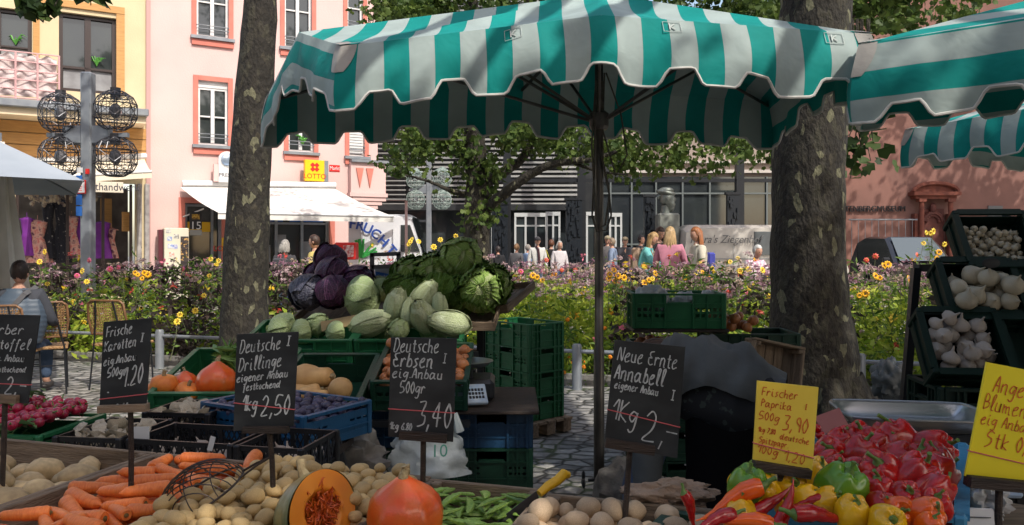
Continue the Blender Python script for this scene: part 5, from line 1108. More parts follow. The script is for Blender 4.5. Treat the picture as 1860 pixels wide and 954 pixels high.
# front table
t = wthing('market_table', 'long wooden market table under the front row of produce', 'table', T(-.6, 1.6, 0))
for v in range(4): m = MB(); M_ = Matrix.Rotation(TYAW, 3, 'Z'); m.box(T(-.65, 1.16 + .21 * v + .1, .845), (3.7, .2, .025), M_); m.build('table_board', WOOD, t)
for u in (-2.3, -.9, .9):
    for v in (1.25, 1.9): m = MB(); m.bar(T(u, v, 0), T(u, v, .83), .05, .05); m.build('leg', WOOD, t)
for u0, u1, v0, v1, lb in ((-2.42, -1.735, 1.3, 1.985, 'wooden tray holding the big potatoes, farthest left of the front row'), (-1.73, -1.335, 1.28, 1.985, 'wooden tray heaped with carrots'), (-1.33, -.845, 1.27, 2.0, 'wooden tray full of small yellow potatoes between carrots and peas'), (-.84, -.515, 1.27, 1.98, 'wooden tray of green pea pods'), (-.51, -.02, 1.26, 1.95, 'wooden tray of round Annabell potatoes, rightmost of the front row')):
    tray(u0, u1, v0, v1, .86, .975, lb)

# ---- back display
def cr(cx, cy, z, w, d, h, mm, lb, yaw=0, tilt=0, style='slot', **k): return crate(w, d, h, mm, (cx, cy, z), yaw, tilt, lb, style, **k)
G1 = 'green plastic crates on the back display'
cr(-1.165, 4.56, .955, .59, .4, .17, GRN, 'green crate with loose green cabbage leaves, upper left of the back display', tilt=R(11), group=G1)
cr(-.565, 4.56, .955, .59, .4, .17, GRN, 'green crate with pale pointed cabbages, upper right of the back display', tilt=R(11), group=G1)
cr(-1.40, 4.0, .82, .56, .6, .17, GRN, 'green crate with red and orange pumpkins on the back display', tilt=R(13), group=G1)
cr(-.90, 3.93, .80, .42, .6, .17, DGRN, 'dark green crate with butternut squashes on the back display', tilt=R(13), group=G1)
cr(-.44, 4.06, .87, .46, .56, .15, DGRN, 'dark green crate of brown onions beside the butternut crate', tilt=R(12), group=G1)
t = wthing('display_stand', 'dark steel trestle frame carrying the back display crates', 'stand', (-.9, 4.2, 0))
for x in (-1.65, -.72):
    for a, b in (((x, 3.72, 0), (x, 3.75, .77)), ((x, 4.75, 0), (x, 4.72, .93)), ((x, 3.70, .75), (x, 4.38, .89)), ((x, 4.36, .88), (x, 4.78, .955))): m = MB(); m.bar(a, b, .04, .04); m.build('frame_bar', BLACKM, t)
for y, z in ((3.8, .75), (4.3, .86), (4.42, .895), (4.72, .955)): m = MB(); m.bar((-1.7, y, z), (-.2, y, z), .04, .03); m.build('cross_bar', BLACKM, t)
# wooden tray on top with cabbages
tray(0, 1.28, 0, .62, 0, .055, 'broad shallow wooden tray carrying red cabbages and savoys at the top of the display', name='wooden_tray', group='wooden trays on the back display', loc=(-.72, 5.15, 1.14), rot=(R(11), 0, R(-4)))
tray(0, .5, 0, .62, 0, .055, 'small dark wooden tray jutting out at the right end of the top tier', group='wooden trays on the back display', loc=(.17 - .33, 5.5, 1.2), rot=(R(12), R(-6), R(-20)))
t = wthing('tray_support', 'dark trestle under the wooden cabbage tray', 'stand', (-.72, 5.2, 0))
for x in (-1.25, -.2): m = MB(); m.bar((x, 5.0, 0), (x, 5.0, 1.09), .04, .04); m.build('leg', BLACKM, t); m = MB(); m.bar((x, 5.4, 0), (x, 5.4, 1.17), .04, .04); m.build('leg', BLACKM, t)
# stacks
for k in range(3):
    cr(-.51, 4.2, .0 + .202 * k, .4, .6, .2, DGRN, 'dark green crate in the left column under the scale, number from the ground up: %s' % ('lowest', 'middle', 'third')[k], group='dark crates stacked under the scale')
    cr(-.1, 4.2, .0 + .202 * k, .4, .6, .2, DGRN, 'dark green crate in the right column under the scale, %s of the stack' % ('lowest', 'middle', 'third')[k], group='dark crates stacked under the scale')
cr(-.51, 4.2, .607, .4, .6, .18, DBLU, 'navy blue crate under the onion crate', group='dark crates stacked under the scale')
cr(-.1, 4.2, .607, .4, .6, .18, DBLU, 'navy blue crate under the scale and its black board', group='dark crates stacked under the scale')
o = MB().box((0, 0, 0), (.46, .66, .016), None, .004).build('board', DWOOD); o.location = (-.1, 4.14, .797); tag(o, 'black board lying on the navy crate under the scale', 'board')
for k in range(4): cr(.1, 6.95, .135 + .202 * k, .6, .4, .2, GRN, 'bright green crate on the pallet behind the display, %s' % ('bottom one', 'second from the bottom', 'third from the bottom', 'top one')[k], yaw=R(-49), group='green crates stacked on the pallet')
t = thing('pallet', 'wooden pallet under the stack of bright green crates', 'pallet', (.1, 6.95, 0), R(-49))
for k in range(5): m = MB(); m.box((0, -.2 + .1 * k, .12), (.72, .085, .02)); m.build('deck_board', WOOD, t)
for x in (-.3, 0, .3):
    for y in (-.19, 0, .19): m = MB(); m.box((x, y, .06), (.1, .09, .095)); m.build('block', WOOD, t)
# right hand crates
def crR(z, lb, mm=GRN, dx=0, dy=0, yaw=0, h=.2): return cr(1.09 + dx, 5.35 + dy, z, .6, .4, h, mm, lb, yaw=yaw, group='green crates behind the bending person')
for k, z in enumerate((0, .202, .404, .606)): crR(z, 'dark green crate in the stack behind the bending person, %s' % ('lowest', 'second up', 'third up', 'fourth up')[k], DGRN)
crR(.808, 'green crate holding net sacks of onions in the stack behind the bending person', DGRN, h=.14)
crR(1.06, 'large bright green crate on top of the stack right of the umbrella pole', GRN, yaw=R(-3), h=.225)
cr(1.62, 5.5, .0, .6, .4, .2, DGRN, 'dark green crate on the ground against the big tree, lowest', group='green crates behind the bending person')
for k in range(4): cr(1.62, 5.5, .202 * (k + 1), .6, .4, .2, DGRN, 'dark green crate against the big tree, %s' % ('second up', 'third up', 'fourth up', 'top one')[k], group='green crates behind the bending person')
m = MB().box((0, 0, 0), (.62, .42, .02), None, .004); o = m.build('crate_lid', DWOOD); o.location = (1.09, 5.35, 1.045); tag(o, 'dark flat board between the onion sacks and the top green crate', 'board')
tray(0, .34, 0, .6, 0, .12, 'dark weathered wooden crate leaning on end beside the big tree trunk', group='leaning crates', loc=(1.5, 4.75, .72), rot=(R(82), R(12), R(14)))
# white bags in the top crate
BAGW = mat('white_bag', (.7, .7, .7), (.5, .5, .52), sc=6, rough=.5, bump=.6, bsc=14)
def crumple(name, label, cat, c, r, mm, seed, n=44, amp=.2, rot=None, freq=3.0, flat=None):
    from mathutils import noise
    m = MB(); o0 = Vector((seed * 3.1, seed * 1.7, seed))
    def f(d): k = 1 + amp * noise.noise(d * freq + o0) * 1.6 + amp * .45 * abs(noise.noise(d * freq * 2.7 + o0)) * 2; return k
    m.ell((0, 0, 0), r, None, n, int(n * .7), f); o = m.build(name, mm, smooth=True); o.location = c; o.rotation_euler = rot or (0, 0, 0)
    if cat: tag(o, label, cat)
    return o
crumple('plastic_bag', 'white plastic bag poking out of the top green crate near its left end', 'bag', (.93, 5.32, 1.235), (.11, .1, .09), BAGW, 1)
crumple('plastic_bag', 'small white plastic bag in the middle of the top green crate', 'bag', (1.16, 5.35, 1.22), (.08, .1, .06), BAGW, 2)
crumple('plastic_bag', 'white bag showing at the right end of the top green crate', 'bag', (1.33, 5.42, 1.24), (.05, .06, .05), BAGW, 3)
cb = wthing('plastic_carrier_bag', 'crumpled whitish carrier bag with green print standing before the dark crates', 'bag', P(778, 830, 3.55))
c0 = P(778, 860, 3.55); m = MB()
from mathutils import noise
def bagf(u, v):
    a = 2 * math.pi * u; w_ = (.17 - .05 * v); d_ = (.09 - .05 * v); p = Vector((math.cos(a) * w_, math.sin(a) * d_, v * .21)); q = noise.noise(Vector((math.cos(a) * 3, math.sin(a) * 3, v * 4))) * .05 * (1.2 - .5 * v) + abs(noise.noise(Vector((math.cos(a) * 7, math.sin(a) * 7, v * 6)))) * .03
    return c0 + Vector((p.x * (1 + q * 6), p.y * (1 + q * 6) , p.z + q * (1.5 if v > .8 else .2)))
m.grid(bagf, 48, 18); m.build('bag', mat('milky_plastic', (.5, .55, .54), (.42, .47, .47), sc=4, rough=.35, bump=.5, bsc=12), cb, smooth=True)
m = MB()
for sx in (-1, 1):
    p0 = c0 + Vector((sx * .09, -.02, .19)); m.tube([p0 + Vector((-.03, 0, 0)), p0 + Vector((-.01 + sx * .02, 0, .07)), p0 + Vector((.03, 0, .08)), p0 + Vector((.05, 0, 0))], [.022, .012, .012, .022], 6)
m.build('handle', MATS['milky_plastic'], cb, smooth=True)
wt(textobj('10', .075, 'lettering', mat('print_green', (.1, .35, .25)), None, frameM(c0 + Vector((.06, -.125, .13)), (1, .1, 0), (0, .2, 1))), cb)
crumple('paper_sack', 'pale mottled crumpled paper sack lying under the plum crate', 'sack', P(612, 850, 3.5), (.2, .12, .16), mat('sack_paper', (.26, .25, .22), (.12, .11, .10), sc=11, rough=.8, bump=.6, bsc=12), 5, amp=.3)
# scale on the board
t = thing('scale', 'shop scale with a round steel pan and a pale blue keypad on the black board', 'scale', (-.23, 4.1, .806))
STL = mat('bright_steel', (.55, .55, .55), (.42, .42, .42), sc=5, rough=.28, metal=.9); PALEB = mat('keypad_blue', (.3, .42, .58), (.45, .52, .6), sc=30, rough=.4)
m = MB(); m.box((0, .04, .06), (.28, .26, .11), None, .02); m.build('body', BLACKM, t); m = MB(); m.lathe([(.0, .182), (.10, .182), (.13, .2), (.135, .2), (.10, .175), (.0, .175)], 28); m.build('pan', STL, t, smooth=40)
m = MB(); m.tube([(0, 0, .1), (0, 0, .176)], .03, 10); m.build('pan_support', BLACKM, t)
m = MB(); m.box((0.02, -.16, .055), (.17, .13, .02), Euler((R(35), 0, R(12))), .006); kp = m.build('keypad', PALEB, t); m = MB()
for i in range(5):
    for j in range(3): q = Euler((R(35), 0, R(12))).to_matrix() @ Vector((-.0 + .016 * i, -.03 + .025 * j, .012)); m.box(Vector((.02, -.16, .055)) + q, (.011, .014, .005), Euler((R(35), 0, R(12))))
m.build('key', BLACKM, kp); m = MB(); q = Euler((R(35), 0, R(12))).to_matrix(); m.box(Vector((.02, -.16, .055)) + q @ Vector((-.045, .0, .0115)), (.05, .08, .003), Euler((R(35), 0, R(12)))); m.build('display', mat('lcd', (.14, .2, .2), rough=.2), kp)
# middle table with low crates
t = wthing('trestle_table', 'low trestle table carrying radishes, mushrooms and plums', 'table', (-1.4, 3.1, 0))
m = MB(); m.box((-1.45, 3.13, .775), (1.5, .66, .03), Euler((0, 0, R(-6)))); m.build('table_top', DWOOD, t)
for x in (-2.0, -.93):
    for sx in (-1, 1): m = MB(); m.bar((x + sx * .12, 3.0, 0), (x, 3.05, .76), .03, .03); m.build('leg', BLACKM, t)
t = wthing('trestle', 'black A-shaped trestle under the plum crates', 'trestle', P(608, 700, 3.25))
for a, b in ((580, 603), (632, 612)): m = MB(); m.bar(P(a + (a - b) * 2.0, 1060, 3.25), P(b, 790, 3.25), .025, .025); m.build('leg', BLACKM, t)
e1 = Vector((.51, .86, 0)).normalized(); e2 = Vector((-.86, .51, 0)).normalized(); YB = math.atan2(-e2.y, -e2.x)
PLUMC = Vector((-.80, 3.06, 0)) + e1 * .2 + e2 * .3
G2 = 'low crates on the middle table'
cr(PLUMC.x, PLUMC.y, .80, .6, .4, .14, BLU, 'blue crate of dark plums in the middle row', yaw=YB, style='slot', group=G2)
cr(-1.14, 2.93, .79, .42, .28, .12, BLKP, 'black lattice crate with a few garlic bulbs and a price slip', yaw=R(-12), style='lattice', group=G2)
cr(-.80, 2.86, .79, .26, .3, .12, BLKP, 'black lattice crate right of the garlic crate, in front of the plums', yaw=R(-12), style='lattice', group=G2)
cr(-1.50, 3.02, .79, .27, .34, .12, BLKP, 'black lattice crate of oyster mushrooms', yaw=R(-8), style='lattice', group=G2)
cr(-1.36, 3.42, .79, .3, .3, .12, BLKP, 'black lattice crate of mushrooms behind the others', yaw=R(-8), style='lattice', group=G2)
cr(-1.93, 3.1, .79, .5, .4, .12, GRN, 'green crate under the bunches of radishes', yaw=R(-6), style='slot', group=G2)
m = MB().box((0, 0, 0), (.06, .002, .05)); o = m.build('paper_slip', WHITE); o.location = P(256, 788, 2.86); tag(o, 'small white paper slip on the mushroom crate', 'label')
m = MB().box((0, 0, 0), (.018, .002, .05), Euler((0, R(15), 0))); o = m.build('paper_slip', WHITE); o.location = P(384, 806, 2.76); tag(o, 'narrow white paper slip hanging on the garlic crate', 'label')
# pepper crate, its support and the big scale pan
PY_ = math.atan2(-.5, .87); PC = Vector((.785, 1.80, 0)); pex = Vector((math.cos(PY_), math.sin(PY_), 0)); pey = Vector((-pex.y, pex.x, 0))
cr(PC.x, PC.y, .862, .42, .6, .1, DGRN, 'upturned green crate under the pepper crate', yaw=PY_, group='pepper crates'); 
cr(PC.x, PC.y, .967, .42, .62, .145, LBLU, 'sky blue crate heaped with red peppers', yaw=PY_, style='closed', group='pepper crates')
t = wthing('support_table', 'small table at the right end carrying the pepper crate and the scale', 'table', (1.0, 1.95, 0))
m = MB(); m.box((1.0, 1.98, .845), (1.0, 1.0, .02), Euler((0, 0, PY_))); m.build('table_top', WOOD, t)
for a in (-.4, .4):
    for b in (-.4, .4): q = Vector((1.0, 1.98, 0)) + pex * a + pey * b; m = MB(); m.bar(q, q + Vector((0, 0, .83)), .05, .05); m.build('leg', WOOD, t)
LB = MB(); 
sc_ = thing('scale', 'market scale with a large rectangular steel pan behind the peppers', 'scale', P(1652, 760, 2.3) * 1, R(-9)); zp = P(1652, 752, 2.3).z; sc_.location.z = .857
m = MB(); m.box((0, 0, (zp - .88) / 2), (.3, .24, zp - .9), None, .02); m.build('body', BLACKM, sc_)
m = MB()
def pan(u, v):
    x = (u - .5) * .40; y = (v - .5) * .27; r = max(abs(x) / .2, abs(y) / .135); k = max(0, (r - .72) / .28); z = .04 * k ** 1.4; cut = max(0, (abs(x) / .2 + abs(y) / .135) - 1.62) * .5
    return Vector((x * (1 - cut * .4), y * (1 - cut * .4), z + zp - .857 - .03))
m.grid(pan, 40, 30); m.grid(lambda u, v: pan(u, v) - Vector((0, 0, .003)), 40, 30)
e = [pan(u, 0) for u in np.linspace(0, 1, 20)] + [pan(1, v) for v in np.linspace(0, 1, 14)] + [pan(1 - u, 1) for u in np.linspace(0, 1, 20)] + [pan(0, 1 - v) for v in np.linspace(0, 1, 14)]
m.tube(e, .004, 6); m.build('pan', STL, sc_, smooth=True)
m = MB(); m.box((.17, -.14, .12), (.12, .03, .1), Euler((R(-20), 0, 0)), .006); m.build('display_panel', PALEB, sc_)
o = MB().box((0, 0, 0), (.07, .003, .05), Euler((R(-30), R(-20), 0))).build('red_card', mat('red_card', (.36, .13, .12))); o.location = P(1510, 765, 2.1); tag(o, 'folded red card standing between the yellow price board and the scale', 'card')
# tilted crates on the right
G3 = 'tilted crates of the right hand rack'; RK = []
for k, (px, py, d, lb, mm) in enumerate(((1748, 625, 2.95, 'garlic bulbs, lowest of the three', RACKP), (1780, 530, 3.08, 'large white onions, middle of the three', RACKP), (1808, 440, 3.2, 'tiny white onions, topmost of the three', RACKP))):
    c = P(px, py, d); o = cr(c.x, c.y, c.z, .285, .275, .12, mm, 'tilted dark green crate of ' + lb, tilt=R(54), yaw=R(-6), group=G3); o.location = c - (Euler((R(54), 0, R(-6))).to_matrix() @ Vector((0, 0, .085))); RK.append(o)
for k, (px, py, d) in enumerate(((1895, 632, 2.93), (1925, 535, 3.06))):
    c = P(px, py, d); o = cr(c.x, c.y, c.z, .285, .275, .12, RACKP, 'empty looking tilted dark crate at the right edge, %s' % ('lower', 'upper')[k], tilt=R(54), yaw=R(-6), group=G3); o.location = c - (Euler((R(54), 0, R(-6))).to_matrix() @ Vector((0, 0, .085)))
c = P(1752, 700, 2.95); cr(c.x + .01, c.y + .02, c.z - .16, .3, .3, .17, RACKP, 'upright dark green crate under the garlic crate', yaw=R(-6), group=G3, style='closed')
for k in range(3): cr(c.x + .02, c.y + .06, c.z - .365 - .204 * k, .4, .32, .2, BLKP, 'black crate below the rack, %s from the top' % ('first', 'second', 'third')[k], yaw=R(-6), group=G3, style='closed')
t = wthing('steel_rack', 'black square tube rack frame left of the tilted onion crates', 'rack', P(1650, 860, 3.3))
for a, b in ((P(1632, 860, 3.3), P(1664, 487, 3.3)), (P(1664, 487, 3.3), P(1770, 487, 3.42)), (P(1700, 700, 3.5), P(1830, 392, 3.7))): m = MB(); m.bar(a, b, .03, .03); m.build('tube', BLACKM, t)
m = MB(); m.bar(P(1636, 830, 3.3), P(1634, 1100, 3.3), .03, .03); m.build('tube', BLACKM, t)
cr(3.0, 6.3, .0, .5, .36, .3, DGRN, 'dark green bin with a pale sheet beside the big tree', style='closed')
crumple('plastic_sheet', 'pale plastic sheet draped over the bin beside the big tree', 'sheet', P(1618, 690, 6.2), (.13, .12, .15), mat('dull_plastic', (.13, .145, .15), (.08, .09, .095), sc=5, rough=.5, bump=.6, bsc=12), 8)
# stone at the umbrella foot, sack trolley, bag, white card, marker
crumple('foot_stone', 'rough grey stone weight at the foot of the umbrella pole', 'stone', (.68, 4.7, .1), (.2, .2, .22), mat('grey_stone', (.22, .21, .19), (.13, .12, .11), sc=9, rough=.9, bump=.8, bsc=20), 9, amp=.16)
t = wthing('hand_truck', 'grey steel frame trolley holding a pale box with a blue label behind the red cabbages', 'trolley', P(700, 640, 6))
for a, b in ((P(676, 461, 6), P(674, 700, 6)), (P(724, 461, 6), P(726, 700, 6)), (P(673, 463, 6), P(728, 461, 6)), (P(675, 485, 6), P(714, 484, 6))): m = MB(); m.bar(a, b, .03, .03 if a != 0 else .02); m.build('frame_tube', mat('frame_grey', (.12, .11, .11), rough=.5), t)
for x in (676, 724): m = MB(); c = P(x, 760, 6); c.z = .12; m.tube([c + Vector((-.03, 0, 0)), c + Vector((.03, 0, 0))], .12, 16); m.build('wheel', BLACKM, t)
bx_ = thing('carton', 'pale grey carton with a blue trapezoid label behind the cabbages', 'box', P(698, 508, 6.12)); m = MB(); m.box((0, 0, 0), (.13, .12, .2), None, .004); m.build('box', mat('carton_grey', (.42, .44, .46), rough=.6), bx_)
m = MB(); m.prism([(-.055, -.035), (.045, -.03), (.045, .015), (-.055, .035)], .003, frameM((0, -.0605, .03), (1, 0, 0), (0, 0, 1))); m.build('label_panel', BLUEP, bx_); wt_ = textobj('Frische', .026, 'lettering', WHITE, bx_, frameM((-.003, -.065, .028), (1, 0, 0), (0, 0, 1)), ext=.001)
crumple('plastic_bag', 'small crumpled clear bag behind the right yellow price board', 'bag', P(1785, 905, 1.62), (.04, .04, .045), BAGW, 12, amp=.35)
t = thing('table_card', 'small white plastic card holder at the bottom right corner', 'card', P(1777, 946, 1.5), R(-6)); m = MB(); m.box((0, 0, 0), (.056, .006, .046), Euler((R(-12), 0, 0)), .004); m.build('card', WHITE, t); m = MB(); m.box((0, -.005, .008), (.04, .002, .0015), Euler((R(-12), 0, 0))); m.build('printed_line', BLACKM, t)
crumple('paper_bag', 'crumpled brown paper bag at the back of the round potatoes', 'bag', P(1218, 898, 1.98), (.10, .06, .032), mat('brown_paper', (.36, .25, .17), (.27, .18, .12), sc=8, rough=.85, bump=.9, bsc=30), 14, amp=.26, freq=2.2, n=64)
t = thing('knife', 'kitchen knife with a yellow handle resting on the edge of the pea tray', 'knife', P(985, 893, 1.93), 0); t.rotation_euler = (0, R(-22), R(35))
m = MB(); m.tube([(-.01, 0, 0), (.02, 0, .003), (.05, 0, .0), (.075, 0, .004), (.085, 0, -.006)], [.009, .0115, .012, .013, .009], 12); m.build('handle', mat('yellow_plastic', (.75, .42, .01), rough=.35), t, smooth=True)
m = MB(); m.add([(-.015, -.0008, .011), (-.13, -.0008, .008), (-.15, -.0008, -.004), (-.13, -.0008, -.016), (-.015, -.0008, -.014), (-.015, .0008, .011), (-.13, .0008, .008), (-.15, .0008, -.004), (-.13, .0008, -.016), (-.015, .0008, -.014)], [(0, 1, 2, 3, 4), (9, 8, 7, 6, 5), (0, 5, 6, 1), (1, 6, 7, 2), (2, 7, 8, 3), (3, 8, 9, 4), (4, 9, 5, 0)]); m.build('blade', mat('dark_blade', (.08, .08, .09), rough=.3, metal=.8), t)

# ================================================= PRICE BOARDS with handwritten chalk
G = {'a': "55 26 03 10 31 54|56 51 70", 'b': "1a 00|03 26 44 41 20 01", 'c': "56 26 03 11 30 50", 'd': "55 26 03 10 31 54|6a 51 70", 'e': "03 34 46 26 03 10 30 51", 'f': "49 3a 28 1p|06 36", 'g': "55 26 03 21 44|56 4n 2q 0p", 'h': "0a 00|03 25 44 40 50",
     'i': "16 11 30|19 18", 'k': "0a 00|46 03 40", 'l': "12 3a 1a 11 30", 'm': "06 00|04 25 30|34 55 60 70", 'n': "06 00|04 26 45 40 50", 'o': "26 03 20 43 26 36", 'p': "06 0q|05 26 43 20 01", 'r': "06 00|03 26 45", 's': "46 15 32 10 00", 't': "29 21 30 40|06 46",
     'u': "06 01 20 41 46|46 41 50", 'v': "06 20 46", 'z': "06 46 00 40", 'w': "06 10 35 50 66", 'A': "00 3a 50|14 44", 'B': "00 0a 39 36 05|05 45 42 00", 'D': "1a 00|0a 4a 65 30 00", 'E': "5a 19 17 35 05 02 20 51", 'F': "0a 00|0a 5a|05 45", 'I': "0a 4a|2a 20|00 40", 'K': "0a 00|5a 04 50",
     'N': "00 1a 50 6a", 'P': "00 0a 39 47 05", 'S': "59 2a 07 45 42 10 00", '0': "2a 05 20 45 2a", '1': "06 3a 30", '2': "08 2a 48 34 00 50", '3': "0a 4a 25 44 41 10 00", '4': "3a 04 54|3a 30", '5': "5a 1a 05 35 52 20 00", '6': "4a 04 11 40 43 15 03", '7': "0a 5a 10|25 45", '8': "25 08 2a 48 02 20 42 25", '9': "44 17 2a 48 40",
     ',': "11 0n", '.': "10 11", '-': "05 55", ' ': "", 'K': "0a 00|5a 04 50"}
YV = {**{str(i): i / 10 for i in range(10)}, 'a': 1.0, 'm': -.1, 'n': -.2, 'p': -.3, 'q': -.4}
def strokes(txt, size, slant=.12, gap=.17):
    x = 0; out = []
    for ch in txt:
        g = G[ch]; w_ = 0
        if not g: x += .38; continue
        for s in g.split('|'):
            p = [(int(a[0]) / 10 * .8, YV[a[1]]) for a in s.split()]; w_ = max([w_] + [q[0] for q in p]); p = [(q[0] + x + rnd(-.012, .012), q[1] + rnd(-.02, .02)) for q in p]
            sm_ = []
            for i in range(len(p) - 1):
                A0, B0, C0, D0_ = p[max(i - 1, 0)], p[i], p[i + 1], p[min(i + 2, len(p) - 1)]
                for k in range(5):
                    t = k / 5; sm_.append(tuple(.5 * (2 * B0[j] + (C0[j] - A0[j]) * t + (2 * A0[j] - 5 * B0[j] + 4 * C0[j] - D0_[j]) * t * t + (3 * B0[j] - A0[j] - 3 * C0[j] + D0_[j]) * t ** 3) for j in (0, 1)))
            sm_.append(p[-1]); out.append([((q[0] + q[1] * slant) * size, q[1] * size) for q in sm_])
        x += w_ + gap
    return out, x * size
CHALK = mat('chalk_marks', (.62, .64, .64), (.3, .32, .33), sc=60, rough=.9, lo=.3, hi=.75); REDM = mat('red_marker', (.55, .08, .01), (.65, .14, .02), sc=40, rough=.6)
SLATE = mat('blackboard', (.011, .013, .015), (.048, .052, .056), sc=7, rough=.6, lo=.42, hi=.85, det=10, st=(1, 1, 2)); YCARD = mat('yellow_card', (.78, .58, .06), (.72, .52, .05), sc=6, rough=.5); YCARD2 = mat('bright_yellow_card', (.85, .72, .01), (.8, .66, .01), sc=5, rough=.5)
BAND = mat('pink_rubber_band', (.62, .12, .13), rough=.5)
def board(label, q, d, lines, mm, ink, bar, stick, name='price_board', lw=.0027, band=None, barw=None):
    """q: TL TR BR BL in photo px; lines: (text, x0, y0, height, width or None, slope) with x, y in board fractions"""
    TL, TR, BR_, BL_ = [P(x, y, d) for x, y in q]; c = (TL + TR + BR_ + BL_) / 4
    t = wthing(name, label, 'price board', Vector((P(stick[2], stick[3], d).x, d, P(stick[2], stick[3], d).z - .03)), 'handwritten price boards on the stall'); th = Vector((0, .005, 0))
    m = MB(); m.add([TL, TR, BR_, BL_, TL + th, TR + th, BR_ + th, BL_ + th], [(0, 1, 2, 3), (7, 6, 5, 4), (0, 4, 5, 1), (1, 5, 6, 2), (2, 6, 7, 3), (3, 7, 4, 0)]); pn = m.build('panel', mm, t); pn_loc = pn.location.copy()
    W_ = (TR - TL).length; H_ = (TL - BL_).length
    def bl(x, y): return (TL.lerp(TR, x)).lerp(BL_.lerp(BR_, x), y) + Vector((0, -.0012, 0))
    m = MB()
    for tx, x0, y0, hh, ww, sl in lines:
        st, tw = strokes(tx, hh * H_); sx = (ww * W_ / tw) if ww else 1
        for s in st:
            p = [(x0 + a * sx / W_, y0 + sl * (a * sx / W_) - b / H_) for a, b in s]; pts = [bl(*k) for k in p]; k = lw * (1.25 if hh > .13 else 1)
            L, Rr = [], []
            for i in range(len(pts)):
                dd = pts[min(i + 1, len(pts) - 1)] - pts[max(i - 1, 0)]; nn = Vector((-dd.z, 0, dd.x)).normalized() * k * (.5 + rnd(-.12, .12)); L.append(pts[i] + nn); Rr.append(pts[i] - nn)
            n = len(pts); m.add(L + Rr, [(i, i + 1, n + i + 1, n + i) for i in range(n - 1)])
    w_ = m.build('handwriting', ink, t, recalc=False)
    if band:
        m = MB(); a, b = bl(-.005, band[0]), bl(1.005, band[1]); m.tube([a, b], .0012, 5); m.tube([a, a + Vector((0, .008, 0)), b + Vector((0, .008, 0)), b], .0012, 5); m.build('rubber_band', BAND, t)
    bx0, by0, bx1, by1, bh = bar; a, b = P(bx0, by0, d - .004), P(bx1, by1, d - .004); m = MB(); m.bar(a, b, .026, bh * d / F); m.build('holder_bar', DWOOD if mm is not SLATE or bx0 > 430 else WOOD, t)
    sx0, sy0, sx1, sy1 = stick; m = MB(); m.tube([P(sx0, sy0, d), P((sx0 + sx1) / 2 + 1, (sy0 + sy1) / 2, d), P(sx1, sy1 + 25, d)], .0068, 8); m.build('stick', DWOOD, t)
    return t
board('black price board at the left edge lettered Berber Kartoffel 2,-', [(-62, 570), (72, 573), (50, 733), (-64, 727)], 2.05, [('Berber', .28, .22, .11, .55, 0), ('Kartoffel', .22, .39, .11, .72, 0), ('eig. Anbau', .36, .53, .075, .52, 0), ('mehlig festkochend', .12, .67, .06, .8, -.03), ('1kg', .38, .86, .08, .17, 0), ('2,-', .63, .90, .19, .35, 0)], SLATE, CHALK, (-40, 722, 34, 725, 14), (9, 730, 4, 860), band=(.79, .79))
board('black price board lettered Frische Karotten 1,20 over the carrots', [(188, 585), (275, 578), (265, 742), (180, 752)], 1.95, [('Frische', .08, .17, .11, .55, -.05), ('Karotten', .05, .33, .11, .68, -.06), ('I', .80, .25, .09, None, 0), ('eig.Anbau', .05, .48, .085, .7, -.05), ('500gr', .14, .61, .095, .42, -.04), ('1.20', .47, .74, .21, .45, -.1), ('-', .15, .80, .05, None, 0), ('1kg 2,40', .08, 1.0, .075, .55, -.03)], SLATE, CHALK, (181, 743, 268, 740, 13), (237, 748, 238, 895), band=(.84, .84))
board('black price board lettered Deutsche Drillinge 2,50 over the small potatoes', [(430, 607), (542, 603), (533, 775), (424, 783)], 1.93, [('Deutsche', .06, .20, .13, .68, -.05), ('I', .82, .14, .10, None, 0), ('Drillinge', .05, .39, .13, .72, -.06), ('eigener Anbau', .03, .50, .08, .85, -.04), ('festkochend', .14, .59, .07, .62, -.03), ('1kg', .14, .80, .16, .26, 0), ('2,50', .45, .86, .2, .5, 0)], SLATE, CHALK, (443, 780, 524, 780, 11), (490, 786, 497, 895), band=(.71, .82))
board('black price board lettered Deutsche Erbsen 3,40 over the pea pods', [(710, 613), (830, 615), (823, 803), (705, 793)], 1.9, [('Deutsche', .05, .14, .13, .7, .0), ('Erbsen', .05, .29, .14, .62, 0), ('I', .80, .24, .09, None, 0), ('eig.Anbau', .04, .40, .095, .78, 0), ('500gr', .16, .55, .115, .4, 0), ('3,40', .44, .87, .24, .55, 0), ('1kg 6.80', .02, .92, .07, .35, 0)], SLATE, CHALK, (726, 789, 812, 796, 15), (769, 800, 766, 905), band=(.72, .72))
board('black price board lettered Neue Ernte Annabell 2,- over the round potatoes', [(1117, 618), (1245, 630), (1230, 833), (1098, 803)], 1.82, [('Neue Ernte', .06, .19, .13, .86, .02), ('Annabell', .04, .37, .14, .72, .01), ('eigener Anbau', .06, .46, .07, .62, .02), ('I', .85, .49, .09, None, 0), ('1Kg', .06, .76, .2, .38, .05), ('2,', .5, .90, .28, .34, 0), ('-', .80, .80, .04, .22, .02)], SLATE, CHALK, (1099, 803, 1188, 818, 16), (1144, 815, 1135, 920), band=(.68, .72))
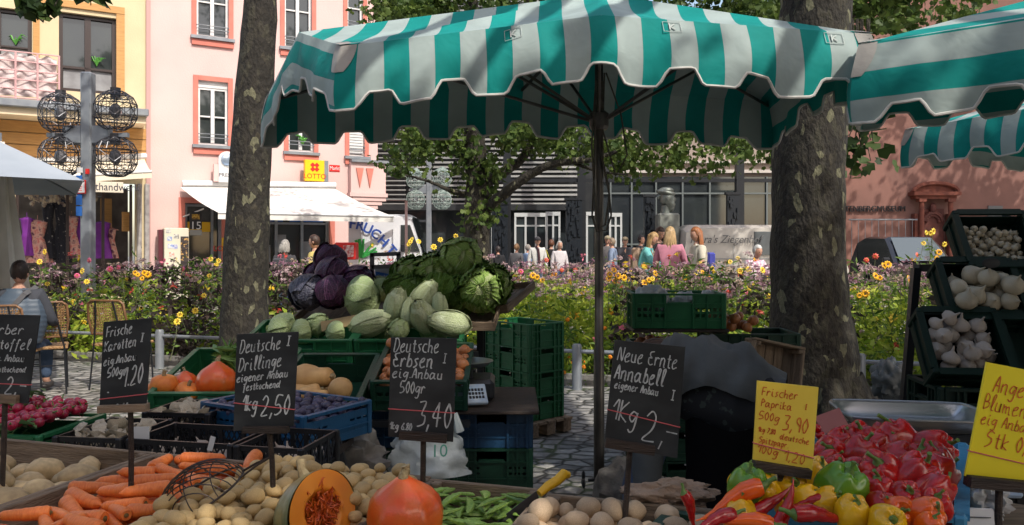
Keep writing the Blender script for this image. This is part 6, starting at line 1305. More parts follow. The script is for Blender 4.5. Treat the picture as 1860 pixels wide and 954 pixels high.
board('pale yellow price card lettered Frischer Paprika 3,90 above the peppers', [(1376, 692), (1487, 704), (1475, 862), (1368, 835)], 1.47, [('Frischer', .08, .17, .1, .6, .0), ('Paprika', .08, .31, .09, .52, 0), ('I', .80, .27, .06, None, 0), ('500g', .05, .47, .1, .36, .02), ('3,90', .45, .55, .17, .45, .0), ('1kg 7,80', .05, .63, .06, .3, 0), ('deutsche', .42, .67, .07, .5, 0), ('Spitzpapr.', .08, .76, .07, .5, 0), ('100g', .05, .89, .1, .38, 0), ('1,20', .5, .91, .12, .38, 0)], YCARD, REDM, (1369, 844, 1470, 860, 16), (1418, 852, 1418, 905), lw=.0017, band=(.79, .81))
board('bright yellow price card lettered Angebot Blumenkohl at the right edge', [(1793, 658), (1925, 684), (1900, 880), (1753, 865)], 1.5, [('Angebot', .14, .24, .14, .72, .03), ('Blumenkohl', .06, .40, .13, .92, .05), ('eig Anbau', .06, .53, .10, .7, .05), ('Stk 0,80', .16, .72, .14, .75, .05)], YCARD2, REDM, (1757, 873, 1890, 886, 20), (1815, 880, 1810, 1000), lw=.0019, band=(.78, .86))
o = board.__doc__
# ================================================= PRODUCE
random.seed(3); np.random.seed(3)
from mathutils import noise
PROTO = {}
def proto(kind, builders):
    """builders: list of functions, each returning [(name, MB, material, smooth), ...]; the first is the thing, the rest its parts"""
    out = []
    for b in builders:
        L = []
        for nm, mb, mt, smo in b():
            o = mb.build(nm, mt, smooth=smo); L.append((nm, o.data)); bpy.data.objects.remove(o)
        out.append(L)
    PROTO[kind] = out
def put(kind, loc, rot=(0, 0, 0), s=1.0, label='', cat='', group=None, k=None, M=None):
    L = PROTO[kind][random.randrange(len(PROTO[kind])) if k is None else k]
    o = bpy.data.objects.new(L[0][0], L[0][1]); COL.objects.link(o)
    for nm, me in L[1:]: c = bpy.data.objects.new(nm, me); COL.objects.link(c); c.parent = o
    R_ = Euler(rot).to_matrix().to_4x4(); Mx = Matrix.Translation(Vector(loc)) @ R_
    if M is not None: Mx = M @ Mx
    l, q, _ = Mx.decompose(); o.location = l; o.rotation_euler = q.to_euler(); o.scale = s if isinstance(s, tuple) else (s, s, s)
    return tag(o, label, cat, group)
def cmat(o): return Matrix.Translation(o.location) @ o.rotation_euler.to_matrix().to_4x4()
def pack(n, xr, yr, z0, r, half, place, cand=14, tight=.86, yaw=None, S0=None, zf=None, rv=.15, keep=None):
    """lowest-of-many drop of sphere chains; place(x, y, z, yaw, scale)"""
    S_ = np.zeros((0, 4)) if S0 is None else S0
    for i in range(n):
        sc = rnd(1 - rv, 1 + rv); ya = yaw() if yaw else rnd(0, math.pi * 2); rr = r * sc; hl = half * sc
        offs = np.array([0.0]) if half == 0 else np.linspace(-hl, hl, max(2, int(hl / rr * 1.6) + 1)); best = None
        for c in range(cand):
            x = rnd(*xr); y = rnd(*yr); px = x + offs * math.cos(ya); py = y + offs * math.sin(ya)
            if px.min() < xr[0] - rr * .3 or px.max() > xr[1] + rr * .3 or py.min() < yr[0] - rr * .3 or py.max() > yr[1] + rr * .3:
                if half and c < cand - 2: continue
            z = z0 + rr + (zf(x, y) if zf else 0)
            if len(S_):
                for a, b in zip(px, py):
                    d2 = (S_[:, 0] - a) ** 2 + (S_[:, 1] - b) ** 2; R2 = ((S_[:, 3] + rr) * tight) ** 2; m_ = d2 < R2
                    if m_.any(): z = max(z, (S_[m_, 2] + np.sqrt(R2[m_] - d2[m_])).max())
            if best is None or z < best[0]: best = (z, x, y, px, py)
        if best is None: continue
        z, x, y, px, py = best
        S_ = np.vstack([S_, np.stack([px, py, np.full_like(px, z), np.full_like(px, rr)], 1)]); place(x, y, z, ya, sc)
    return S_
TM = Matrix.Translation((0, 0, 0)) @ Matrix.Rotation(TYAW, 4, 'Z')    # table frame u, v -> world
def fixuv(u, v): return u, v
# ---- materials
POT = mat('potato_skin', (.66, .46, .20), (.50, .33, .13), sc=26, rough=.6, bump=.25, bsc=70, rand=.16, c3=(.55, .38, .17)); POT2 = mat('pale_potato_skin', (.58, .42, .27), (.44, .31, .19), sc=18, rough=.65, bump=.25, bsc=60, rand=.15); POT3 = mat('big_potato_skin', (.58, .42, .22), (.44, .31, .16), sc=3, rough=.7, bump=.12, bsc=30, rand=.25)
CAR = mat('carrot_skin', (.90, .25, .05), (.78, .17, .03), sc=9, rough=.42, bump=.25, bsc=50, rand=.12, st=(3, 1, 1)); CARE = mat('carrot_top', (.10, .085, .03), (.22, .12, .03), sc=40, rough=.8)
POD = mat('pea_pod_skin', (.19, .35, .045), (.33, .48, .10), sc=14, rough=.4, rand=.3)
STEMG = mat('stem_green_thick', (.07, .15, .025), (.12, .21, .04), sc=20, rough=.45)
def potato(l=1.0, w_=.78, h=.68, seed=None):
    def f():
        s = rnd(0, 50); m = MB(); k1, k2 = rnd(-.12, .12), rnd(-.1, .1)
        m.ell((0, 0, 0), (l, w_, h), None, 16, 11, lambda d: 1 + .10 * noise.noise(d * 1.3 + Vector((s, 0, 0))) + .05 * noise.noise(d * 3 + Vector((0, s, 0))) + k1 * d.x * d.y + k2 * d.x * d.z)
        return m
    return f
def mk(name, f, mt, smo=True): return lambda: [(name, f(), mt, smo)]
proto('small', [mk('potato', potato(), POT) for _ in range(6)]); proto('anna', [mk('potato', potato(1, .84, .76), POT2) for _ in range(6)]); proto('big', [mk('potato', potato(1, .78, .66), POT3) for _ in range(5)])
def carrot():
    m = MB(); n = 16; pts = []; rs = []; b = rnd(-.06, .06); fat = rnd(.85, 1.15); blunt = random.random() < .6
    for i in range(n):
        t = i / (n - 1); pts.append((-.5 + t, b * math.sin(t * 3), b * .5 * t)); r = .165 * fat * (1 - .42 * t ** 1.3) * (1 + .03 * math.sin(i * 2.1) + rnd(-.02, .02))
        if t < .08: r *= .72 + 3.5 * t
        if t > .85: r *= max(.12, math.sqrt(max(0, 1 - ((t - .85) / .15) ** 2))) if blunt else max(.1, 1 - (t - .85) / .17)
        rs.append(r)
    m.tube(pts, rs, 14); e = MB(); e.tube([(-.515, 0, 0), (-.49, 0, 0)], [.04, .075], 10); e.tube([(-.54, .01, 0), (-.51, 0, 0)], [.02, .035], 6); return [('carrot', m, CAR, True), ('crown', e, CARE, True)]
proto('carrot', [carrot] * 7)
def pod():
    m = MB(); pts = []; rs = []; b = rnd(-.04, .09)
    for i in range(11): t = i / 10; pts.append((-.5 + t, b * math.sin(math.pi * t), 0)); rs.append(max(.012, .115 * math.sin(math.pi * min(1, t * 1.02)) ** .5 * (1 + .12 * math.sin(i * 2.9))))
    m.tube(pts, rs, 7); m.v = [(x, y, z * .62) for x, y, z in m.v]; m.tube([(-.6, -.02, 0), (-.48, 0, 0)], [.012, .02], 5); return [('pea_pod', m, POD, True)]
proto('pod', [pod] * 6)
# ---- tray fills
PL = 'potatoes in the farthest left tray'
def pl_(kind, size, label, cat, group, flat=.9, M=TM, tiltr=.3):
    def f(x, y, z, ya, sc): put(kind, (x, y, z), (rnd(-tiltr, tiltr) if flat else 0, rnd(-tiltr, tiltr), ya), size * sc, label, cat, group, M=M)
    return f
pack(34, (-2.30, -1.78), (1.36, 1.74), .876, .036, .02, pl_('big', .052, 'large pale yellow washed potato heaped at the front of the left tray', 'potato', 'large potatoes in the left tray'), rv=.2)
pack(18, (-2.36, -1.79), (1.68, 1.93), .876, .032, .018, pl_('big', .047, 'large brown earthy potato at the back of the left tray', 'potato', 'earthy potatoes in the left tray'), rv=.25)
pack(125, (-1.64, -1.33), (1.31, 1.93), .876, .0175, .034, pl_('carrot', .108, 'orange carrot in the heap of washed carrots', 'carrot', 'carrots heaped in the carrot tray', tiltr=.12), cand=8, tight=.82, zf=lambda x, y: .05 * min(1, max(0, (x + 1.60) / .2)) * min(1, max(0, (y - 1.45) / .2)), yaw=lambda: random.choice((0, math.pi)) + rnd(-.55, .55) + (rnd(-1, 1) if random.random() < .3 else 0), rv=.2)
pack(430, (-1.31, -.87), (1.36, 1.95), .876, .0155, .009, pl_('small', .0235, 'small yellow potato in the heap of small potatoes', 'potato', 'small yellow potatoes in the Drillinge tray'), cand=12, rv=.22, zf=lambda x, y: .045)
pack(230, (-.815, -.54), (1.36, 1.94), .876, .008, .03, pl_('pod', .08, 'green pea pod in the tray of pea pods', 'pea pod', 'pea pods in the tray', tiltr=.2), cand=8, tight=.8, zf=lambda x, y: .045, rv=.2)
pack(150, (-.49, -.05), (1.38, 1.88), .876, .0215, .008, pl_('anna', .028, 'round pale brown potato in the Annabell tray', 'potato', 'round potatoes in the Annabell tray'), cand=12, rv=.22, zf=lambda x, y: .035)
for o in [o for o in bpy.data.objects if o.get('group') == 'small yellow potatoes in the Drillinge tray']:
    l = o.location; px = CX + l.x / l.y * F; py = HY - (l.z - CAMZ) / l.y * F
    if 490 < px < 815 and py > 890 and l.y < 1.80: bpy.data.objects.remove(o)
def merge_rest(group, keep, label):
    L = sorted([o for o in bpy.data.objects if o.get('group') == group], key=lambda o: -(o.location.z * 1.0 - .12 * o.location.y)); rest = L[keep:]; bm = bmesh.new()
    if not rest: return
    mt = rest[0].data.materials[0]
    for o in rest:
        me = o.data.copy(); me.transform(Matrix.LocRotScale(o.location, o.rotation_euler, o.scale)); bm.from_mesh(me); bpy.data.meshes.remove(me); bpy.data.objects.remove(o)
    me = bpy.data.meshes.new('potato_bed'); bm.to_mesh(me); bm.free(); me.materials.append(mt)
    for p in me.polygons: p.use_smooth = True
    o = bpy.data.objects.new('potato_layer', me); COL.objects.link(o); tag(o, label, 'potatoes', None, 'stuff')
merge_rest('small yellow potatoes in the Drillinge tray', 205, 'lower and rear layer of small yellow potatoes in their tray')
merge_rest('round potatoes in the Annabell tray', 85, 'lower and rear layer of round potatoes in the Annabell tray')
# ---- peppers
PEPC = {'red': ((.50, .006, .005), (.32, .003, .004)), 'yellow': ((.80, .46, .005), (.72, .38, .01)), 'green': ((.08, .23, .012), (.14, .32, .02)), 'orange': ((.78, .13, .005), (.68, .08, .005)), 'dark_red': ((.28, .004, .008), (.42, .01, .012))}
PM = {k: mat('pepper_' + k, *v, sc=2.2, rough=.24, coat=.3, rand=.12) for k, v in PEPC.items()}
def bell(col):
    def f():
        m = MB(); lob = random.choice((3, 4, 4)); ph = rnd(0, 6); pr = []; a_ = rnd(.07, .11)
        for i in range(19):
            t = i / 18; z = -.62 + 1.24 * t; r = .52 * (math.sin(math.pi * min(.985, max(.015, t ** .85))) ** .45) * (.80 + .25 * t)
            if t > .93: z -= (t - .93) * 2.2
            pr.append((max(.03, r), z))
        m.lathe(pr, 32, None, lambda a, t, r, z: (r * (1 + a_ * math.cos(lob * a + ph) * math.sin(math.pi * min(1, t * 1.05)) ** .5 + .05 * math.sin(a + ph) + .03 * math.sin(2 * a + t * 5)), z - .09 * (1 - t) * math.cos(lob * a + ph) + (0 if t < .8 else .05 * math.cos(lob * a + ph))))
        s = MB(); b = rnd(-.2, .2); s.tube([(0, 0, .42), (0, 0, .52), (b * .4, 0, .60), (b, .03, .70)], [.13, .05, .038, .05], 7); s.ell((0, 0, .45), (.11, .11, .03), None, 10, 6); return [('bell_pepper', m, PM[col], True), ('stalk', s, STEMG, True)]
    return f
def pointed(col):
    def f():
        m = MB(); n = 18; pts = []; rs = []; b = rnd(.1, .28)
        for i in range(n): t = i / (n - 1); pts.append((-.55 + 1.15 * t, b * t * t, .04 * math.sin(t * 6))); rs.append(max(.012, .165 * (1 - t ** 1.5) * (.75 + .25 * min(1, t * 8)) * (1 + .06 * math.sin(i * 1.9))))
        m.tube(pts, rs, 16); s = MB(); s.tube([(-.53, 0, 0), (-.62, 0, .0), (-.72, .02, .03), (-.8, .05, .03)], [.12, .05, .035, .04], 8); return [('pointed_pepper', m, PM[col], True), ('stalk', s, STEMG, True)]
    return f
for c_ in ('red', 'yellow', 'green', 'orange', 'dark_red'): proto('bell_' + c_, [bell(c_)] * 4)
for c_ in ('red', 'orange', 'dark_red'): proto('point_' + c_, [pointed(c_)] * 3)
def surf(y): return float(np.interp(y, [770, 890, 960], [1.93, 1.47, 1.29]))
def pepper(kind, px, py, size, rot, col, lab):
    d = surf(py) - (.04 if 'green' in kind else 0); size *= 1.15 if 'green' in kind else 1; s = size / F * d; put(kind, P(px, py, d), rot, s, lab, 'pepper', col)
RG = 'red bell peppers in the blue crate'
for px, py, sz, rx, rz in ((1626, 796, 78, -.3, .3), (1560, 792, 66, .5, .2), (1513, 815, 66, .8, -.4), (1527, 790, 50, .3, 1), (1690, 806, 70, 1.2, 1.2), (1560, 822, 72, .1, 2), (1628, 832, 72, .9, .6), (1680, 828, 60, .3, -.6), (1725, 828, 58, .4, -1), (1515, 850, 56, .9, .2), (1550, 850, 55, 1.0, 0), (1605, 862, 84, .6, -.5), (1660, 870, 86, .7, .5), (1703, 858, 74, 1.3, 1.3), (1710, 890, 60, .8, 1.2), (1585, 893, 66, .2, .2), (1640, 905, 60, 1.1, .4), (1718, 918, 56, .6, .2), (1500, 832, 50, .9, 1), (1600, 920, 50, 1.0, .3), (1592, 800, 56, .9, .6), (1655, 795, 50, 1, 0)):
    rx = rx * .7 + .1; px = px - max(0, px - 1690) * .7; py += 14 * max(0, min(1, (900 - py) / 80)); sz *= 1.08
    pepper('bell_red', px, py, sz, (rx + rnd(-.2, .3), rnd(-.3, .3), rz + rnd(-.5, .5)), RG, 'glossy red bell pepper heaped in the sky blue crate')
YG = 'yellow bell peppers before the price card'
for px, py, sz, rx, rz in ((1480, 865, 62, .5, .4), (1432, 885, 70, 1.0, .2), (1390, 893, 60, .8, -.5), (1500, 912, 58, .9, .6), (1548, 932, 62, .5, .3), (1612, 948, 68, 1.1, 0), (1340, 880, 40, .4, .2), (1466, 905, 46, .8, 1)): pepper('bell_yellow', px, py, sz, (rx, rnd(-.2, .2), rz), YG, 'yellow bell pepper among the mixed peppers under the price card')
pepper('bell_green', 1527, 888, 78, (.5, .1, .3), None, 'large green bell pepper right of the price card stick'); pepper('bell_green', 1357, 884, 62, (.35, -.2, .5), None, 'green bell pepper left of the price card stick, the nearer one'); pepper('bell_green', 1385, 858, 50, (.8, .2, 0), None, 'green bell pepper half hidden behind the price card')
for px, py, sz, rx in ((1632, 928, 62, 1.2), (1678, 935, 68, .9), (1690, 955, 50, .5)): pepper('bell_orange', px, py, sz, (rx, .2, rnd(-.5, .5)), 'orange bell peppers at the bottom', 'orange bell pepper at the front right of the pepper heap')
for kind, px, py, sz, rot, lab in (('point_orange', 1325, 912, 118, (.2, .45, math.pi), 'long orange red pointed pepper lying across the left of the pepper heap'), ('point_orange', 1345, 945, 100, (0, -.1, 3.0), 'orange pointed pepper at the bottom edge'), ('point_red', 1255, 930, 70, (.3, 1.2, .3), 'curled red pointed pepper beside the round potatoes'), ('point_dark_red', 1402, 915, 90, (.4, -.5, .2), 'dark red pointed pepper under the price card'), ('point_red', 1430, 930, 100, (.2, -1.0, .4), 'red pointed pepper standing stalk up'), ('point_red', 1470, 912, 70, (.2, .3, 2.6), 'short red pointed pepper with its stalk to the right'), ('point_dark_red', 1500, 940, 110, (0, .15, .1), 'long dark red pointed pepper at the bottom edge'), ('point_dark_red', 1290, 948, 90, (.1, .2, 3.4), 'dark red pointed pepper at the bottom left of the heap')):
    pepper(kind, px, py, sz, rot, None, lab)
# more of the same heap just behind and between the ones above
for k in range(9):
    py = rnd(830, 945); px = rnd(np.interp(py, [800, 945], [1510, 1300]), np.interp(py, [800, 945], [1700, 1690])); col = 'red' if (py < 900 and px > 1500) or random.random() < .25 else random.choice(('yellow', 'yellow', 'orange', 'dark_red', 'yellow'))
    d = surf(py) + .05; put('bell_' + col, P(px, py + 4, d), (rnd(-.4, 1.3), rnd(-.4, .4), rnd(-1, 1)), rnd(.05, .066), {'red': 'red', 'yellow': 'yellow', 'orange': 'orange', 'dark_red': 'dark red'}[col] + ' bell pepper partly buried between the top peppers of the heap', 'pepper', 'half buried %s peppers in the heap' % col.replace('_', ' '))
# the hidden lower layers that carry the heap
pl2 = lambda k, lb, g_: (lambda x, y, z, ya, sc: put(k, (x, y, z), (rnd(-1, 1), rnd(-.6, .6), ya), .085 * sc, lb, 'pepper', g_, M=Matrix.Translation((PC.x, PC.y, 0)) @ Matrix.Rotation(PY_, 4, 'Z')))
pack(24, (-.16, .16), (-.26, .26), .985, .036, 0, pl2('bell_red', 'red bell pepper in the lower layer of the sky blue crate', 'red peppers in the lower layer'), rv=.1, cand=10)
cr(.40, 1.56, .862, .36, .5, .12, DGRN, 'low dark crate under the long pointed peppers', yaw=PY_, style='closed', group='pepper crates')
pack(26, (-.15, .15), (-.2, .22), .88, .028, .02, lambda x, y, z, ya, sc: put(random.choice(('bell_yellow', 'bell_dark_red', 'bell_orange')), (x, y, z), (rnd(-1, 1), 0, ya), .068 * sc, 'small mixed coloured pepper in the lower layer of the low crate', 'pepper', 'mixed peppers in the low crate', M=Matrix.Translation((.40, 1.56, 0)) @ Matrix.Rotation(PY_, 4, 'Z')), cand=10)
for i, (px, py) in enumerate(((1483, 778), (1490, 790))): 
    o = MB().ell((0, 0, 0), (.012, .012, .011), None, 12, 8).build('cherry_tomato', PM['red'], smooth=True); o.location = P(px, py, 1.95); tag(o, ('upper', 'lower')[i] + ' small red cherry tomato peeping out behind the pale yellow price card', 'tomato')
# ---- pumpkins
HOK = mat('hokkaido_skin', (.76, .085, .008), (.66, .14, .02), sc=3, rough=.28, coat=.35, rand=.08, bump=.1, bsc=40); ORG = mat('orange_pumpkin', (.75, .24, .03), (.66, .17, .03), sc=4, rough=.5); CORK = mat('corky_stalk', (.45, .36, .2), (.28, .2, .1), sc=30, rough=.9, bump=.5); BUT = mat('butternut_skin', (.60, .36, .14), (.50, .28, .10), sc=4, rough=.5, rand=.08)
def hok():
    m = MB(); pr = [(.03, -.36), (.2, -.44), (.38, -.40), (.49, -.24), (.52, -.05), (.48, .13), (.38, .26), (.25, .35), (.15, .42), (.10, .46), (.06, .47)]
    m.lathe(pr, 40, None, lambda a, t, r, z: (r * (1 + .018 * math.cos(10 * a) + .02 * math.sin(a + 1)), z)); s = MB(); s.tube([(0, 0, .45), (.01, 0, .52), (.05, .01, .58), (.04, .02, .62)], [.075, .06, .05, .07], 9); return [('pumpkin', m, HOK, True), ('stalk', s, CORK, True)]
proto('hok', [hok])
def ribbed():
    m = MB(); m.lathe([(.03, -.3), (.25, -.4), (.45, -.3), (.55, 0), (.45, .3), (.25, .4), (.06, .34)], 40, None, lambda a, t, r, z: (r * (1 + .05 * abs(math.cos(4 * a))), z)); s = MB(); s.tube([(0, 0, .32), (0, 0, .5), (.04, 0, .6)], [.1, .08, .09], 8); return [('pumpkin', m, ORG, True), ('stalk', s, CORK, True)]
proto('ribbed', [ribbed])
def butternut():
    m = MB(); pr = [(.03, -.52), (.22, -.5), (.33, -.38), (.36, -.2), (.31, -.02), (.24, .12), (.22, .28), (.21, .4), (.15, .48), (.05, .5)]; m.lathe(pr, 24, None, lambda a, t, r, z: (r * (1 + .02 * math.sin(3 * a)), z)); s = MB(); s.tube([(0, 0, .48), (.01, 0, .58)], [.07, .05], 6); return [('butternut', m, BUT, True), ('stalk', s, CORK, True)]
proto('butternut', [butternut])
put('hok', P(735, 928, 1.74), (R(6), R(-4), .4), .162, 'glossy bright orange red hokkaido pumpkin at the bottom between potatoes and peas', 'pumpkin')
put('hok', P(394, 690, 3.82), (R(-8), R(8), 1), .185, 'large red hokkaido pumpkin on the green crate rim', 'pumpkin'); put('hok', P(337, 694, 3.9), (R(-5), 0, 2), .115, 'small red pumpkin with a thick corky stalk left of the large one', 'pumpkin')
put('ribbed', P(298, 700, 3.8), (0, 0, 0), .12, 'light orange ribbed pumpkin at the left corner of the pumpkin crate', 'pumpkin'); put('ribbed', P(340, 712, 3.78), (.4, 0, 1), .10, 'light orange pumpkin low behind the crate wall', 'pumpkin')
put('ribbed', P(285, 708, 3.9), (0, 0, 2), .09, 'smaller orange pumpkin at the far left of the pumpkin crate', 'pumpkin')
for px, py, d, s, rot, lb in ((569, 688, 3.86, .22, (R(80), 0, R(65)), 'large butternut squash lying on top at the back'), (617, 707, 3.74, .155, (R(100), 0, R(200)), 'round butternut squash showing its base at the right'), (552, 716, 3.74, .16, (R(75), 0, R(100)), 'butternut squash at the lower left'), (570, 722, 3.7, .15, (R(85), 0, R(80)), 'butternut squash lowest at the front'), (585, 715, 3.95, .16, (R(85), 0, R(30)), 'butternut squash behind the round one')):
    put('butternut', P(px, py, d), rot, s, lb, 'squash', 'butternut squashes')
# cut pumpkin
cp = thing('cut_pumpkin', 'halved green and tan pumpkin with bright orange flesh and stringy seeds facing the viewer', 'pumpkin', P(588, 930, 1.74), rot=(R(4), R(-14), R(-28)))
m = MB(); RR = .104
def cutbody(u, v):
    a = math.pi * (1.0 * u) ; th = math.pi * v; r = 1 + .05 * abs(math.cos(5 * a)) ** .5; x = -math.sin(a) * math.sin(th) * r; y = math.cos(a) * math.sin(th) * r; return Vector((x * RR * .95, y * RR * 1.0, -math.cos(th) * RR * .86))
m.grid(lambda u, v: (lambda p: Vector((p.x, p.y, p.z)))(cutbody(u, v)), 40, 24); RM = Matrix.Rotation(R(90), 4, 'Z')
m.build('rind', mat('green_tan_rind', (.34, .24, .09), (.07, .10, .035), sc=5, rough=.4, coat=.3, lo=.45, hi=.6, c3=(.26, .22, .08), bump=.15), cp, smooth=True)
m = MB()
def flesh(u, v):
    r = u; a = 2 * math.pi * v; dep = 0 if r > .56 else -.032 * math.sin(math.pi * (.56 - r) / 1.12) * 1.5; y = math.cos(a) * r * RR * 1.0; z = -math.sin(a) * r * RR * .86
    n_ = noise.noise(Vector((y * 60, z * 60, 0))) * .006 if r < .58 else 0; return Vector((dep + n_ + .0008, y * .995, z * .995))
m.grid(flesh, 26, 60); m.build('flesh', mat('pumpkin_flesh', (.85, .30, .03), (.78, .24, .02), sc=10, rough=.45, sss=.15), cp, smooth=True)
m = MB()
for k in range(320):
    a = rnd(0, 6.28); r0 = rnd(0, .56) * RR; p = Vector((-.014 + rnd(-.01, .012), math.cos(a) * r0, math.sin(a) * r0 * .86)); q = p + Vector((rnd(-.004, .014), rnd(-.02, .02), rnd(-.022, .022))); q2 = q + Vector((rnd(-.006, .004), rnd(-.012, .012), rnd(-.014, .014))); m.tube([p, q, q2], [.0014, .0021, .0008], 4, False)
m.build('fibres', mat('pumpkin_fibre', (.66, .13, .012), (.42, .05, .006), sc=30, rough=.4), cp, smooth=True); m = MB(); m.tube([(-.03, 0, .08), (-.035, .0, .10), (-.04, .01, .115)], [.014, .009, .011], 8); m.build('stalk', CORK, cp)
# ---- wire scoop basket lying on the carrots
sb = thing('wire_scoop', 'dark wire vegetable scoop lying over the carrots and small potatoes', 'scoop', P(370, 898, 1.86), rot=(R(22), R(-28), R(-8)))
sb.scale = (1.15, 1.15, 1.3)
m = MB(); WR = mat('dark_wire', (.06, .045, .04), (.1, .08, .07), sc=30, rough=.4, metal=.6)
rim = [Vector((.095 * math.cos(a), .06 * math.sin(a), 0)) for a in [2 * math.pi * k / 36 for k in range(37)]]; m.tube(rim, .0022, 6)
for k in range(-5, 6):
    y = k * .0105; hw = .095 * math.sqrt(max(0, 1 - (y / .06) ** 2)); hh = .055 * math.sqrt(max(0, 1 - (y / .068) ** 2)); m.tube([(math.cos(a) * hw, y, math.sin(a) * hh) for a in [math.pi * j / 14 for j in range(15)]], .0013, 5)
for k in (-.055, 0, .055): hw = .06 * math.sqrt(1 - (k / .095) ** 2); m.tube([(k, math.cos(a) * hw, math.sin(a) * .052 * math.sqrt(1 - (k / .1) ** 2)) for a in [math.pi * j / 12 for j in range(13)]], .0013, 5)
m.tube([(.09, -.012, 0), (.13, -.006, .004), (.16, 0, .004), (.13, .006, .004), (.09, .012, 0)], .0022, 6); m.build('wire_basket', WR, sb, smooth=True)

# ---- cabbages
def veinmat(name, c1, c2, cv, rough=.5, bump=.5, puck=20, nv=7):
    m = bpy.data.materials.new(name); m.use_nodes = True; n = m.node_tree.nodes; l = m.node_tree.links; b = n['Principled BSDF']; b.inputs['Roughness'].default_value = rough; b.inputs['Specular IOR Level'].default_value = .4
    uv = n.new('ShaderNodeTexCoord'); s = n.new('ShaderNodeSeparateXYZ'); l.new(uv.outputs['UV'], s.inputs[0])
    def M_(op, a, b_, c=None):
        k = n.new('ShaderNodeMath'); k.operation = op
        for i, q in enumerate((a, b_, c)):
            if q is None: continue
            if isinstance(q, (int, float)): k.inputs[i].default_value = q
            else: l.new(q, k.inputs[i])
        return k.outputs[0]
    ns = n.new('ShaderNodeTexNoise'); ns.inputs['Scale'].default_value = puck * .4; l.new(uv.outputs['Object'], ns.inputs['Vector'])
    au = M_('ABSOLUTE', s.outputs[0], 0); mid = M_('LESS_THAN', au, .045); sv = M_('FRACT', M_('ADD', M_('MULTIPLY', M_('SUBTRACT', s.outputs[1], M_('MULTIPLY', au, .55)), float(nv)), M_('MULTIPLY', ns.outputs['Fac'], .9)), 0)
    side = M_('LESS_THAN', M_('ABSOLUTE', M_('SUBTRACT', sv, .5), 0), .07); v = M_('MAXIMUM', mid, M_('MULTIPLY', side, .7))
    nz = n.new('ShaderNodeTexNoise'); nz.inputs['Scale'].default_value = 8; nz.inputs['Detail'].default_value = 5; l.new(uv.outputs['Object'], nz.inputs['Vector']); rp = n.new('ShaderNodeValToRGB'); rp.color_ramp.elements[0].color = (*c1, 1); rp.color_ramp.elements[1].color = (*c2, 1); rp.color_ramp.elements[0].position = .35; rp.color_ramp.elements[1].position = .65
    l.new(nz.outputs['Fac'], rp.inputs[0]); mx = n.new('ShaderNodeMixRGB'); l.new(v, mx.inputs[0]); l.new(rp.outputs[0], mx.inputs[1]); mx.inputs[2].default_value = (*cv, 1); l.new(mx.outputs[0], b.inputs['Base Color'])
    vo = n.new('ShaderNodeTexVoronoi'); vo.inputs['Scale'].default_value = puck * 2; vo.feature = 'SMOOTH_F1'; l.new(uv.outputs['Object'], vo.inputs['Vector']); ad = M_('ADD', M_('MULTIPLY', vo.outputs['Distance'], -1.0), M_('MULTIPLY', v, .6)); bp = n.new('ShaderNodeBump'); bp.inputs['Strength'].default_value = bump; bp.inputs['Distance'].default_value = .02; l.new(ad, bp.inputs['Height']); l.new(bp.outputs[0], b.inputs['Normal']); return m
SAV = veinmat('savoy_leaf', (.13, .27, .035), (.25, .42, .075), (.34, .48, .15), bump=.7, puck=22); SAVP = veinmat('savoy_heart', (.26, .43, .08), (.38, .54, .14), (.55, .64, .3), bump=.6, puck=18); REDC = veinmat('red_cabbage_leaf', (.030, .010, .035), (.075, .016, .055), (.16, .06, .13), rough=.35, bump=.35, puck=8, nv=5); BLUC = veinmat('bloomy_red_cabbage_leaf', (.05, .055, .085), (.08, .075, .11), (.15, .15, .19), rough=.5, bump=.35, puck=8, nv=5)
PALC = veinmat('white_cabbage_leaf', (.36, .48, .20), (.44, .54, .27), (.50, .59, .35), bump=.4, puck=9); POINTC = veinmat('pointed_cabbage_leaf', (.40, .48, .24), (.50, .56, .33), (.54, .61, .39), bump=.4, puck=9)
def cabbage(kind, body, outer, nl, ruf=.05, flare=.25, zs=1.0, xs=1.0, point=0, hgt=1.0):
    def f():
        B = MB(); out = []
        def shape(d, R_): k = 1 + point * max(0, d.z) ** 2; return Vector((d.x * R_ * xs, d.y * R_ * xs, d.z * R_ * zs * k))
        def shell(m, yaw, span, top, R_, fl, tw):
            def g(u, v):
                a = (u * 2 - 1); ph = math.pi * (.97 - top * v); w_ = span * math.sin(math.pi * (.12 + .80 * v)) ** .6; th = yaw + a * w_ / max(.35, math.sin(ph)) ; d = Vector((math.sin(ph) * math.cos(th), math.sin(ph) * math.sin(th), math.cos(ph))); e = max(abs(a), max(0, v - .55) * 2.0); k = 1 + fl * max(0, e - .45) ** 1.6 + ruf * math.sin(th * 23 + v * 9 + tw) * max(0, e - .35) * 1.5 + .012 * math.sin(a * 9) * v + (.02 if abs(a) < .05 else 0)
                return shape(d, R_ * k)
            m.grid(g, 22, 16, lambda u, v: (u * 2 - 1, v))
        B.ell((0, 0, 0), (.93 * xs, .93 * xs, .93 * zs), None, 24, 16, lambda d: 1 + point * max(0, d.z) ** 2 * .9)
        for k in range(6): shell(B, k * 2.1 + rnd(-.3, .3), rnd(.75, 1.05), .96 - .05 * k, .92 + .028 * k, .16 + .03 * k, k)
        out.append(('cabbage', B, body, True))
        for k in range(nl): L = MB(); shell(L, k * 2 * math.pi / nl + rnd(-.3, .3), rnd(.7, .95), rnd(.55, .75), 1.0 + .02 * (k % 3), flare * rnd(.6, 1.4), rnd(0, 6)); out.append(('outer_leaf', L, outer, True))
        return out
    return f
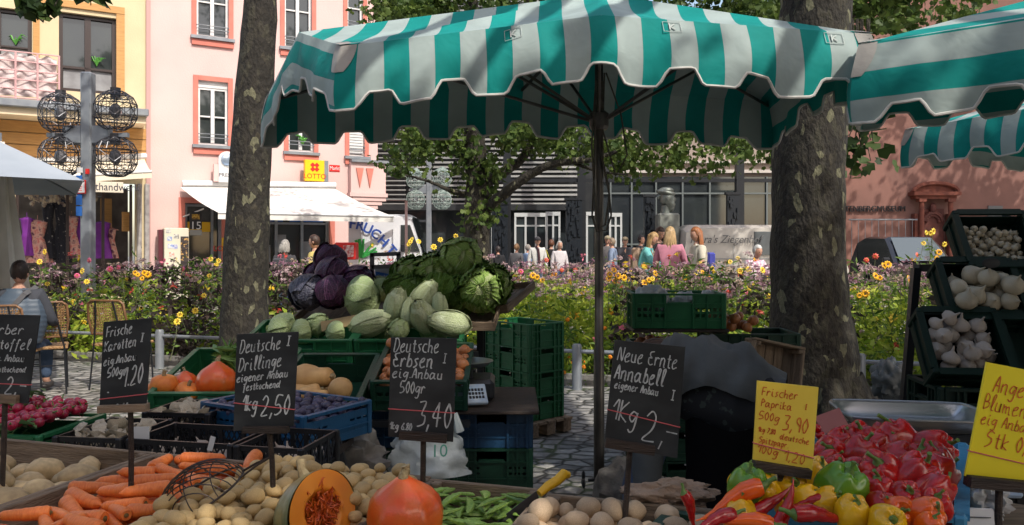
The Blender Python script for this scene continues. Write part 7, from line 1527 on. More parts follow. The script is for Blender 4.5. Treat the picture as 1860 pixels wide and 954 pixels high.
proto('savoy', [cabbage('s', SAVP, SAV, 6, .07, .45)] * 3); proto('savoy_dark', [cabbage('s', SAV, SAV, 7, .10, .7)] * 3); proto('savoy_light', [cabbage('s', SAVP, SAVP, 4, .03, .12)] * 2); proto('redcab', [cabbage('r', REDC, REDC, 4, .008, .06)] * 3); proto('bluecab', [cabbage('r', BLUC, BLUC, 4, .008, .05)] * 2)
proto('white', [cabbage('w', PALC, PALC, 3, .01, .06, zs=.8)] * 2); proto('pointed', [cabbage('p', POINTC, POINTC, 4, .015, .08, zs=1.15, xs=.8, point=.5)] * 3)
CG = {'r': 'red cabbages on the top tray', 's': 'savoy cabbages on the top tray', 'p': 'pointed cabbages in the green crate'}
for kind, px, py, r, d, rot, lb, g_ in (('bluecab', 561, 530, 31, 5.0, (2.2, .5, 0), 'bluish red cabbage at the left end of the top tray', 'r'), ('redcab', 606, 530, 29, 4.93, (2.6, 0, 0), 'red cabbage showing its pale cut stalk, front of the pile', 'r'), ('redcab', 650, 513, 30, 5.1, (1.2, .3, 1), 'purple red cabbage right of the pile', 'r'), ('redcab', 605, 499, 31, 5.12, (.8, .4, 2), 'dark red cabbage in the middle of the pile', 'r'), ('redcab', 599, 472, 28, 5.25, (.3, .5, 1), 'topmost dark red cabbage of the pile', 'r'), ('redcab', 577, 508, 28, 5.3, (.3, .8, 1), 'red cabbage half hidden at the back left', 'r'), ('redcab', 625, 516, 27, 5.35, (.3, .3, 1), 'red cabbage hidden behind the front ones', 'r'),
        ('white', 658, 541, 33, 4.95, (R(85), 0, R(80)), 'long pale green cabbage lying in front of the red cabbages', None), ('white', 691, 524, 24, 5.15, (.3, 0, 0), 'round pale green cabbage between red cabbages and savoys', None),
        ('savoy', 745, 500, 30, 5.25, (.9, 0, .3), 'savoy cabbage at the left of the savoy pile', 's'), ('savoy', 786, 497, 34, 5.2, (1.25, .2, 0), 'savoy with a large veined leaf facing the viewer', 's'), ('savoy_light', 838, 470, 37, 5.2, (1.35, .1, .2), 'pale savoy cabbage crowning the pile', 's'), ('savoy', 872, 527, 38, 4.95, (1.4, -.2, .1), 'big pale hearted savoy at the right front', 's'), ('savoy', 893, 518, 34, 5.15, (1.1, .6, .4), 'savoy at the right end with drooping outer leaves', 's'), ('savoy_dark', 752, 532, 28, 5.05, (.6, .2, 0), 'dark crinkled savoy at the lower left', 's'), ('savoy_dark', 800, 530, 30, 5.05, (.4, .4, 2), 'dark crinkled savoy in the centre of the pile', 's'), ('savoy_dark', 835, 535, 28, 5.0, (.8, 0, 1), 'dark ruffled savoy below the pale one', 's'), ('savoy_dark', 835, 505, 28, 5.4, (.3, 0, 1), 'dark savoy supporting the top cabbage', 's'), ('savoy_dark', 722, 525, 22, 5.1, (.9, .5, .5), 'small dark savoy at the left edge of the green pile', 's'), ('savoy_dark', 870, 500, 26, 5.45, (.9, .5, .5), 'dark savoy hidden at the back right', 's'),
        ('pointed', 668, 588, 25, 4.5, (R(75), 0, R(80)), 'pointed cabbage lying with its tip to the left', 'p'), ('pointed', 720, 560, 23, 4.62, (R(20), R(12), 0), 'pointed cabbage standing upright', 'p'), ('pointed', 765, 545, 23, 4.72, (R(25), R(25), 1), 'pointed cabbage at the top of the pale heap', 'p'), ('pointed', 772, 580, 25, 4.5, (R(35), R(-20), 0), 'pointed cabbage in the middle of the crate', 'p'), ('pointed', 822, 586, 25, 4.45, (R(80), 0, R(-75)), 'long pointed cabbage lying with its tip down left', 'p'), ('pointed', 800, 558, 15, 4.6, (R(-5), R(18), 2), 'slim pointed cabbage tip sticking up at the right', 'p'), ('pointed', 742, 572, 17, 4.55, (R(10), 0, 3), 'small pointed cabbage tucked between larger ones', 'p'), ('white', 725, 598, 17, 4.45, (1.2, 0, 0), 'crumpled pale cabbage at the crate front', 'p'), ('white', 700, 600, 20, 4.6, (.2, 0, 0), 'pale cabbage low in the crate', 'p'), ('white', 790, 603, 22, 4.6, (.2, 0, 0), 'pale cabbage at the bottom of the crate', 'p'),
        ('white', 578, 590, 19, 4.62, (R(70), .3, .5), 'fresh green cabbage head at the right of the left crate', None), ('white', 515, 600, 27, 4.55, (R(85), 0, R(70)), 'flat green cabbage lying in the left crate', None), ('white', 548, 603, 19, 4.5, (R(85), 0, R(100)), 'small green cabbage between the two others in the left crate', None), ('white', 610, 604, 18, 4.5, (R(85), 0, R(100)), 'pale cabbage at the right corner of the left crate', None)):
    put(kind, P(px, py, d), rot, r / F * d * (1.12 if kind in ('pointed', 'white') else 1.04), lb, 'cabbage', CG.get(g_))
m = MB().box((0, 0, 0), (.24, .10, .004), Euler((R(28), R(-10), R(12)))); o = m.build('cardboard_piece', mat('cardboard', (.30, .22, .10), (.25, .18, .08), sc=5, rough=.8)); o.location = P(622, 586, 4.55); tag(o, 'tan cardboard piece lying between the cabbages in the green crates', 'cardboard')
# green leaves heap in the pumpkin crate corner
C = np.array([[P(rnd(402, 432), rnd(630, 664), 4.05 + rnd(-.1, .1))[k] for k in range(3)] for _ in range(110)]); o = leaves('leafy_greens', C, .05, LANCE, mat('fresh_green', (.08, .18, .03), (.14, .26, .05), sc=20, rough=.5), None); tag(o, 'bunch of green leaves behind the large red pumpkin', 'greens')
# ---- onions, plums, garlic, mushrooms, radishes, white onions
ON = mat('onion_skin', (.50, .20, .07), (.36, .12, .04), sc=6, rough=.35, rand=.2, st=(6, 6, 1)); WON = mat('white_onion_skin', (.46, .40, .29), (.36, .30, .21), sc=7, rough=.4, rand=.12, st=(6, 6, 1)); GAR = mat('garlic_skin', (.45, .39, .32), (.32, .26, .23), sc=9, rough=.6, rand=.12, st=(5, 5, 1)); PLU = mat('plum_skin', (.03, .018, .045), (.075, .07, .13), sc=7, rough=.45, rand=.25); RAD = mat('radish_skin', (.40, .010, .045), (.26, .006, .035), sc=5, rough=.3, rand=.2, coat=.3)
def onion(mt):
    def f():
        m = MB(); m.lathe([(.03, -.86), (.2, -.82), (.6, -.62), (.9, -.25), (.97, .1), (.8, .5), (.45, .78), (.18, .95), (.09, 1.15), (.05, 1.35)], 20, None, lambda a, t, r, z: (r * (1 + .02 * math.cos(6 * a)), z)); return [('onion', m, mt, True)]
    return f
def garlic():
    m = MB(); m.lathe([(.1, -.7), (.5, -.72), (.9, -.45), (1.0, -.1), (.8, .3), (.4, .6), (.16, .85), (.12, 1.2), (.09, 1.45)], 30, None, lambda a, t, r, z: (r * (1 + .11 * abs(math.cos(4 * a)) * (1 - t)), z)); return [('garlic_bulb', m, GAR, True)]
proto('onion', [onion(ON)] * 3); proto('wonion', [onion(WON)] * 3); proto('garlic', [garlic] * 3)
proto('plum', [mk('plum', lambda: MB().ell((0, 0, 0), (1, .76, .76), None, 14, 10), PLU)])
def radish():
    m = MB(); m.ell((0, 0, 0), (1, 1, 1), None, 14, 10); m.tube([(0, 0, -.9), (.1, 0, -1.5), (.2, .1, -2.2)], [.18, .06, .02], 5); s = MB(); s.tube([(0, 0, .85), (.1, 0, 1.3), (.3, .1, 1.9)], [.25, .14, .12], 6); return [('radish', m, RAD, True), ('leaf_stalk', s, STEMG, True)]
proto('radish', [radish] * 2)
def fill(o, kind, n, xr, yr, z0, r, half, size, lb, cat, g_, cand=10, rot=1.5, zf=None):
    M = cmat(o); pack(n, xr, yr, z0, r, half, lambda x, y, z, ya, sc: put(kind, (x, y, z), (rnd(-rot, rot), rnd(-rot, rot) if half == 0 else 0, ya), size * sc, lb, cat, g_, M=M), cand=cand, zf=zf)
def ofl(s): return [o for o in bpy.data.objects if o.get('label', '').startswith(s)][0]
fill(ofl('dark green crate of brown onions'), 'onion', 75, (-.2, .2), (-.24, .24), .03, .03, 0, .031, 'brown onion in the onion crate on the back display', 'onion', 'brown onions in the crate', zf=lambda x, y: .05)
fill(ofl('blue crate of dark plums'), 'plum', 170, (-.27, .27), (-.18, .18), .03, .018, .005, .023, 'dark bluish plum in the blue crate', 'plum', 'plums in the blue crate', rot=.4, zf=lambda x, y: .045)
fill(ofl('black lattice crate with a few garlic'), 'garlic', 16, (-.19, .19), (-.12, .12), .02, .024, 0, .026, 'garlic bulb in the black lattice crate', 'garlic', 'garlic bulbs in the lattice crate', rot=.5)
fill(ofl('black lattice crate right of'), 'garlic', 10, (-.11, .11), (-.13, .13), .02, .024, 0, .026, 'garlic bulb in the second lattice crate', 'garlic', 'garlic bulbs in the second lattice crate', rot=.5)
fill(ofl('green crate under the bunches'), 'radish', 150, (-.2, .21), (-.16, .17), .05, .017, 0, .0185, 'small crimson radish in the heap of bunched radishes', 'radish', 'radishes in the heap', rot=2, zf=lambda x, y: .09 - .0 * x)
rc = ofl('green crate under the bunches'); C = []
for k in range(260): C.append(Vector((rnd(-.42, .0), rnd(-.22, .1), rnd(.09, .13))))
C += [Vector((rnd(-.05, .05) , rnd(-.03, .1), rnd(.19, .24))) for _ in range(22)] + [Vector((rnd(.0, .2), rnd(-.2, -.1), rnd(.1, .17))) for _ in range(26)]
Mx = cmat(rc); o = leaves('radish_leaves', np.array([tuple(Mx @ v) for v in C]), .042, RHOMB, leafmat('radish_green', (.06, .14, .04), (.15, .24, .09), .25), None, spread=.5); tag(o, 'green radish leaves lying at the left of the radish heap', 'leaves')
put('radish', P(21, 773, 2.8), (1, .5, 0), .019, 'single pinkish radish lying apart on the left', 'radish')
# oyster mushrooms
MUS = mat('mushroom', (.46, .40, .30), (.34, .28, .2), sc=12, rough=.7, rand=.12)
def mush():
    m = MB(); m.lathe([(.25, -.5), (.28, -.1), (.95, .25), (1.0, .32), (.7, .42), (.3, .40), (.05, .34)], 18, None, lambda a, t, r, z: (r * (1 + .15 * math.sin(2 * a) + .08 * math.sin(5 * a)) * (1.2 if math.cos(a) > 0 else .8), z + .08 * math.sin(3 * a) * t)); return [('mushroom', m, MUS, True)]
proto('mush', [mush] * 4)
for s_, n in (('black lattice crate of oyster', 42), ('black lattice crate of mushrooms', 34)): fill(ofl(s_), 'mush', n, (-.11, .11), (-.13, .13), .02, .024, 0, .029, 'pale oyster mushroom in the black lattice crates', 'mushroom', 'oyster mushrooms', rot=1.0, zf=lambda x, y: .035)
# tilted crates: garlic, white onions, tiny onions
for o, kind, n, r, size, lb, g_ in ((RK[0], 'garlic', 23, .028, .030, 'white garlic bulb in the lowest tilted crate', 'garlic bulbs in the tilted crate'), (RK[1], 'wonion', 18, .033, .0375, 'large white onion in the middle tilted crate', 'white onions in the tilted crate'), (RK[2], 'wonion', 110, .0125, .014, 'tiny white onion in the topmost tilted crate', 'tiny onions in the tilted crate')):
    fill(o, kind, n, (-.1, .1), (-.10, .09 if kind == 'garlic' else .07), .034, r, 0, size, lb, kind.replace('wonion', 'onion'), g_, rot=.7, cand=8)
m = MB(); m.ell((0, 0, 0), (.035, .004, .02), None, 16, 8); o = m.build('onion_label', DARK); o.location = P(1800, 478, 3.02); tag(o, 'dark oval label lying at the front of the tiny onions', 'label')
# net sacks of onions
fill(ofl('green crate holding net sacks'), 'onion', 60, (-.27, .27), (-.17, .17), .03, .033, 0, .036, 'orange brown onion in the crate below the big green crate', 'onion', 'onions in the crate behind the bending person', zf=lambda x, y: .03)
pack(26, (1.35, 1.6), (5.25, 5.6), 1.02, .035, 0, lambda x, y, z, ya, sc: put('onion', (x, y, z), (1, 0, ya), .036 * sc, 'orange brown onion on the crate against the big tree', 'onion', 'onions against the big tree'))
# ================================================= PEOPLE AND CHAIRS
random.seed(9); np.random.seed(9)
def skinmesh(name, pts, edges, rad, mt, parent=None, sub=2, root=0):
    me = bpy.data.meshes.new(name); me.from_pydata([tuple(p) for p in pts], edges, []); o = bpy.data.objects.new(name, me); COL.objects.link(o)
    sk = o.modifiers.new('s', 'SKIN'); sk.use_smooth_shade = True
    if not me.skin_vertices: 
        bpy.context.view_layer.objects.active = o; bpy.ops.mesh.customdata_skin_add() if False else None
    for i, v in enumerate(me.skin_vertices[0].data):
        r = rad[i]; v.radius = (r, r) if not isinstance(r, tuple) else r; v.use_root = (i == root)
    sb = o.modifiers.new('u', 'SUBSURF'); sb.levels = sub; sb.render_levels = sub; bpy.context.view_layer.update()
    m2 = bpy.data.meshes.new_from_object(o.evaluated_get(bpy.context.evaluated_depsgraph_get())); bpy.data.objects.remove(o); bpy.data.meshes.remove(me)
    m2.materials.clear(); m2.materials.append(mt)
    for p in m2.polygons: p.use_smooth = True
    o = bpy.data.objects.new(name, m2); COL.objects.link(o); 
    if parent: o.parent = parent
    return o
SKIN = mat('skin', (.50, .28, .20), (.46, .25, .17), sc=6, rough=.5, sss=.1)
def clothm(n, c, c2=None, **k): return mat('cloth_' + n, c, c2 or tuple(x * .8 for x in c), sc=k.pop('sc', 7), rough=.85, bump=.3, bsc=14, **k)
def headmesh(hc, tilt=0, turn=0, s=1.0):
    m = MB()
    def f(d):
        k = 1.0
        if d.y < -.5: 
            k += .17 * max(0, 1 - abs(d.z + .08) * 4.2) * max(0, 1 - abs(d.x) * 4.5)          # nose
            k -= .05 * max(0, 1 - abs(d.z - .14) * 6) * (1 if .12 < abs(d.x) < .5 else 0)       # eye hollows
            k += .04 * max(0, 1 - abs(d.z + .42) * 7) * max(0, 1 - abs(d.x) * 3)                # lips
        if d.z < -.45: k -= .10 * abs(d.x)
        if d.z < -.5 and d.y < -.3: k += .06
        return k
    rot = Euler((tilt, 0, turn)).to_matrix(); m.ell(hc, (.074 * s, .092 * s, .115 * s), rot, 24, 20, f)
    for sx in (-1, 1): m.ell(Vector(hc) + rot @ Vector((sx * .076 * s, .012 * s, -.005 * s)), (.010 * s, .018 * s, .028 * s), rot, 8, 6)
    return m, rot
def person(label, loc, yaw, top, bottom, hair, H=1.72, arms=None, legs=None, lean=0, turn=0, tilt=0, hairlen=0, hairc=(.05, .03, .02), kind='stand', skirt=None, cap=None, extra=None, sleeve=True, build_=1.0, group=None, glasses=False, legm=None):
    """local frame: faces -Y; arms: {side: (elbow, wrist)} as offsets from the shoulder"""
    k = H / 1.75; t = thing('person', label, 'person', loc, yaw, group); V = lambda x, y, z: Vector((x * k, y * k, z * k)); L = lean
    def ln(p): q = p - V(0, 0, .95); c, s = math.cos(L), math.sin(L); return V(0, 0, .95) + Vector((q.x, q.y * c - q.z * s, q.y * s + q.z * c))
    b = build_; pel, bel, che, neck = V(0, 0, .95), ln(V(0, 0, 1.12)), ln(V(0, 0, 1.32)), ln(V(0, -.01, 1.48)); hb = ln(V(0, -.02, 1.55)); hc = ln(V(0, -.035, 1.64))
    sh = [ln(V(s * .175 * b, 0, 1.42)) for s in (-1, 1)]; A = arms or {}; pts = [pel, bel, che, neck, hb]; ed = [(0, 1), (1, 2), (2, 3), (3, 4)]; rad = [(.15 * k * b, .11 * k * b), (.13 * k * b, .10 * k * b), (.15 * k * b, .11 * k * b), .055 * k, .055 * k]
    SH = []
    for i, s in enumerate((-1, 1)):
        e, w_ = A.get(s, ((s * .06, .0, -.29), (s * .08, -.08, -.52))); e = sh[i] + V(*e); w_ = sh[i] + V(*w_); n0 = len(pts); hd_ = (w_ - e).normalized(); pts += [sh[i], e, w_, w_ + hd_ * .05 * k]; ed += [(2, n0), (n0, n0 + 1), (n0 + 1, n0 + 2), (n0 + 2, n0 + 3)]; rad += [.06 * k * b, .042 * k, .028 * k, (.034 * k, .018 * k)]; SH.append((sh[i], e, w_, hd_))
        side = hd_.cross(Vector((0, 1, 0.2))).normalized(); curl = Vector((0, -1, 0)) - hd_ * Vector((0, -1, 0)).dot(hd_)
        for f_ in range(4):
            o_ = side * (f_ - 1.5) * .017 * k; l1 = (.075, .085, .08, .065)[f_] * k; n1 = len(pts); pts += [w_ + hd_ * .085 * k + o_, w_ + hd_ * (.085 * k + l1 * .55) + o_ + curl * .008, w_ + hd_ * (.085 * k + l1 * .85) + o_ + curl * .026]; ed += [(n0 + 3, n1), (n1, n1 + 1), (n1 + 1, n1 + 2)]; rad += [.009 * k, .0085 * k, .007 * k]
        n1 = len(pts); pts += [w_ + hd_ * .04 * k - side * .035 * k, w_ + hd_ * .075 * k - side * .048 * k + curl * .012]; ed += [(n0 + 2, n1), (n1, n1 + 1)]; rad += [.011 * k, .009 * k]
    LG = legs or {}; LP = []
    for s in (-1, 1):
        kn, an = LG.get(s, ((s * .10, 0, .50), (s * .105, .02, .08))); n0 = len(pts); pts += [V(s * .09, 0, .88), V(*kn), V(*an), V(an[0], an[1] - .14, an[2] - .045)]; ed += [(0, n0), (n0, n0 + 1), (n0 + 1, n0 + 2), (n0 + 2, n0 + 3)]; rad += [.085 * k * b, .055 * k, .038 * k, .032 * k]; LP.append((V(s * .09, 0, .88), V(*kn), V(*an)))
    bo = skinmesh('body', pts, ed, rad, SKIN, t, 1)
    hm, rot = headmesh(hc, tilt + L * .5, turn, k); ho = hm.build('head_tmp', SKIN, smooth=True)
    bm = bmesh.new(); bm.from_mesh(bo.data); bm.from_mesh(ho.data); bm.to_mesh(bo.data); bm.free(); bpy.data.objects.remove(ho)
    for p in bo.data.polygons: p.use_smooth = True
    # eyes
    for s in (-1, 1): m = MB(); m.ell(hc + rot @ Vector((s * .03 * k, -.082 * k, .014 * k)), (.011 * k, .008 * k, .006 * k), rot, 8, 6); m.build('eye', DARK, t)
    # shirt
    if top:
        sp = [ln(V(0, 0, .90)), ln(V(0, 0, 1.12)), ln(V(0, 0, 1.33)), ln(V(0, .0, 1.435)), ln(V(0, .005, 1.50))]; se = [(0, 1), (1, 2), (2, 3), (3, 4)]; sr = [(.165 * k * b, .135 * k * b), (.150 * k * b, .125 * k * b), (.170 * k * b, .135 * k * b), (.135 * k * b, .105 * k), (.062 * k, .06 * k)]
        for a, e, w_, _ in SH:
            n0 = len(sp); sp += [a, e] + ([w_ - (w_ - e) * .12] if sleeve is True else []); 
            if sleeve == 'short': sp[-1] = a.lerp(e, .75)
            se += [(2, n0), (n0, n0 + 1)] + ([(n0 + 1, n0 + 2)] if sleeve is True else []); sr += [.075 * k * b, .058 * k] + ([.045 * k] if sleeve is True else [])
        skinmesh('top', sp, se, sr, top, t, 2, 1)
    if bottom and skirt is None:
        sp = [V(0, 0, 1.0), V(0, 0, .93)]; se = [(0, 1)]; sr = [(.158 * k * b, .125 * k * b), (.165 * k * b, .13 * k * b)]
        for h_, kn, an in LP: n0 = len(sp); sp += [h_, kn, an + Vector((0, 0, .02))]; se += [(1, n0), (n0, n0 + 1), (n0 + 1, n0 + 2)]; sr += [.1 * k * b, .074 * k, .058 * k]
        skinmesh('trousers', sp, se, sr, bottom, t, 1, 0)
    for h_, kn, an in LP: m = MB(); m.ell(Vector((an.x, an.y - .05 * k, .04 * k + an.z - .08 * k)), (.05 * k, .13 * k, .045 * k), None, 12, 8); m.build('shoe', mat('shoe', (.04, .035, .035), rough=.6), t, smooth=True)
    # hair
    HM = mat('hair_%.2f_%.2f' % (hairc[0], hairc[1]), hairc, tuple(x * .55 for x in hairc), sc=40, rough=.5, st=(1, 1, .15), bump=.5, bsc=60)
    if hair:
        m = MB(); m.ell(hc + rot @ Vector((0, .016 * k, .022 * k)), (.086 * k, .098 * k, .112 * k), rot, 22, 16, lambda d: (1 + .03 * math.sin(d.x * 30 + d.y * 11)) if (d.y > -.35 or d.z > .55) else .72)
        if hairlen:
            for q in range(26):
                a = math.pi * (q / 25) ; st_ = hc + rot @ Vector((math.cos(a) * .075 * k, .02 * k + math.sin(a) * .075 * k, .0)); dn = st_ + Vector((math.cos(a) * .02 * k, .02, -hairlen * .5)); m.tube([hc + rot @ Vector((math.cos(a) * .04, .02, .09 * k)), st_ + rot @ Vector((0, .01, .02)), dn, dn + Vector((rnd(-.02, .02), rnd(-.01, .03), -hairlen * .5 * rnd(.7, 1.05)))], [.012, .02, .02, .006], 5)
        m.build('hair', HM, t, smooth=True)
    if cap: m = MB(); m.ell(hc + rot @ Vector((0, .005, .055 * k)), (.09 * k, .102 * k, .075 * k), rot, 18, 10); m.box(hc + rot @ Vector((0, -.12 * k, .045 * k)), (.12 * k, .09 * k, .012), rot, .004); m.build('cap', cap, t, smooth=True)
    if skirt: m = MB(); m.lathe([(.15 * k, 1.0 * k), (.19 * k, .85 * k), (.24 * k, .6 * k), (.28 * k, .35 * k), (.27 * k, .34 * k), (.1, .5 * k)], 26, None, lambda a, t_, r, z: (r * (1 + .06 * math.sin(7 * a) * t_), z)); m.build('skirt', skirt, t, smooth=True)
    if extra: extra(t, V, ln, sh, hc, rot, k)
    return t
def gp(px, d): v = P(px, HY, d); v.z = 0; return v
JE = clothm('jeans', (.06, .10, .18)); BK = clothm('black', (.014, .014, .017)); DG = clothm('charcoal', (.05, .05, .055))
def backpack(c):
    def f(t, V, ln, sh, hc, rot, k):
        m = MB(); m.box(ln(V(0, .17, 1.22)), (.28 * k, .14 * k, .4 * k), None, .05); m.box(ln(V(0, .26, 1.14)), (.2 * k, .05 * k, .2 * k), None, .02)
        for s in (-1, 1): m.tube([ln(V(s * .1, .1, 1.42)), ln(V(s * .11, -.03, 1.47)), ln(V(s * .12, -.135, 1.36)), ln(V(s * .12, -.13, 1.18)), ln(V(s * .11, .08, 1.05))], .018 * k, 6)
        m.build('backpack', c, t, smooth=30)
    return f
person('man in a yellow jacket walking left past the kiosk', gp(574, 14), R(-100), clothm('yellow', (.60, .48, .16)), DG, True, 1.76, tilt=R(14), hairc=(.06, .03, .02))
person('grey haired person with a dark backpack seen from behind near the kiosk window', gp(517, 14.6), R(170), DG, JE, True, 1.68, hairc=(.38, .36, .33), hairlen=.12, extra=backpack(clothm('pack', (.07, .07, .08))))
far = [(905, 24, 'person in dark clothes leftmost before the museum doors', BK, 200, (.04, .03, .03), None, 1.55), (938, 23.5, 'person with fair hair and a grey top near the museum doors', clothm('grey', (.14, .14, .15)), 150, (.35, .2, .1), None, 1.62), (958, 24, 'person in a light blue shirt left of the man with the scarf', clothm('lblue', (.25, .38, .6)), 120, (.3, .28, .25), None, 1.6), (976, 23, 'man in a white top, dark scarf and dark cap before the museum door', clothm('white', (.6, .6, .58)), 10, (.03, .03, .03), DG, 1.82),
       (1001, 23.5, 'person in a black jacket with a yellow strap across the back', BK, 160, (.16, .06, .03), None, 1.74), (1016, 23, 'white haired woman in a pale cardigan before the museum', clothm('pale', (.6, .56, .58)), 20, (.5, .48, .45), None, 1.7), (1104, 24, 'man in a grey tee and sunglasses on his cap right of the umbrella pole', clothm('tee', (.18, .17, .17)), -20, (.05, .04, .03), clothm('beige', (.35, .3, .2)), 1.86), (1113, 22.5, 'man in a blue grey sweater seen from the side right of the pole', clothm('bluegrey', (.22, .28, .4)), 250, (.3, .22, .15), None, 1.78), (1135, 23, 'broad person in a dark tee and cap facing the viewer', clothm('darktee', (.045, .045, .055)), 5, (.06, .05, .04), clothm('khaki', (.25, .2, .13)), 1.82), (1163, 23, 'person with dark hair and bare arms left of the group of girls', DG, 60, (.03, .02, .02), None, 1.86)]
for px, d, lb, tp, ya, hcol, cp_, hh in far:
    ex = None
    if 'strap' in lb: ex = lambda t, V, ln, sh, hc, rot, k: MB().tube([V(.12, .1, 1.46), V(.02, .16, 1.25), V(-.14, .14, 1.0)], .014, 5).build('strap', clothm('ystrap', (.5, .45, .05)), t)
    if 'scarf' in lb: ex = lambda t, V, ln, sh, hc, rot, k: MB().tube([V(-.06, -.08, 1.5), V(0, -.12, 1.42), V(.02, -.16, 1.2), V(.02, -.16, 1.0)], .035, 8).build('scarf', clothm('maroon', (.06, .02, .03)), t)
    person(lb, gp(px, d), R(ya), tp, JE if ya % 3 else BK, True, hh, hairc=hcol, cap=cp_, extra=ex, build_=1.25 if 'broad' in lb else 1.0, hairlen=.1 if 'woman' in lb else 0)
FW = {1: ((.05, -.12, -.24), (.02, -.32, -.26)), -1: ((-.05, -.12, -.24), (-.02, -.32, -.26))}
def z(o, h): o.location.z = h; return o
person('blonde girl in an aqua top bending her head over the stall table', gp(1166, 15.6), R(70), clothm('aqua', (.20, .58, .55), (.12, .42, .45)), JE, True, 1.86, arms=FW, lean=R(14), tilt=R(28), hairc=(.50, .32, .14), hairlen=.26, extra=backpack(clothm('beigepack', (.4, .28, .2))))
person('dark haired girl behind the blonde ones looking down', gp(1192, 16.3), R(20), BK, BK, True, 1.96, arms=FW, lean=R(8), tilt=R(30), hairc=(.06, .03, .025), hairlen=.22)
person('girl with long blonde hair in a pink sweater seen from behind', gp(1217, 14.8), R(165), clothm('pink', (.55, .22, .30)), JE, True, 1.92, arms={1: ((.07, -.05, -.27), (.05, -.22, -.4)), -1: ((-.07, -.05, -.27), (-.05, -.22, -.4))}, hairc=(.52, .36, .18), hairlen=.3, tilt=R(8))
person('person in a dark blue tee leaning over behind the girls', gp(1246, 16.8), R(30), clothm('navytee', (.05, .06, .08)), BK, True, 1.7, arms=FW, lean=R(28), tilt=R(20), hairc=(.03, .02, .02), sleeve='short')
def bluebag(t, V, ln, sh, hc, rot, k): MB().box(V(.0, .2, 1.12), (.24, .14, .5), None, .06).build('backpack', clothm('royal', (.05, .06, .35)), t)
person('girl with long auburn hair in a cream tee facing left', gp(1268, 14.3), R(-82), clothm('cream', (.60, .56, .46)), clothm('ink', (.03, .025, .035)), True, 1.9, arms={1: ((.04, -.02, -.29), (.02, -.16, -.5)), -1: ((-.04, -.06, -.28), (-.02, -.26, -.38))}, tilt=R(22), hairc=(.34, .12, .035), hairlen=.36, sleeve='short', extra=bluebag)
person('white haired elderly woman in a pink flowered blouse behind the flowers', gp(1366, 13.9), R(25), clothm('flowered', (.55, .28, .42), (.75, .68, .68), sc=18, lo=.45, hi=.55), DG, True, 1.60, arms=FW, lean=R(10), tilt=R(12), hairc=(.62, .62, .6))
# small table the girls stand at
t = thing('stall_table', 'small pale table between the girls and the auburn haired girl', 'table', gp(1244, 14.6)); m = MB(); m.box((0, 0, .95), (.5, .5, .05), None, .01); m.build('table_top', mat('pale_wood', (.42, .36, .26), rough=.7), t)
for sx in (-1, 1):
    for sy in (-1, 1): m = MB(); m.box((sx * .2, sy * .2, .46), (.04, .04, .92)); m.build('leg', MATS['pale_wood'], t)

# seated man at the left edge, on a café chair
RAT = mat('rattan', (.24, .12, .045), (.42, .26, .12), sc=60, rough=.6, lo=.45, hi=.55, bump=.6, bsc=90); RATF = mat('rattan_frame', (.22, .11, .05), (.14, .07, .03), sc=20, rough=.5)
def cafe_chair(loc, rz, label):
    t = thing('cafe_chair', label, 'chair', loc, rz, 'rattan café chairs'); s = 1.1
    def V(x, y, z): return Vector((x * s, y * s, z * s))
    # seat faces +Y, the back is at -Y (towards the viewer)
    m = MB(); m.box(V(0, 0, .45), (.42 * s, .40 * s, .03), None, .012); m.build('seat', RAT, t)
    fr = [V(-.20, -.20, .56), V(-.215, -.235, .72), V(-.20, -.26, .87), V(-.16, -.265, .90), V(.16, -.265, .90), V(.20, -.26, .87), V(.215, -.235, .72), V(.20, -.20, .56), V(-.20, -.20, .56)]
    m = MB(); m.tube(fr, .014, 8); m.build('back_frame', RATF, t, smooth=True)
    m = MB(); n = 15
    for k in range(n): x = -.19 + .38 * (k + .5) / n; m.tube([V(x, -.20, .565), V(x, -.235, .72), V(x, -.262, .885)], .0042, 4)
    for k in range(13): z_ = .58 + .3 * k / 12; y_ = -.20 - .065 * (z_ - .56) / .33; m.tube([V(-.2, y_ + .003, z_), V(.2, y_ + .003, z_)], .0042, 4)
    for k in range(-8, 12): m.bar(V(max(-.19, -.03 * k * -1 - .19), -.21, .57), V(min(.19, -.03 * k * -1 + .1), -.255, .87), .003, .003)
    m.build('woven_back', RAT, t)
    for sx in (-1, 1):
        m = MB(); m.tube([V(sx * .10, -.285, .90), V(sx * .12, -.25, .72), V(sx * .18, -.20, .46), V(sx * .2, -.24, .0)], .010, 6); m.build('leg', BLACKM, t, smooth=True)
        m = MB(); m.tube([V(sx * .19, .17, .45), V(sx * .2, .2, .0)], .010, 6); m.build('leg', BLACKM, t)
    m = MB(); m.tube([V(-.19, -.21, .28), V(.19, -.21, .28)], .007, 6); m.tube([V(-.19, .18, .3), V(.19, .18, .3)], .007, 6); m.build('stretcher', BLACKM, t); return t
cafe_chair(gp(80, 8.7), R(28), 'rattan café chair with a curved woven back beside the seated man'); cafe_chair(gp(224, 9.0), R(-12), 'empty rattan café chair in front of the flower bed')
VEST = mat('quilted_vest', (.075, .105, .145), (.06, .085, .12), sc=4, rough=.5)
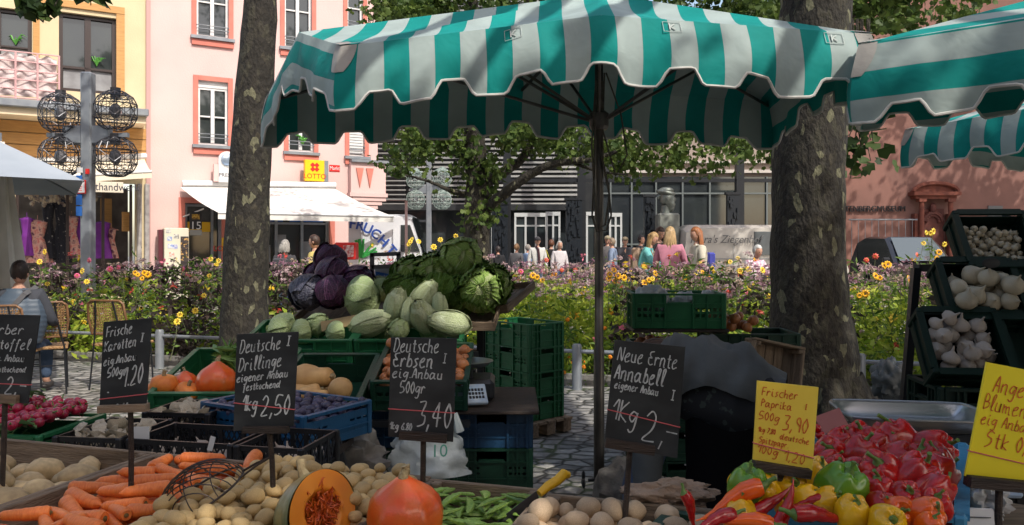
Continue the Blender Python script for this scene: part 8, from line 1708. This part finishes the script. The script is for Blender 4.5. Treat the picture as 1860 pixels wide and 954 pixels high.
def vest(t, V, ln, sh, hc, rot, k):
    m = MB(); pr = []
    for i in range(45): q = i / 44; z_ = .92 + .56 * q; r = (.19 + .045 * math.sin(math.pi * min(1, q * 1.15))) * (1 if q < .8 else 1 - (q - .8) * 2.1) + .0035 * abs(math.sin(q * math.pi * 11)); pr.append((r, z_))
    m.lathe(pr, 32, None, lambda a, t_, r, z: (r * (1.05 + .12 * abs(math.cos(a))) * (.8 if abs(math.sin(a)) > .5 else 1), z)); m.v = [tuple(ln(V(x, y, z_))) for x, y, z_ in m.v]; m.build('vest', VEST, t, smooth=True)
    m = MB(); q = [ln(V(-.17, -.02, 1.50)), ln(V(-.12, .15, 1.42)), ln(V(.02, .215, 1.22)), ln(V(.14, .20, 1.02)), ln(V(.16, .16, .9))]
    for a, b_ in zip(q, q[1:]): m.bar(a, b_, .05, .008, (0, 1, 0))
    m.build('bag_strap', clothm('strap', (.10, .10, .11)), t)
seat = gp(30, 8.3)
o = person('man in a quilted blue grey vest sitting with his back to the viewer', seat, R(190), clothm('darkshirt', (.05, .055, .07)), JE, True, 1.78, kind='sit', hairc=(.035, .02, .016), lean=R(-4) * -1, tilt=R(10), arms={1: ((.10, -.05, -.28), (.06, -.28, -.32)), -1: ((-.10, -.05, -.28), (-.06, -.28, -.32))}, legs={1: ((.12, -.44, .86), (.12, -.42, .46)), -1: ((-.12, -.44, .86), (-.12, -.42, .46))}, extra=vest, build_=1.15)
o.location.z = -.36
cafe_chair(gp(18, 8.25) , R(10), 'rattan café chair under the seated man at the left edge')
t = thing('cafe_table', 'small round café table in front of the seated man', 'table', gp(-20, 9.3)); m = MB(); m.tube([(0, 0, .72), (0, 0, .74)], .35, 28); m.build('table_top', WOOD, t); m = MB(); m.tube([(0, 0, 0), (0, 0, .72)], .03); m.tube([(0, 0, 0), (0, 0, .03)], .2, 16); m.build('base', BLACKM, t)

# the seller bending down behind the stall
GSH = mat('grey_shirt', (.085, .093, .096), (.06, .066, .07), sc=5, rough=.9, bump=.7, bsc=7); PAIS = mat('paisley', (.008, .009, .012), (.034, .045, .042), sc=26, rough=.85, lo=.58, hi=.64, c3=None, det=2)
t = wthing('person', 'seller in grey shirt and black trousers bending down behind the round potatoes', 'person', (1.0, 3.72, 0))
pel = Vector((1.03, 3.72, .93)); che = Vector((.74, 3.86, 1.0)); nk = Vector((.72, 3.98, 1.0)); hdp = Vector((.73, 4.02, 1.03))
pts = [pel, pel.lerp(che, .5) + Vector((0, 0, .05)), che, nk, hdp, che + Vector((-.02, -.17, -.02)), Vector((.64, 3.62, .72)), Vector((.60, 3.62, .48)), Vector((.59, 3.62, .42)), che + Vector((.02, .17, -.02)), Vector((.68, 4.08, .7)), Vector((.64, 4.1, .48)), Vector((.63, 4.1, .42)),
       pel + Vector((-.05, -.09, -.06)), Vector((1.03, 3.63, .5)), Vector((1.03, 3.63, .08)), Vector((.92, 3.60, .04)), pel + Vector((.03, .09, -.06)), Vector((1.02, 3.86, .5)), Vector((1.05, 3.86, .08)), Vector((.92, 3.84, .04))]
ed = [(0, 1), (1, 2), (2, 3), (3, 4), (2, 5), (5, 6), (6, 7), (7, 8), (2, 9), (9, 10), (10, 11), (11, 12), (0, 13), (13, 14), (14, 15), (15, 16), (0, 17), (17, 18), (18, 19), (19, 20)]
rad = [.16, .14, .15, .06, .06, .065, .045, .03, .03, .065, .045, .03, .03, .1, .065, .042, .035, .1, .065, .042, .035]
for ci, w_ in ((8, pts[8]), (12, pts[12])):
    for f_ in range(5): n1 = len(pts); pts += [w_ + Vector(((f_ - 2) * .015, 0, -.04)), w_ + Vector(((f_ - 2) * .017, -.012, -.08 + .015 * (f_ == 0)))]; ed += [(ci, n1), (n1, n1 + 1)]; rad += [.009, .008]
b_ = skinmesh('body', pts, ed, rad, SKIN, None, 1); hm, rot = headmesh(hdp + Vector((-.01, .02, -.04)), R(60), R(-90)); ho = hm.build('h', SKIN, smooth=True); bm = bmesh.new(); bm.from_mesh(b_.data); bm.from_mesh(ho.data); bm.to_mesh(b_.data); bm.free(); bpy.data.objects.remove(ho); wt(b_, t)
m = MB(); m.ell(hdp + Vector((.0, .02, .0)), (.11, .10, .10), None, 18, 12); m.build('hair', MATS.get('hair_0.06_0.03') or DARK, t, smooth=True)
def hump(u, v):   # shirt draped over the bent back
    s = v; c = [Vector((1.26, 3.66, .84)), Vector((1.10, 3.68, .93)), Vector((.93, 3.74, .985)), Vector((.78, 3.82, .985)), Vector((.66, 3.88, .94)), Vector((.58, 3.92, .86))]
    r = [(.15, .16), (.19, .19), (.20, .19), (.20, .18), (.17, .15), (.10, .09)]; f = s * 4.999; i = int(f); q = f - i; ce = c[i].lerp(c[i + 1], q); rr = [r[i][j] * (1 - q) + r[i + 1][j] * q for j in (0, 1)]
    a = R(-40) + (R(222) + R(62) * sm(max(0, min(1, (v - .35) / .5)))) * u; ax = (c[5] - c[0]).normalized(); sd = Vector((ax.y, -ax.x, 0)).normalized(); up = Vector((0, 0, 1)); fold = .009 * math.sin(v * 30 + u * 3) * math.sin(u * 3.1) + .010 * math.sin(v * 19 + u * 9 + 2 * math.sin(u * 9)) + .007 * math.sin(v * 41 - u * 15 + math.sin(v * 9)) + .022 * noise.noise(Vector((u * 4, v * 5, 0))) + .012 * noise.noise(Vector((u * 7, v * 26, 3)))
    return ce + sd * math.sin(a - R(90)) * -(rr[0] + fold) * 1 + up * math.cos(a - R(90)) * (rr[1] + fold) if False else ce + sd * math.cos(a) * (rr[0] + fold) + up * math.sin(a) * (rr[1] + fold)
m = MB(); m.grid(hump, 60, 50); m.build('shirt', GSH, t, smooth=True)
def under(u, v):
    c = [Vector((1.29, 3.65, .74)), Vector((1.20, 3.65, .82)), Vector((1.03, 3.69, .86)), Vector((.85, 3.76, .90)), Vector((.72, 3.84, .90))]; r = [(.10, .12), (.18, .20), (.175, .19), (.14, .14), (.10, .09)]; f = v * 3.999; i = int(f); q = f - i; ce = c[i].lerp(c[i + 1], q); rr = [r[i][j] * (1 - q) + r[i + 1][j] * q for j in (0, 1)]
    a = 2 * math.pi * u; sd = Vector((.35, .93, 0)).normalized(); k = 1 + .06 * noise.noise(Vector((math.cos(a) * 2, math.sin(a) * 2, v * 5))); return ce + sd * math.cos(a) * rr[0] * k + Vector((0, 0, 1)) * math.sin(a) * rr[1] * k
m = MB(); m.grid(under, 48, 30); m.build('paisley_tunic', PAIS, t, smooth=True)
m = MB(); m.grid(lambda u, v: Vector((1.05 - .06 * v, 3.68, .80 - .78 * v)) + Vector((math.cos(2 * math.pi * u) * (.24 - .03 * v + .008 * math.sin(u * 44 + v * 9)), math.sin(2 * math.pi * u) * (.19 - .02 * v), .02 * math.sin(u * 25))), 60, 20); m.build('trousers', mat('cloth_deep_black', (.004, .004, .005), rough=.95, spec=.1), t, smooth=True)
m = MB(); m.tube([(.63, 3.64, .86), (.61, 3.60, .66), (.605, 3.58, .5)], [.10, .075, .06], 16); m.build('sleeve', GSH, t, smooth=True)
m = MB(); m.tube([(.70, 3.9, .72), (.60, 3.8, .45), (.59, 3.8, .08)], [.10, .075, .06], 14); m.build('jeans_leg', JE, t, smooth=True)
for p in ((1.0, 3.55), (1.02, 3.83)): m = MB(); m.ell((p[0] - .02, p[1], .045), (.13, .05, .05), None, 12, 8); m.build('shoe', DARK, t, smooth=True)
